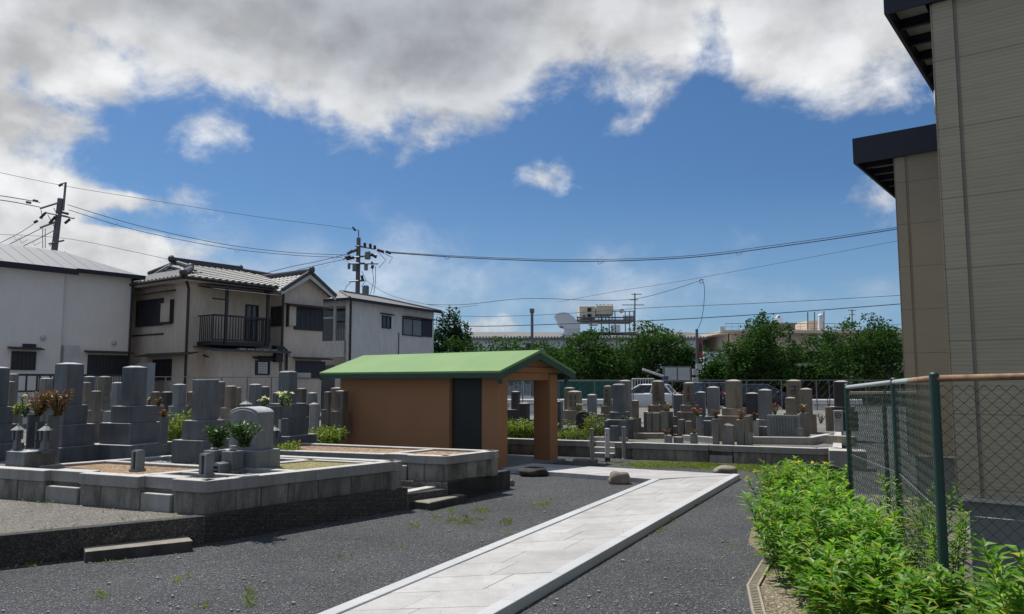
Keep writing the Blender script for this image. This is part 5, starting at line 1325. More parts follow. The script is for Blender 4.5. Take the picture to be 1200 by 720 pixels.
def vent(t, fr, px, py, yo=0.0):
    x, z = fr.hit(px, py, yo); c = fr(x, yo - .03, z); MB().sph(c, .09, .09, .09, 10, 6).build('vent_cap', M['offwhite'], t, smooth=True)
vent(t, h1, 50, 396, -.16); vent(t, h1, 133, 402)
x, z = h1.hit(34, 405, -.16); MB().box(h1, x - .2, x + .2, -.2, -.17, z - .05, z + .05).build('wall_vent', M['dkmetal'], t)
x, z = h1.hit(81, 415); MB().box(h1, x - .25, x + .25, -.2, -.003, z - .28, z + .28).build('meter_box', M['offwhite'], t)
down(t, [h1(-.06, -.06, 0), h1(-.06, -.06, zE)], .04)
mb = MB(); mb.tube([h1(-4.2, 2, rh - .2), h1(-4.2, 2, rh + .55)], .015, 5); mb.box(h1, -4.32, -4.08, 1.98, 2.02, rh + .42, rh + .46); mb.box(h1, -4.26, -4.14, 1.98, 2.02, rh + .53, rh + .56); mb.build('roof_aerial', M['steel'], t)

# beige tiled house -------------------------------------------
def tile_patch(mb, fr, o, ud, vd, poly, tw=.26, th=.24):
    """pan tiles: wavy across, stepped up the slope; o,ud,vd local vectors; poly in (u,v)"""
    us = [p[0] for p in poly]; vs2 = [p[1] for p in poly]
    o, ud, vd = Vector(o), Vector(ud).normalized(), Vector(vd).normalized(); nn = ud.cross(vd)
    if nn.z < 0: nn = -nn
    du = tw / 6; nu = int((max(us) - min(us)) / du); nv = int((max(vs2) - min(vs2)) / th) + 1
    def P_(u, v, h): q = o + ud * u + vd * v + nn * h; return fr(q.x, q.y, q.z)
    def H(u): a = (u / tw) % 1; return .024 * math.sin(a * 2 * math.pi) if a < .5 else .012 * math.sin(a * 2 * math.pi)
    for j in range(nv):
        v0 = min(vs2) + j * th; v1 = v0 + th
        for i in range(nu):
            u0 = min(us) + i * du; u1 = u0 + du
            if not inside(((u0 + u1) / 2, v0 + th * .5), poly): continue
            h0, h1_ = H(u0), H(u1)
            n = len(mb.v)
            mb.v += [P_(u0, v0, h0 + .034), P_(u1, v0, h1_ + .034), P_(u1, v1, h1_ + .01), P_(u0, v1, h0 + .01), P_(u0, v0, h0 - .01), P_(u1, v0, h1_ - .01)]
            mb.f += [(n, n + 1, n + 2, n + 3), (n + 4, n + 5, n + 1, n)]
h2 = Fr(-11.22, 26.5, 0, AZ - 90)        # facade: x to the right/away, y into the house
h2s = Fr(-11.22, 26.5, 0, AZ)            # left end face: x negative to the left
t = thing('house', 'beige two storey house with tiled roof, black balcony and drainpipes', 'house', h2)
ZE2 = 5.2; D2 = 5.4; U2 = 5.6
mb = MB(); mb.box(h2, 0, U2, 0, D2, 0, ZE2); mb.build('wall', M['hbeige'], t)
xw0, _ = h2.hit(332, 380, -.75); xw1, _ = h2.hit(378, 380, -.75)
mb = MB(); mb.box(h2, xw0, xw1, -.75, 3, 0, 5.08); xm = (xw0 + xw1) / 2; ga = 5.78
mb.ext(h2, [(xw0, 5.081), (xw1, 5.081), (xm, ga - .06)], -.75, 2.0); mb.build('gable_wall', M['hbeige'], t)
# main roof (hip with small gable at the left end)
pv = D2 / 2; ov = .55; rz = 6.12; sl = (rz - ZE2) / (pv + ov)
mb = MB(); Ls = math.hypot(pv + ov, rz - ZE2)
Uend = 6.0
tile_patch(mb, h2, (-ov, -ov, ZE2), (1, 0, 0), (0, pv + ov, rz - ZE2), [(0, 0), (Uend + ov, 0), (Uend - 1.4, Ls), (1.7, Ls), (1.35, Ls * .45), (1.1, Ls * .42)])
tile_patch(mb, h2, (-ov, D2 + ov, ZE2), (0, -1, 0), (pv + ov, 0, rz - ZE2), [(0, 0), (D2 + 2 * ov, 0), (D2 + 2 * ov - 1.15, Ls * .42), (1.15, Ls * .42)])
rf = mb.build('roof', M['tile'], t)
mb = MB(); mb.add([h2(-ov + .05, -ov + .05, ZE2 - .03), h2(Uend, -ov + .05, ZE2 - .03), h2(Uend, D2 + ov, ZE2 - .03), h2(-ov + .05, D2 + ov, ZE2 - .03), h2(1.25, pv, rz - .05), h2(Uend - 1.6, pv, rz - .05)], [(0, 1, 5, 4), (1, 2, 5), (2, 3, 4, 5), (3, 0, 4), (3, 2, 1, 0)]); mb.build('roof_deck', M['tiledark'], t)
mb = MB(); ru0, ru1 = .85, Uend - 2.3
mb.box(h2, ru0, ru1, pv - .1, pv + .1, rz - .06, rz + .13); mb.tube([h2(ru0 - .05, pv, rz + .14), h2(ru1 + .05, pv, rz + .14)], .085, 8)
mb.sph(h2(ru0 - .05, pv, rz + .14), .13, .13, .15); mb.sph(h2(ru1 + .05, pv, rz + .13), .13, .13, .15)
mb.tube([h2(ru1, pv, rz + .05), h2(Uend + .2, -ov + 1.4, ZE2 + .55)], .1, 8)
mb.tube([h2(1.0, pv, rz + .02), h2(.72, pv - 1.45, ZE2 + .62)], .085, 8); mb.tube([h2(1.0, pv, rz + .02), h2(.72, pv + 1.45, ZE2 + .62)], .085, 8)
mb.tube([h2(.75, pv - 1.5, ZE2 + .58), h2(-ov, -ov, ZE2 + .1)], .1, 8); mb.sph(h2(-ov, -ov, ZE2 + .12), .14, .14, .13); mb.sph(h2(.72, pv - 1.5, ZE2 + .62), .13, .13, .13)
mb.build('ridge_tile', M['tiledark'], rf)
mb = MB(); mb.add([h2(.78, pv - 1.3, ZE2 + .5), h2(.78, pv + 1.3, ZE2 + .5), h2(.95, pv, rz - .06), h2(.82, pv - 1.0, ZE2 + .5), h2(.82, pv + 1.0, ZE2 + .5)], [(0, 2, 1), (0, 1, 4, 3)]); mb.build('small_gable', M['shutter'], rf)
mb = MB(); mb.tube([h2(.74, pv - 1.25, ZE2 + .52), h2(.74, pv, rz - .12), h2(.74, pv + 1.25, ZE2 + .52)], .06, 4); mb.build('gable_trim', M['bluegrey'], rf)
# wing roof
mb = MB(); e0 = 4.98; hw2 = (xw1 - xw0) / 2 + .35; Lw = math.hypot(hw2, ga - e0)
tile_patch(mb, h2, (xm - hw2, -1.12, e0), (0, 1, 0), (hw2, 0, ga - e0), [(0, 0), (3.2, 0), (3.2, Lw), (0, Lw)])
tile_patch(mb, h2, (xm + hw2, -1.12, e0), (0, 1, 0), (-hw2, 0, ga - e0), [(0, 0), (3.2, 0), (3.2, Lw), (0, Lw)])
rf = mb.build('wing_roof', M['tile'], t)
mb = MB(); mb.ext(h2, [(xm - hw2, e0 - .03), (xm + hw2, e0 - .03), (xm, ga - .03)], -.74, 2.2); mb.build('wing_deck', M['hbeige'], t)
mb = MB(); mb.box(h2, xm - .1, xm + .1, -1.15, 2.4, ga - .02, ga + .11); mb.tube([h2(xm, -1.2, ga + .12), h2(xm, 2.4, ga + .12)], .08, 8); mb.sph(h2(xm, -1.18, ga + .13), .12, .12, .15)
for s_ in (-1, 1): mb.tube([h2(xm + s_ * .05, -1.1, ga + .03), h2(xm + s_ * hw2, -1.1, e0 + .04)], .075, 6)
mb.build('ridge_tile', M['tiledark'], rf)
mb = MB()
for s_ in (-1, 1):
    mb.ext(h2, [(xm, ga - .04), (xm + s_ * hw2, e0 - .0), (xm + s_ * hw2, e0 - .13), (xm, ga - .2)], -1.1, -1.05)
mb.build('bargeboard', M['offwhite'], t)
# gutters and pipes
mb = MB(); mb.tube([h2(-ov, -ov - .03, ZE2 - .05), h2(xw0 - .3, -ov - .03, ZE2 - .08)], .05, 8); mb.tube([h2(-ov - .03, -ov, ZE2 - .05), h2(-ov - .03, D2, ZE2 - .05)], .05, 8); mb.build('gutter', M['dkmetal'], t)
mb = MB(); mb.box(h2, -ov + .1, xw0, -ov + .05, 0, ZE2 - .14, ZE2 - .05); mb.box(h2, -ov + .1, 0, .001, D2, ZE2 - .14, ZE2 - .05); mb.build('eave_board', M['hbeige'], t)
down(t, [h2(-.35, -.4, ZE2 - .1), h2(-.06, -.08, ZE2 - .35), h2(-.06, -.08, 0)], .045)
down(t, [h2(xw0 - .08, -.82, 4.9), h2(xw0 - .08, -.82, 2.95), h2(xw0 + .15, -.82, 2.8), h2(xw0 + .15, -.82, .2)], .045)
# left end face windows
window(t, h2s, (162, 190, 353, 381), 'shutter', awn=.0)
x0, z1 = h2s.hit(160, 350); x1, _ = h2s.hit(206, 350)
MB().extx(h2s, [(-.45, z1 + .02), (0, z1 + .1), (0, z1 + .15), (-.45, z1 + .06)], x0, x1).build('window_hood', M['wood'], t)
xa, za = h2s.hit(191, 356); xb, zb = h2s.hit(202.5, 377)
mb = MB(); mb.box(h2s, xa + .02, xb, -.09, -.002, zb, za); mb.build('shutter_case', M['hbeige'], t)
mb = MB(); mb.box(h2s, xb, xb + .05, -.14, -.001, zb - .05, za + .1); mb.box(h2s, xa, xb, -.12, -.001, zb - .08, zb - .003); mb.build('case_trim', M['dkmetal'], t)
xa, za = h2s.hit(155, 394); xb, _ = h2s.hit(192, 393); MB().box(h2s, xa, xb, -.03, -.001, za - .03, za + .03).build('wall_band', M['wood'], t)
# ground floor of the end face : canopy, dark window, white board
xa, za = h2s.hit(157, 418, -.5); xb, _ = h2s.hit(216, 415, -.5)
MB().extx(h2s, [(-.5, za - .03), (-.001, za + .08), (-.001, za + .12), (-.5, za + .01)], xa, xb).build('canopy', M['wood'], t)
window(t, h2s, (181, 200, 423, 444), 'shutter')
xa, za = h2s.hit(163, 426, -.6); xb, zb = h2s.hit(181, 452, -.6)
o = MB().box(h2s, xa, xb, -.66, -.6, .2, za).build('board', M['bluegrey']); tag(o, 'pale blue grey board standing before the beige house, behind the second tallest gravestone', 'board')
# balcony
xa, zt_ = h2.hit(250, 368, -.95); xb, _ = h2.hit(317, 372, -.95); _, zb_ = h2.hit(250, 399, -.95)
bal = MB(); bal.box(h2, xa, xb, -.95, -.003, zb_ - .16, zb_ - .02); bl = bal.build('balcony', M['dkmetal'], t)
mb = MB()
mb.box(h2, xa, xb, -.98, -.92, zt_ - .06, zt_); mb.box(h2, xa, xb, -.97, -.93, zb_, zb_ + .05); mb.box(h2, xa, xa + .05, -.95, -.01, zt_ - .05, zt_ - .01); mb.box(h2, xb - .05, xb, -.95, -.01, zt_ - .05, zt_ - .01)
n = int((xb - xa) / .105)
for i in range(n + 1): x = xa + (xb - xa) * i / n; mb.box(h2, x - .014, x + .014, -.962, -.938, zb_ + .04, zt_ - .05)
for i in range(8): y = -.95 + .117 * i; mb.box(h2, xa + .015, xa + .04, y, y + .025, zb_ - .02, zt_ - .05); mb.box(h2, xb - .04, xb - .015, y, y + .025, zb_ - .02, zt_ - .05)
mb.build('railing', M['dkmetal'], bl)
mb = MB()
for px in (264.5, 313):
    x, _ = h2.hit(px, 380, -.95); mb.box(h2, x - .05, x + .05, -1.0, -.93, zb_ - .1, 4.85)
x, z = h2.hit(258, 351, -.95); mb.box(h2, x - .3, x + .25, -.99, -.95, z - .02, z + .03)
mb.build('post', M['dkmetal'], bl)
mb = MB(); mb.extx(h2, [(-1.2, 4.76), (-.001, 4.97), (-.001, 5.0), (-1.2, 4.785)], xa - .05, xb + .4); mb.build('canopy', M['navy'], t)
window(t, h2, (289, 300, 359, 398), 'glass')
window(t, Fr(*h2.xy(xw0, -.75), 0, AZ), (319.5, 330, 361, 381), 'shutter')
# ground floor under the balcony
MB().box(h2, xa + .3, xw0 - .25, -.9, -.002, 0, zb_ - .3).build('lower_wall', M['hbeige'], t)
mb = MB(); zz = zb_ - .18
mb.extx(h2, [(-1.35, zz - .12), (-.002, zz + .01), (-.002, zz - .03), (-1.35, zz - .2)], xa - .15, xw0 - .05); mb.build('lower_roof', M['tiledark'], t)
mb = MB()
for i in range(5): mb.box(h2, xb - 1.5 + i * .32, xb - 1.24 + i * .32, -1.37, -1.2, zz - .13, zz - .07)
mb.build('eave_tile', M['tile'], t)
window(t, h2, (243, 256, 423, 438), 'shutter', awn=.3, yo=-.0)
window(t, h2, (300.5, 314, 424.5, 438), 'grille', awn=.2, yo=-.9)
xq, zq = h2.hit(311, 420, -.9); MB().box(h2, xq - .3, xq + .3, -.94, -.901, zq - .1, zq + .08).build('wall_vent', M['dkmetal'], t)
xq, zq = h2.hit(324, 415, -.9); MB().box(h2, xq - .15, xq + .15, -1.1, -.8, zq - .3, zq + .3).build('meter_box', M['dkmetal'], t)
# wing windows
window(t, h2, (346, 376.5, 360, 386), 'shutter', yo=-.75)
xa, za = h2.hit(334, 356, -.75); xb, _ = h2.hit(378, 361, -.75); MB().extx(h2, [(-1.15, za - .1), (-.751, za - .02), (-.751, za + .03), (-1.15, za - .06)], xa, xb).build('window_hood', M['wood'], t)
xa, za = h2.hit(337, 359, -.75); xb, zb = h2.hit(345, 382, -.75); MB().box(h2, xa, xb, -.84, -.752, zb, za).build('shutter_case', M['hbeige'], t)
MB().box(h2, xa - .06, xa - .003, -.88, -.752, zb - .06, za + .05).build('case_trim', M['dkmetal'], t)
window(t, h2, (347.5, 379, 425, 442), 'shutter', awn=.35, yo=-.75)
vent(t, h2, 340, 416, -.75)
mb = MB(); xa, za = h2.hit(347, 437, -.85); xb, zb = h2.hit(364, 443, -.85)
for i in range(4): mb.box(h2, xa, xb, -.87, -.84, za - (za - zb) * i / 4 - .04, za - (za - zb) * i / 4)
mb.build('slat', M['offwhite'], t)

# grey house at right -----------------------------------------
h3 = Fr(-7.47, 35, 0, 27 - 90); h3s = Fr(-7.47, 35, 0, 27)
t = thing('house', 'pale grey house with low slate roof and recessed balcony, right of the tiled house', 'house', h3)
Z3 = 5.42; U3 = 7.15; D3 = 5.0
mb = MB(); mb.box(h3, 0, U3, 1.3, D3, 0, Z3); mb.box(h3, .0, U3, 0, 1.298, 0, 3.05); mb.box(h3, 1.25, U3, 0, 1.298, 3.05, Z3)
mb = MB(); mb.box(h3, 1.2, U3, 0, D3, 0, Z3); mb.build('wall', M['hgrey'], t)
mb = MB(); mb.box(h3, 0, 1.198, 0, .12, 0, Z3); mb.build('front_wall', M['hgrey'], t)
mb = MB(); mb.box(h3, 0, 1.198, .25, 2.6, 2.75, 3.5); mb.box(h3, .1, 1.198, .125, .8, 0, 2.4); mb.build('balcony_wall', M['hgrey'], t)
mb = MB(); mb.box(h3, .02, .12, .8, .9, 3.5, Z3); mb.box(h3, .02, .12, .13, .2, 3.5, Z3); mb.box(h3, .0, 1.198, .126, 2.6, Z3 - .3, Z3 - .02); mb.box(h3, .02, .08, .9, 2.6, 4.55, 4.62); mb.build('balcony_frame', M['offwhite'], t)
MB().box(h3, 1.12, 1.19, .85, 2.6, .2, 2.4).build('glazing', M['glass'], t); MB().box(h3, 1.12, 1.19, .13, 2.9, 3.1, 5.12).build('glazing', M['glass'], t)  # upper glazing enlarged, its dark glass stands in for shade in the recess
mb = MB()
for i in range(5): mb.tube([h3(.1, .3 + i * .1, 3.5), h3(.1, .3 + i * .1, 4.1 - .05 * abs(i - 2))], .012, 4)
mb.build('laundry_rack', M['alu'], t)
mb = MB(); e3 = .3
R0, R1, ry, rz3 = 2.0, 5.0, 2.2, 6.08
mb.add([h3(-e3, -e3, Z3), h3(U3 + e3, -e3, Z3), h3(U3 + e3, D3, Z3), h3(-e3, D3, Z3), h3(R0, ry, rz3), h3(R1, ry, rz3)], [(0, 1, 5, 4), (1, 2, 5), (2, 3, 4, 5), (3, 0, 4), (3, 2, 1, 0)])
rf = mb.build('roof', M['slate'], t)
mb = MB(); mb.tube([h3(-e3, -e3, Z3 + .03), h3(R0, ry, rz3 + .03), h3(R1, ry, rz3 + .03), h3(U3 + e3, -e3, Z3 + .03)], .05, 6); mb.build('ridge_cap', M['slate'], rf)
mb = MB(); mb.box(h3, -e3 - .03, U3 + e3, -e3 - .08, -e3 + .02, Z3 - .12, Z3 + .005); mb.box(h3, -e3 - .08, -e3 - .031, -e3 - .08, D3, Z3 - .12, Z3 + .005); mb.build('gutter', M['navy'], t)
down(t, [h3(-.25, -.3, Z3 - .1), h3(.08, -.06, Z3 - .35), h3(.08, -.06, 2.5), h3(-.08, -.06, 2.2), h3(-.08, -.06, 0)], .045)
window(t, h3, (448, 457, 372, 384), 'glass', awn=.2)
window(t, h3, (472, 494, 375, 393), 'curtain')
window(t, h3, (494.5, 505, 376, 394), 'shutter')
xa, za = h3.hit(471, 372); xb, _ = h3.hit(506, 376); MB().box(h3, xa, xb, -.3, -.002, za + .02, za + .07).build('window_hood', M['wood'], t)
down(t, [h3.hit(466, 396) and h3(h3.hit(467, 390)[0], -.03, h3.hit(467, 390)[1]), h3(h3.hit(467, 390)[0], -.03, 1)], .02, 'conduit')

# railing and mesh fence in front of the houses ----------------
fr = Fr(-13.3, 22.2, 0, AZ - 90)
t = thing('railing_fence', 'black metal railing with wide gaps in front of the white house', 'fence', fr)
xa, za = fr.hit(-30, 436.5); xb, _ = fr.hit(147, 441); _, zb = fr.hit(40, 458.5)
mb = MB(); mb.box(fr, xa, xb, -.03, .03, za - .09, za - .03); mb.build('rail', M['dkmetal'], t); MB().box(fr, xa, xb, -.025, .025, zb - .03, zb + .02).build('rail', M['dkmetal'], t)
for px in (-15, 12, 31, 43.5, 46.5, 59, 63.5, 80, 100, 146):
    x, _ = fr.hit(px, 445); MB().box(fr, x - .02, x + .02, -.02, .02, zb + .02 if px not in (63.5, 12, 100, 146) else .45, za - .09).build('bar', M['dkmetal'], t)
mb = MB()
x0_, _ = fr.hit(98, 445); x1_, _ = fr.hit(144, 445)
for i in range(24): x = x0_ + (x1_ - x0_) * i / 24; mb.box(fr, x - .008, x + .008, -.012, .012, zb + .02, za - .09)
mb.build('thin_bar', M['dkmetal'], t)
fr = Fr(-9.6, 24.0, 0, AZ - 90)
t = thing('mesh_fence', 'thin grey wire fence running in front of the beige house', 'fence', fr)
xa, za = fr.hit(158, 442); xb, _ = fr.hit(345, 444)
zt = 1.78
mb = MB()
for z in (zt, 1.3, .9): mb.tube([fr(xa, 0, z), fr(xb, 0, z)], .012 if z == zt else .005, 5)
mb.build('wire', M['steel'], t)
n = 6
for i in range(n + 1): x = xa + (xb - xa) * i / n; MB().tube([fr(x, 0, .3), fr(x, 0, zt)], .02, 6).build('post', M['steel'], t)
# ---------------------------------------------------------------- utility poles
def at(px, py, Y): return A(px, py, Y)
YA, YB = 42.0, 52.0
pa = at(71, 291, YA)
t = thing('utility_pole', 'leaning grey utility pole with bare crossarms behind the white house', 'utility pole', Fr(pa[0], pa[1], 0, 0))
pb0, pb1 = at(63.5, 295, YA), at(71, 233, YA)
d_ = Vector(pb1) - Vector(pb0); bot = Vector(pb0) - d_ * (pb0[2] / d_.z)
MB().tube([bot, pb1], [.2, .15], 12).build('pole', M['pole'], t)
mb = MB(); mb.tube([at(74, 247, YA), at(77, 214, YA), at(70, 217, YA)], .06, 6); mb.build('top_bracket', M['steel'], t)
def arm(t, a, b, Y, r=.05, dy=0.0):
    p, q = Vector(at(*a, Y)), Vector(at(*b, Y)); p.y -= dy; q.y += dy
    d = (q - p); ln = d.length; d.normalize(); mb = MB(); mb.tube([p, q], r, 4); mb.build('crossarm', M['steel'], t)
arm(t, (47, 244.5), (68, 238), YA - .25, .06); arm(t, (53, 249), (87, 256), YA - .26, .055); arm(t, (47, 267), (66, 260), YA - .27, .06); arm(t, (57, 286), (75, 282), YA - .25, .05)
mb = MB()
for a, b in (((53, 250), (47, 256)), ((65, 254), (58, 262)), ((82, 257), (76, 262)), ((44, 259), (40, 261)), ((31, 237), (36, 238)), ((39, 235), (44, 236)), ((72, 249), (80, 251)), ((69, 218), (73, 216))):
    mb.tube([at(*a, YA - .3), at(*b, YA - .3)], .07, 6)
mb.build('insulator', M['dkmetal'], t)
mb = MB()
for a, b in (((63, 244), (66, 250)), ((56, 252), (65, 268)), ((50, 268), (50, 291)), ((53, 268), (53, 291)), ((58, 289), (62, 284)), ((48, 246), (50, 257))): mb.tube([at(*a, YA - .28), at(*b, YA - .28)], .02, 4)
mb.build('jumper_wire', M['wire'], t)
pb = at(420.5, 340, YB)
t = thing('utility_pole', 'tall utility pole crowded with transformers and crossarms behind the grey house', 'utility pole', Fr(pb[0], pb[1], 0, 0))
top = at(420.3, 279, YB)
MB().tube([(top[0], YB, 0), top], [.2, .14], 12).build('pole', M['pole'], t)
mb = MB(); mb.tube([at(420.3, 280, YB), at(420.2, 270, YB), at(417, 269.5, YB)], .04, 6); mb.build('top_rod', M['steel'], t)
mb = MB(); mb.tube([at(413, 266, YB), at(416.5, 270.5, YB)], [.05, .09], 6); mb.build('rod_insulator', M['dkmetal'], t)
arm(t, (416, 288), (440, 292), YB - .25, .06); arm(t, (402, 303), (442, 299), YB - .26, .06); arm(t, (408, 309), (443, 309), YB - .25, .07); arm(t, (409, 330), (427, 329), YB - .24, .06)
def can(px, y0, y1, w, Y=YB - .55):
    p, q = at(px, y0, Y), at(px, y1, Y); r = w * Y / F / 2; mb = MB(); mb.lathe(p[0], Y, [(r * .9, q[2]), (r, q[2] + .05), (r, p[2] - .06), (r * .8, p[2])], 14); mb.build('transformer', M['steel'], t)
can(431, 295, 304, 7); can(415.5, 309, 318, 5); can(429, 309.5, 317, 4.5); can(428.5, 335, 346, 8)
can(409, 309, 316, 2); can(436, 307, 310, 3)
mb = MB()
for a, b in (((427.5, 285), (427.5, 290)), ((434, 286), (434, 291)), ((439, 288), (439.5, 292)), ((442, 293), (450, 295.5)), ((452, 295), (458, 297)), ((413, 294), (407, 298)), ((418, 293), (410, 296)), ((411, 301), (404, 302)), ((415, 302), (406, 304)), ((435, 298), (441, 302)), ((437, 311), (436, 315)), ((424, 323), (425, 329)), ((409, 310), (409, 315))):
    mb.tube([at(*a, YB - .3), at(*b, YB - .3)], .1, 6)
mb.build('insulator', M['dkmetal'], t)
mb = MB()
for a in (((442, 294), (452, 305), (444, 314)), ((447, 296), (460, 302), (456, 309)), ((436, 312), (438, 330), (434, 345)), ((440, 312), (440, 330), (438, 345)), ((411, 331), (406, 336), (404, 341)), ((424, 318), (429, 328), (424, 336))): mb.tube([at(*q, YB - .35) for q in a], .018, 4)
mb.build('jumper_wire', M['wire'], t)
def smoothpts(pts, k=6):
    out = []; n = len(pts)
    P_ = [Vector(p) for p in pts]
    for i in range(n - 1):
        p0, p1, p2, p3 = P_[max(i - 1, 0)], P_[i], P_[i + 1], P_[min(i + 2, n - 1)]
        for j in range(k):
            u = j / k; out.append(.5 * ((2 * p1) + (p2 - p0) * u + (2 * p0 - 5 * p1 + 4 * p2 - p3) * u * u + (3 * p1 - p0 - 3 * p2 + p3) * u ** 3))
    out.append(P_[-1]); return out
def wire(label, pts, Y0, Y1, r=.018, group=None, ties=False):
    n = len(pts); X0, X1 = pts[0][0], pts[-1][0]
    q = [at(p[0], p[1], Y0 + (Y1 - Y0) * (p[0] - X0) / (X1 - X0)) for p in pts]
    mb = MB(); sp = smoothpts(q); mb.tube(sp, r, 4, False)
    if ties:
        rr = random.Random(int(pts[0][1] * 10))
        for i in range(4, len(sp) - 2, 9): p = sp[i]; mb.tube([p, p + Vector((.1, 0, -.22)), p + Vector((.45, 0, -.02))], r * .6, 3, False)
    tag(mb.build('power_line', M['wire']), label, 'power line', group)
wire('thick bundled power line sagging from the transformer pole to the building eaves', [(458, 296.5), (560, 303), (680, 306.5), (800, 302.5), (900, 291), (1060, 267), (1200, 238)], YB, 58, .032, None, True)
wire('thin upper twin of the bundled line from the transformer pole to the eaves', [(458, 295.5), (560, 301.5), (680, 304.5), (800, 300.5), (900, 288.5), (1060, 265), (1200, 236)], YB, 58.4, .02)
wire('faint topmost wire crossing the sky between both utility poles', [(-30, 196), (70, 217), (160, 232), (300, 254), (380, 264), (415, 269)], 38, YB, .012)
wire('upper of the three lines between the two utility poles', [(79, 240), (160, 264), (260, 286), (340, 296), (405, 299)], YA, YB, .017)
wire('middle of the three lines between the two utility poles', [(80, 246), (160, 270), (260, 290), (340, 299), (404, 302)], YA, YB, .017, None, True)
wire('lower line from the right pole dropping towards the tiled roof', [(300, 332), (340, 319), (372, 311), (404, 304)], 45, YB, .017, None, True)
wire('second lower line from the right pole dropping towards the tiled roof', [(290, 326), (340, 313), (370, 307), (407, 298)], 45, YB, .017)
wire('highest line leaving the left pole towards the left picture edge', [(-40, 224), (10, 231), (47, 237.5)], 38, YA, .022)
wire('second line leaving the left pole towards the left picture edge', [(-40, 230), (10, 236), (47, 243)], 38, YA, .022)
wire('steep line falling from the left pole crossarm, outermost of three', [(0, 285), (25, 272), (43, 260)], 39, YA, .017, None, True)
wire('steep line falling from the left pole crossarm, middle of three', [(12, 286), (30, 277), (50, 267)], 39.5, YA, .02, None, True)
wire('steep line falling from the left pole crossarm, innermost of three', [(28, 288), (45, 280), (64, 270)], 40, YA, .02, None, True)
wire('low thin wire running from the left pole past the tiled roof', [(-30, 274), (72, 279), (160, 296), (250, 316), (330, 333)], 41, 47, .012)
wire('thin service wire descending from the transformer pole to the right', [(426, 327), (460, 347), (520, 360), (560, 358)], YB, 60, .012)
wire('gently rising wire above the far roofs that meets the looped cable', [(500, 357), (545, 357), (600, 351), (637, 350), (690, 352), (740, 351), (780, 342), (825, 327.5)], 62, 66, .02)
wire('thin wire climbing from the roof tanks to the right eaves', [(655, 354), (720, 342), (790, 331), (900, 311), (1060, 281), (1160, 262)], 64, 60, .014)
wire('upper low line across the far trees', [(505, 368), (560, 371), (640, 369), (760, 361), (900, 355), (1060, 346), (1180, 338)], 60, 56, .018)
wire('thick low line across the far trees', [(505, 380), (560, 382.5), (640, 380.5), (760, 376), (900, 368), (1060, 356), (1180, 346)], 58, 55, .03)
wire('faint lowest line skimming the tree tops', [(505, 397), (640, 396), (800, 392), (1060, 380), (1180, 372)], 60, 57, .014)

# pole with red sign and looped cable ---------------------------
YS = 50
p = at(817, 445, YS)
t = thing('sign_pole', 'slim pole with small red and black sign among the far trees', 'sign pole', Fr(p[0], YS, 0, 0))
MB().tube([(p[0], YS, 0), at(816.5, 386, YS)], .09, 8).build('pole', M['pole'], t)
mb = MB(); a, b = at(818.5, 398, YS - .1), at(823, 420, YS - .1); mb.box(W, a[0], b[0], YS - .16, YS - .1, b[2], a[2]); sg = mb.build('sign_panel', M['signred'], t)
mb = MB(); a, b = at(818.5, 403, YS - .17), at(823, 412, YS - .17); mb.box(W, a[0] + .02, b[0] - .02, YS - .17, YS - .155, b[2], a[2]); mb.build('sign_mark', M['dkmetal'], sg)
mb = MB(); mb.tube(smoothpts([at(817, 387, YS), at(822, 375, YS), at(825, 355, YS), at(825.5, 338, YS), at(823, 328, YS), at(820, 328.5, YS), at(820.5, 332, YS), at(824, 331, YS)]), .018, 5); mb.build('cable_loop', M['wire'], t)
mb = MB()
for q in ((815, 436), (815, 446), (819, 430)): c = at(*q, YS - .2); mb.box(W, c[0] - .18, c[0] + .18, YS - .25, YS - .1, c[2] - .2, c[2] + .2)
mb.build('meter_box', M['offwhite'], t)

# ---------------------------------------------------------------- far buildings
YW = 92
def far_box(mb, x0, x1, y0, y1, Y, dep, zb=None):
    a, b = at(x0, y0, Y), at(x1, y1, Y); mb.box(W, a[0], b[0], Y, Y + dep, 0 if zb == 0 else b[2], a[2])
t = thing('factory_building', 'long pale grey building with ribbed roof edge and rooftop tanks behind the trees', 'building', Fr(at(640, 400, YW)[0], YW, 0, 0))
mb = MB(); far_box(mb, 546, 824, 396, 440, YW, 18, 0); mb.build('wall', M['farwhite'], t)
mb = MB(); 
a = at(540, 396, YW); b = at(830, 396, YW); z1 = at(600, 391, YW)[2]
mb.extx(W, [(YW - .4, a[2] - .02), (YW + 9, z1 + .75), (YW + 18, a[2])], a[0], b[0]); rf = mb.build('roof', M['slate'], t)
mb = MB(); n = 80; pr = []
for i in range(n): x = a[0] + (b[0] - a[0]) * i / n; w_ = (b[0] - a[0]) / n; pr += [(x, a[2] + .13), (x + .2, a[2] + .13), (x + .2, a[2] - .02), (x + w_, a[2] - .02)]
mb.ext(W, pr + [(b[0], a[2] - .25), (a[0], a[2] - .25)], YW - .45, YW - .3); mb.build('eave_profile', M['steel'], rf)
for r_ in ((616, 626, 402.5, 412), (637, 642, 405, 411)):
    mb = MB(); far_box(mb, *r_, YW - .06, .1); mb.build('window', M['glass'], t)
mb = MB(); far_box(mb, 662, 680, 378, 400, YW + 3, 2.2)
c0 = at(650.5, 369, YW + 3); hp = [(650.5, 369.5), (655, 366.8), (661, 366), (666, 367), (672, 371.5), (678, 379), (680.5, 385.5), (664, 386), (662, 384), (657, 383)]
mb.ext(W, [(at(*q, YW + 2.9)[0], at(*q, YW + 2.9)[2]) for q in hp], YW + 2.9, YW + 5.4); mb.build('duct_hood', M['farwhite'], t)
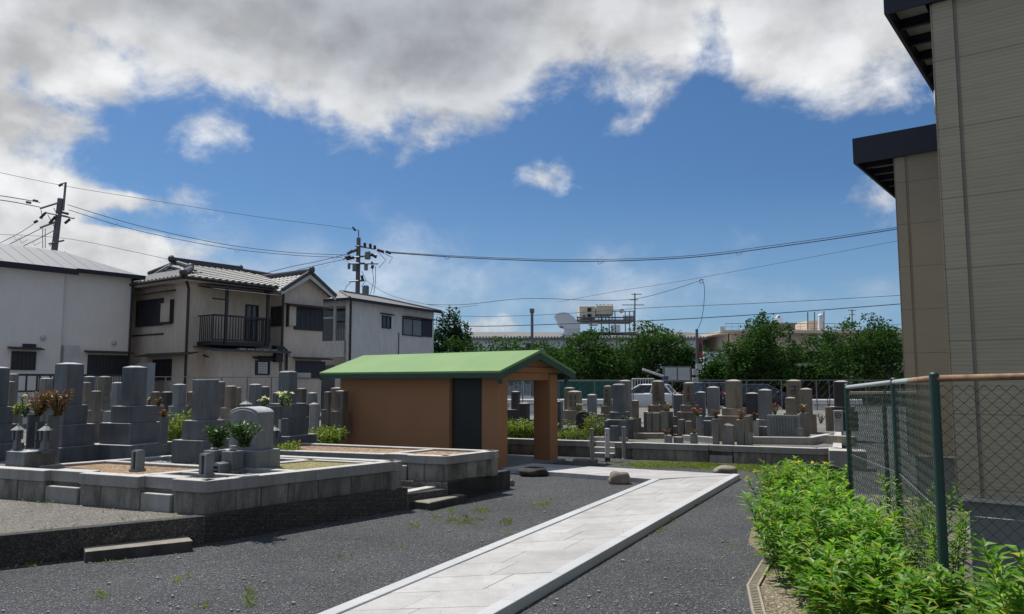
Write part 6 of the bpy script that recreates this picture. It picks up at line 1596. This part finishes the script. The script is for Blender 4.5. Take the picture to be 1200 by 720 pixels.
mb = MB(); q = [(x, z) for x, z in [(at(656.5, 382.5, YW + 2.85)[0], at(656.5, 382.5, YW)[2]), (at(662, 384, YW)[0], at(662, 383, YW)[2]), (at(661.5, 380, YW)[0], at(661, 380.5, YW)[2]), (at(656.8, 380, YW)[0], at(656.5, 380.5, YW)[2])]]
mb.ext(W, q, YW + 2.84, YW + 2.9); mb.build('duct_opening', M['steel'], t)
YT = YW + 4
mb = MB()
far_box(mb, 676, 744, 374.5, 376.5, YT, 5); far_box(mb, 676, 744, 371.5, 373, YT, .2); far_box(mb, 717, 744, 364.5, 365.3, YT, .2)
for px in (677, 693, 705, 714, 721, 733, 738, 743): far_box(mb, px - .6, px + .6, 365 if px > 718 else 371, 392, YT, .3)
for px in (677, 721, 738): far_box(mb, px - .5, px + .5, 366 if px > 700 else 372, 392, YT + 4.6, .3)
mb.build('platform', M['steel'], t)
for r_ in ((679, 698, 358.5, 374), (698.6, 719, 357.5, 369)):
    mb = MB(); far_box(mb, *r_, YT + .6, 3.2); tk = mb.build('rooftop_tank', M['tank'], t, bevel=.08)
    mb = MB()
    if r_[0] < 690:
        for w_ in ((688.5, 693, 361, 365.5), (688.5, 693, 368, 372), (683.5, 685.5, 369.5, 373.5)): far_box(mb, *w_, YT + .52, .1)
        mb.build('opening', M['ink'], tk)
    else:
        for px in (700, 704, 708, 713, 717): far_box(mb, px - 1, px + 1, 356.8, 358, YT + 1, 1)
        mb.build('fitting', M['steel'], tk)
mb = MB()
for px in (702, 706, 710, 714, 717.5): far_box(mb, px - .5, px + .5, 368.5, 375, YT + .8, .4)
mb.build('tank_leg', M['offwhite'], t)
mb = MB(); c = at(728, 364.5, YT); mb.sph((c[0], YT - .2, c[2]), .32, .18, .32, 12, 8); mb.build('round_fan', M['offwhite'], t, smooth=True)
for r_ in ((730, 742, 370, 376, YT + .5, 1.5), (718, 727, 381, 390, YT, 1.5), (691, 701, 379, 381.5, YT, 1)): mb = MB(); far_box(mb, *r_); mb.build('rooftop_unit', M['farwhite'], t)
# mast antenna on the roof
t2 = thing('roof_antenna', 'tall antenna mast with three crossbars right of the roof tanks', 'antenna', Fr(at(744, 385, YT + 1)[0], YT + 1, at(744, 388, YT + 1)[2], 0))
mb = MB(); mb.tube([at(744, 388, YT + 1), at(744, 344, YT + 1)], .09, 6); mb.build('mast', M['steel'], t2)
mb = MB()
for x0, x1, y in ((740, 752, 345), (738, 748, 351.5), (729, 755, 357.5)): mb.tube([at(x0, y, YT + 1), at(x1, y, YT + 1)], .06, 4)
mb.build('crossbar', M['steel'], t2)
# chimney stack
YH2 = 84; a = at(623.5, 395, YH2)
t2 = thing('chimney_stack', 'slim grey chimney pipe rising behind the green roof', 'chimney', Fr(a[0], YH2, 0, 0))
MB().tube([(a[0], YH2, 0), at(623.5, 366, YH2)], .16, 10).build('stack', M['steel'], t2)
b = at(623.5, 362, YH2); MB().lathe(a[0], YH2, [(.24, b[2] - .45), (.26, b[2] - .4), (.26, b[2])], 12).build('stack_cap', M['steel'], t2)
# beige building at right
YE = 86
t = thing('apartment_building', 'long beige flat roofed building with rooftop pipes behind the right trees', 'building', Fr(at(920, 400, YE)[0], YE, 0, 0))
mb = MB(); far_box(mb, 857, 1075, 390, 440, YE, 16, 0); mb.build('wall', M['beigewall'], t)
mb = MB(); far_box(mb, 846, 1080, 387, 390.5, YE - 1.2, 17.5); far_box(mb, 853, 1075, 390.6, 393, YE - .3, .28); mb.build('roof_slab', M['beigewall'], t)
mb = MB(); far_box(mb, 825, 860, 412.5, 440, YE - 2, 1.9, 0); mb.build('low_wing', M['farwhite'], t)
mb = MB(); far_box(mb, 853.5, 855, 391, 413, YE - .5, .15); far_box(mb, 925, 927, 390.6, 400, YE - .4, .15); mb.build('drainpipe', M['wood'], t)
mb = MB()
for px in range(850, 1010, 8): far_box(mb, px - .2, px + .2, 379.5, 387, YE + .2, .05)
far_box(mb, 850, 1008, 379.2, 379.8, YE + .2, .06); far_box(mb, 850, 1008, 383, 383.4, YE + .2, .06); mb.build('roof_railing', M['steel'], t)
mb = MB(); far_box(mb, 904, 932, 380.5, 387, YE + 2, 4); far_box(mb, 900, 934, 378.5, 380.4, YE + 1.6, 5); mb.build('penthouse', M['slate'], t)
mb = MB(); far_box(mb, 947, 966, 376, 387, YE + 1.5, 4); mb.build('stair_tower', M['beigewall'], t)
mb = MB(); mb.tube([at(961, 408, YE - .6), at(961, 385, YE - .6), at(961.5, 371, YE - .6)], .27, 8); mb.tube([at(954, 405, YE - .6), at(955, 395, YE - .6)], .3, 8); mb.sph(at(961.5, 370.5, YE - .6), .3, .3, .25)
mb.tube([at(914, 379, YE + 1.8), at(914, 374, YE + 1.8), at(910.5, 371, YE + 1.8)], .25, 8); mb.tube([at(846, 390, YE - .8), at(846, 383, YE - .8)], .35, 8); mb.build('vent_pipe', M['white'], t)
for px, y in ((946.5, 366), (954.5, 366), (965.5, 365), (998.5, 363)):
    mb = MB(); mb.tube([at(px, 387, YE + 1), at(px, y, YE + 1)], .07, 5)
    if px > 990:
        for x0, x1, y in ((994, 1003, 364), (995, 1002, 369)): mb.tube([at(x0, y, YE + 1), at(x1, y, YE + 1)], .05, 4)
    mb.build('aerial', M['steel'], t)
YL = 57
t = thing('low_building', 'low building with a bright white roof strip glimpsed between the right trees', 'building', Fr(at(990, 440, YL)[0], YL, 0, 0))
mb = MB(); far_box(mb, 938, 1048, 429, 445, YL + .3, 2, 0); mb.build('wall', M['wood'], t)
mb = MB(); far_box(mb, 935, 1051, 426, 428.9, YL, 2.6); mb.build('roof', M['white'], t)

# ---------------------------------------------------------------- trees
def tree(label, px, Y, ytop, wpx, seed, mat='leaf_tree', ybot=None, leaf=.25, n=5200, trunk=True, name='leafy_tree', lobes=16, flat=1.0):
    rr = random.Random(seed); s_ = Y / F
    x = at(px, 440, Y)[0]; zt = at(px, ytop, Y)[2]; zb = at(px, ybot or 462, Y)[2]; zb = max(.45, zb)
    t = thing(name, label, 'tree', Fr(x, Y, 0, 0), 'trees beyond the car park')
    rx = wpx * s_ / 2; rz = (zt - zb) / 2; zc = (zt + zb) / 2; ry = rx * .8
    ms, ml = MB(), MB()
    fork = Vector((x, Y, max(.6, zb + .15 * rz)))
    ms.tube([(x + rr.uniform(-.1, .1), Y, -.05), (x, Y, fork.z * .6), fork], [.2, .15, .12], 8)
    L_ = []
    for k in range(lobes):
        a = rr.uniform(0, 6.28); e = rr.uniform(-.75, 1); q = rr.uniform(.45, .86)
        ce = math.sqrt(max(0, 1 - e * e))
        r_ = rr.uniform(.26, .42)
        c = Vector((x + rx * q * ce * math.cos(a), Y + ry * q * ce * math.sin(a), zc + rz * q * e * flat))
        if c.z + r_ * rz > zt + .2: c.z = zt - r_ * rz * rr.uniform(.6, 1.1)
        L_.append((c, r_))
        ms.tube([fork, fork.lerp(c, .5) + Vector((0, 0, .15)), c], [.07, .04, .015], 5)
    for k in range(int(lobes * 1.6)):                       # small outer sprays break up the outline
        a = rr.uniform(0, 6.28); e = rr.uniform(-.3, 1); ce = math.sqrt(max(0, 1 - e * e)); q = rr.uniform(.95, 1.2)
        c = Vector((x + rx * q * ce * math.cos(a), Y + ry * q * ce * math.sin(a), zc + rz * q * e)); L_.append((c, rr.uniform(.1, .19)))
        ms.tube([fork.lerp(c, .45), c], [.03, .008], 4)
    L_.append((Vector((x, Y, zc)), .5)); L_.append((Vector((x + rr.uniform(-.3, .3) * rx, Y, zt - .3 * rz)), .34))
    tot = sum(r_ ** 2 for _, r_ in L_)
    for c, r_ in L_:
        m = int(1.15 * n * r_ ** 2 / tot)
        for i in range(m):
            d = Vector((rr.gauss(0, 1), rr.gauss(0, 1), rr.gauss(0, 1))).normalized(); q = rr.uniform(.55, 1.08) if rr.random() < .88 else rr.uniform(1.05, 1.35)
            p = c + Vector((d.x * rx * r_ * q * 1.25, d.y * ry * r_ * q * 1.25, d.z * rz * r_ * q * 1.15))
            if p.z < .3: continue
            ml.card(p, leaf * rr.uniform(.6, 1.3), rr)
    ms.build('trunk', M['bark'], t); ml.build('crown', M[mat], t)
tree('dark dense tree beside the right end of the grey house', 528, 55, 370, 50, 1, 'leaf_dark', n=5200, leaf=.24)
tree('low spreading tree behind the left half of the green shed roof', 585, 58, 400, 110, 2, n=6500)
tree('light green tree behind the middle of the shed roof, low and flat', 540, 52, 403, 70, 12, n=3000)
tree('bushy tree behind the shed gable, right of the chimney pipe', 640, 60, 404, 70, 3, n=4200)
tree('wide cherry tree in front of the roof duct and tanks', 700, 56, 393, 92, 4, n=6500)
tree('wide cherry tree under the antenna mast', 765, 57, 387, 110, 5, n=7500)
tree('tree just left of the red sign pole', 800, 55, 402, 44, 6, n=3200)
tree('low light tree between the sign pole and the beige building corner', 842, 58, 419, 40, 7, n=2000)
tree('tall round tree in front of the beige building, left of its roof pipes', 892, 56, 376, 78, 8, n=8000)
tree('broad tree under the beige building wall, lower than its neighbours', 945, 58, 398, 84, 9, n=6000)
tree('tall tree near the edge of the beige building wing', 1020, 54, 379, 96, 10, n=8200)
tree('dark tree filling the gap below the right tall tree', 985, 60, 392, 70, 11, 'leaf_dark', n=4200)
tree('dark undergrowth tree behind the white car', 735, 64, 410, 90, 13, 'leaf_dark', n=4200)
tree('dark undergrowth tree behind the panel sign', 670, 64, 412, 80, 14, 'leaf_dark', n=4000)
tree('dark undergrowth tree behind the two black cars', 880, 64, 412, 110, 15, 'leaf_dark', n=5000)
tree('dark undergrowth tree behind the thin fence at right', 1000, 66, 410, 130, 16, 'leaf_dark', n=5000)
def hedge(label, x0, x1, ytop, Y, seed):
    rr = random.Random(seed); a, b = at(x0, 440, Y)[0], at(x1, 440, Y)[0]; z = at(x0, ytop, Y)[2]; ml = MB()
    for i in range(int((b - a) * 420)):
        x = rr.uniform(a, b); hh = z * (.86 + .14 * math.sin(x * 1.7) * math.sin(x * .6 + 1)); ml.card((x, Y + rr.uniform(-.6, .6), hh * math.sqrt(rr.random())), .22, rr)
    t = thing('hedge', label, 'hedge', Fr((a + b) / 2, Y, 0, 0)); ml.build('foliage', M['leaf_dark'], t)
    mb = MB(); mb.box(W, a, b, Y - .3, Y + .3, 0, z * .7); mb.build('woody_core', M['bark'], t)
hedge('dark clipped hedge closing the car park behind the cars', 636, 1070, 434, 60, 3)

# ---------------------------------------------------------------- far fence, guard rails, net, panel sign, barrier
YF = 38.6
def fz(px, py): return at(px, py, YF)[2]
t = thing('wire_fence', 'thin galvanised fence running along the back of the right burial ground', 'fence', Fr(5, YF, 0, 0))
xa, xb = at(560, 445, YF)[0], at(1075, 445, YF)[0]
mb = MB(); mb.tube([(xa, YF, 1.70), (xb, YF, 1.70)], .024, 6); mb.tube([(xa, YF, .12), (xb, YF, .12)], .012, 4); mb.build('top_rail', M['steel'], t)
for px in (575, 612.5, 655, 697, 742, 788, 832, 875, 916, 957, 972, 1015, 1055):
    x = at(px, 460, YF)[0]; MB().tube([(x, YF, -.05), (x, YF, 1.72)], .026 if px != 972 else .018, 6).build('post', M['steel'], t)
mb = MB(); 
n = int((xb - xa) / .4)
for i in range(n):
    x = xa + i * .4
    mb.tube([(x, YF + .01, .12), (x + 1.58, YF + .01, 1.70)], .0014, 3, False); mb.tube([(x + 1.58, YF + .015, .12), (x, YF + .015, 1.70)], .0014, 3, False)
mb.build('mesh', M['steel'], t)
def guard(label, x0, x1, Y, z=.72):
    a, b = at(x0, 460, Y)[0], at(x1, 460, Y)[0]
    t = thing('guard_rail', label, 'guard rail', Fr((a + b) / 2, Y, 0, 0))
    mb = MB(); prof = [(0, z - .3), (-.05, z - .24), (0, z - .17), (0, z - .13), (-.05, z - .06), (0, z), (.02, z), (.02, z - .3)]
    mb.extx(Fr(0, Y, 0, 0), prof, a, b); mb.build('rail', M['white'], t)
    n = max(2, int((b - a) / 2))
    for i in range(n): x = a + .4 + (b - a - .8) * i / (n - 1); MB().tube([(x, Y + .07, 0), (x, Y + .07, z - .02)], .055, 8).build('post', M['white'], t)
guard('white steel guard rail seen behind the shed porch and tan gravestones', 590, 733, 41)
guard('white steel guard rail by the right green fence', 944, 1010, 40.5)
t = thing('net_screen', 'teal green mesh net stretched on a frame behind the tan gravestones', 'net', Fr(at(685, 450, 44)[0], 44, 0, 0))
mb = MB(); a, b = at(653, 450, 44)[0], at(735, 450, 44)[0]
for i in range(40): x = a + (b - a) * i / 40; mb.box(W, x, x + (b - a) / 40 - .012, 44 + .03 * math.sin(i * .9), 44.012 + .03 * math.sin(i * .9), .3, 1.62)
mb.build('net', M['net'], t)
mb = MB()
for px in (653, 680, 704, 735): x = at(px, 450, 44)[0]; mb.tube([(x, 44.06, 0), (x, 44.06, 1.7)], .03, 6)
mb.tube([(a, 44.06, 1.66), (b, 44.06, 1.66)], .025, 6); mb.build('frame', M['steel'], t)
t = thing('net_screen', 'grey blue mesh panels seen through the shed porch', 'net', Fr(at(613, 450, 43)[0], 43, 0, 0))
a, b = at(588, 450, 43)[0], at(634, 450, 43)[0]
mb = MB()
for i in range(30): x = a + (b - a) * i / 30; mb.box(W, x, x + (b - a) / 30 - .02, 43, 43.012, .9, 1.66)
mb.build('net', M['netgrey'], t)
MB().tube([(at(612.5, 450, 43)[0], 42.95, 0), (at(612.5, 450, 43)[0], 42.95, 1.72)], .05, 8).build('post', M['offwhite'], t)
YP = 49
t = thing('notice_board', 'blank two panel white board in a dark frame behind the white car', 'notice board', Fr(at(794, 440, YP)[0], YP, 0, 0))
a, b = at(777, 429.5, YP), at(810.5, 448, YP)
mb = MB(); mb.box(W, a[0], b[0], YP, YP + .12, b[2], a[2]); mb.build('frame', M['steel'], t)
for x0, x1 in ((779, 793), (794.5, 808.5)): p, q = at(x0, 431, YP), at(x1, 446.3, YP); MB().box(W, p[0], q[0], YP - .02, YP - .002, q[2], p[2]).build('panel', M['offwhite'], t)
for px in (780, 807.5): p = at(px, 440, YP); MB().box(W, p[0] - .05, p[0] + .05, YP + .02, YP + .11, 0, b[2] - .002).build('post', M['steel'], t)
YQ = 47.5
t = thing('barrier_gate', 'slanted white barrier arm with a small blue box at its low end', 'barrier', Fr(at(780, 445, YQ)[0], YQ, 0, 0))
mb = MB(); p, q = Vector(at(753, 433, YQ)), Vector(at(778, 441.5, YQ)); mb.tube([p, q], .09, 6); mb.build('arm', M['offwhite'], t)
p, q = at(777.5, 441, YQ - .2), at(783, 447, YQ - .2); MB().box(W, p[0], q[0], YQ - .3, YQ + .15, 0, p[2]).build('cabinet', M['bluebox'], t)
# low white railing left of the car
YR = 46.5
t = thing('pipe_railing', 'low white pipe railing standing behind the white car', 'railing', Fr(at(755, 445, YR)[0], YR, 0, 0))
mb = MB(); a, b = at(741, 444, YR), at(766, 444, YR)
mb.tube([a, b], .03, 6); mb.tube([(a[0], YR, 1.1), (b[0], YR, 1.1)], .025, 6)
for i in range(9): x = a[0] + (b[0] - a[0]) * i / 8; mb.tube([(x, YR, 0), (x, YR, a[2])], .035 if i in (0, 8) else .018, 5)
mb.build('railing', M['white'], t)

# ---------------------------------------------------------------- parked cars
def car(label, x, y, bearing, paint, Lc=4.0, Wc=1.7, Hc=1.5, kind='hatch'):
    """local frame: +y = heading, x = right"""
    fr = Fr(x, y, 0, bearing)
    t = thing('parked_car', label, 'car', fr, 'cars parked beyond the burial ground')
    l = Lc / 2; hw = Wc / 2
    body = [(-l + .05, .32), (-l, .55), (-l + .03, .95), (-l + .1, 1.0), (l - 1.05, .98), (l - .35, .84), (l - .06, .7), (l, .5), (l - .08, .28), (l - .5, .22), (-l + .5, .22)]
    mb = MB(); sec = (-hw, -hw * .97, hw * .97, hw)
    n = len(body); vs = []
    for k, xx in enumerate((-hw + .0, -hw + .07, hw - .07, hw)):
        sh = 1 if k in (1, 2) else .97
        vs += [fr(xx, yy * sh, .22 + (zz - .22) * (1 if k in (1, 2) else .93)) for yy, zz in body]
    fs = [tuple(range(n))[::-1], tuple(range(3 * n, 4 * n))]
    for k in range(3): fs += [(k * n + i, k * n + (i + 1) % n, (k + 1) * n + (i + 1) % n, (k + 1) * n + i) for i in range(n)]
    mb.add(vs, fs); mb.build('body', paint, t, bevel=.05, seg=2, smooth=True)
    rl = (-l + .22, -l + .62, l - 1.9, l - 1.0) if kind != 'sedan' else (-l + .6, -l + 1.15, l - 2.0, l - 1.15)
    if kind == 'van': rl = (-l + .08, -l + .3, l - 1.55, l - .75)
    ci = .17; zb = .96
    def cab(mb, e, z0, z1, f0=0.0, f1=1.0):
        vs = []
        for xx, zz, ya, yb in ((hw - .06 + e, z0, rl[0] - e, rl[3] + e), (hw - ci + e, z1, rl[1] - e, rl[2] + e)):
            vs += [fr(-xx, ya, zz), fr(xx, ya, zz), fr(xx, yb, zz), fr(-xx, yb, zz)]
        mb.add(vs, [(3, 2, 1, 0), (4, 5, 6, 7), (0, 1, 5, 4), (1, 2, 6, 5), (2, 3, 7, 6), (3, 0, 4, 7)])
    mb = MB(); cab(mb, -.012, zb - .02, Hc - .05); mb.build('window', M['glass'], t)
    mb = MB()                                           # roof skin and pillars in body colour
    mb.frus(fr, (-hw + ci - .01, hw - ci + .01, rl[1] - .03, rl[2] + .03), Hc - .055, (-hw + ci + .1, hw - ci - .1, rl[1] + .12, rl[2] - .12), Hc)
    def lerp3(a, b, u): return tuple(a[i] + (b[i] - a[i]) * u for i in range(3))
    for sx in (-1, 1):
        for (yb_, yt_) in ((rl[0], rl[1]), (rl[3], rl[2]), ((rl[0] * .55 + rl[3] * .45), (rl[1] * .52 + rl[2] * .48)), (rl[0] + .55 if kind != 'sedan' else rl[0] + .4, rl[1] + .3)):
            mb.tube([fr(sx * (hw - .06), yb_, zb - .01), fr(sx * (hw - ci), yt_, Hc - .04)], .045, 5)
    mb.build('roof', paint, t, smooth=False)
    for sx in (-1, 1):
        for yy in (-l + .78, l - .8):
            w = MB(); c = fr(sx * (hw - .1), yy, .31)
            def ring(r, x0, x1, mbb, n=20):
                vs = []
                for xx in (x0, x1): vs += [fr(xx, yy + r * math.cos(2 * math.pi * k / n), .31 + r * math.sin(2 * math.pi * k / n)) for k in range(n)]
                mbb.add(vs, [tuple(range(n)), tuple(range(2 * n - 1, n - 1, -1))] + [((k + 1) % n, k, n + k, n + (k + 1) % n) for k in range(n)])
            ring(.31, sx * (hw - .19), sx * (hw + .012), w); wo = w.build('wheel', M['tyre'], t)
            w = MB(); ring(.2, sx * (hw + .006), sx * (hw + .02), w); w.build('rim', M['alu'], wo)
        mb = MB(); mb.box(fr, sx * (hw - .2) - .13, sx * (hw - .2) + .13, -l - .01, -l + .12, .82, 1.02); mb.build('taillight', M['red'], t, bevel=.02)
        mb = MB(); mb.box(fr, sx * (hw - .27) - .16, sx * (hw - .27) + .16, l - .2, l - .03, .64, .76); mb.build('headlight', M['white'], t, bevel=.02)
        mb = MB(); mb.sph(fr(sx * (hw + .08), rl[3] - .35, 1.02), .1, .07, .07, 8, 6); mb.build('wing_mirror', paint, t, smooth=True)
    mb = MB(); mb.box(fr, -.24, .24, -l - .012, -l + .01, .62, .74); mb.build('number_plate', M['white'], t)
    for ya, yb in ((-l - .03, -l + .05), (l - .1, l + .02)): MB().box(fr, -hw + .12, hw - .12, ya, yb, .3, .46).build('bumper', paint, t, bevel=.03)
    return t
p = at(755, 460, 44); car('white hatchback parked with its tail towards the panel board', p[0], 44.2, -68, M['car_white'], 3.9, 1.68, 1.5)
p = at(843, 460, 46.5); car('black estate car with red tail light, left of the tall pale brown gravestone', p[0], 46.5, 62, M['car_black'], 4.4, 1.75, 1.6, 'van')
p = at(893, 460, 43.8); car('dark navy car with sloping windscreen, right of the tall pale brown gravestone', p[0], 43.8, 105, M['car_blue'], 4.3, 1.75, 1.5)
p = at(784, 464, 52);
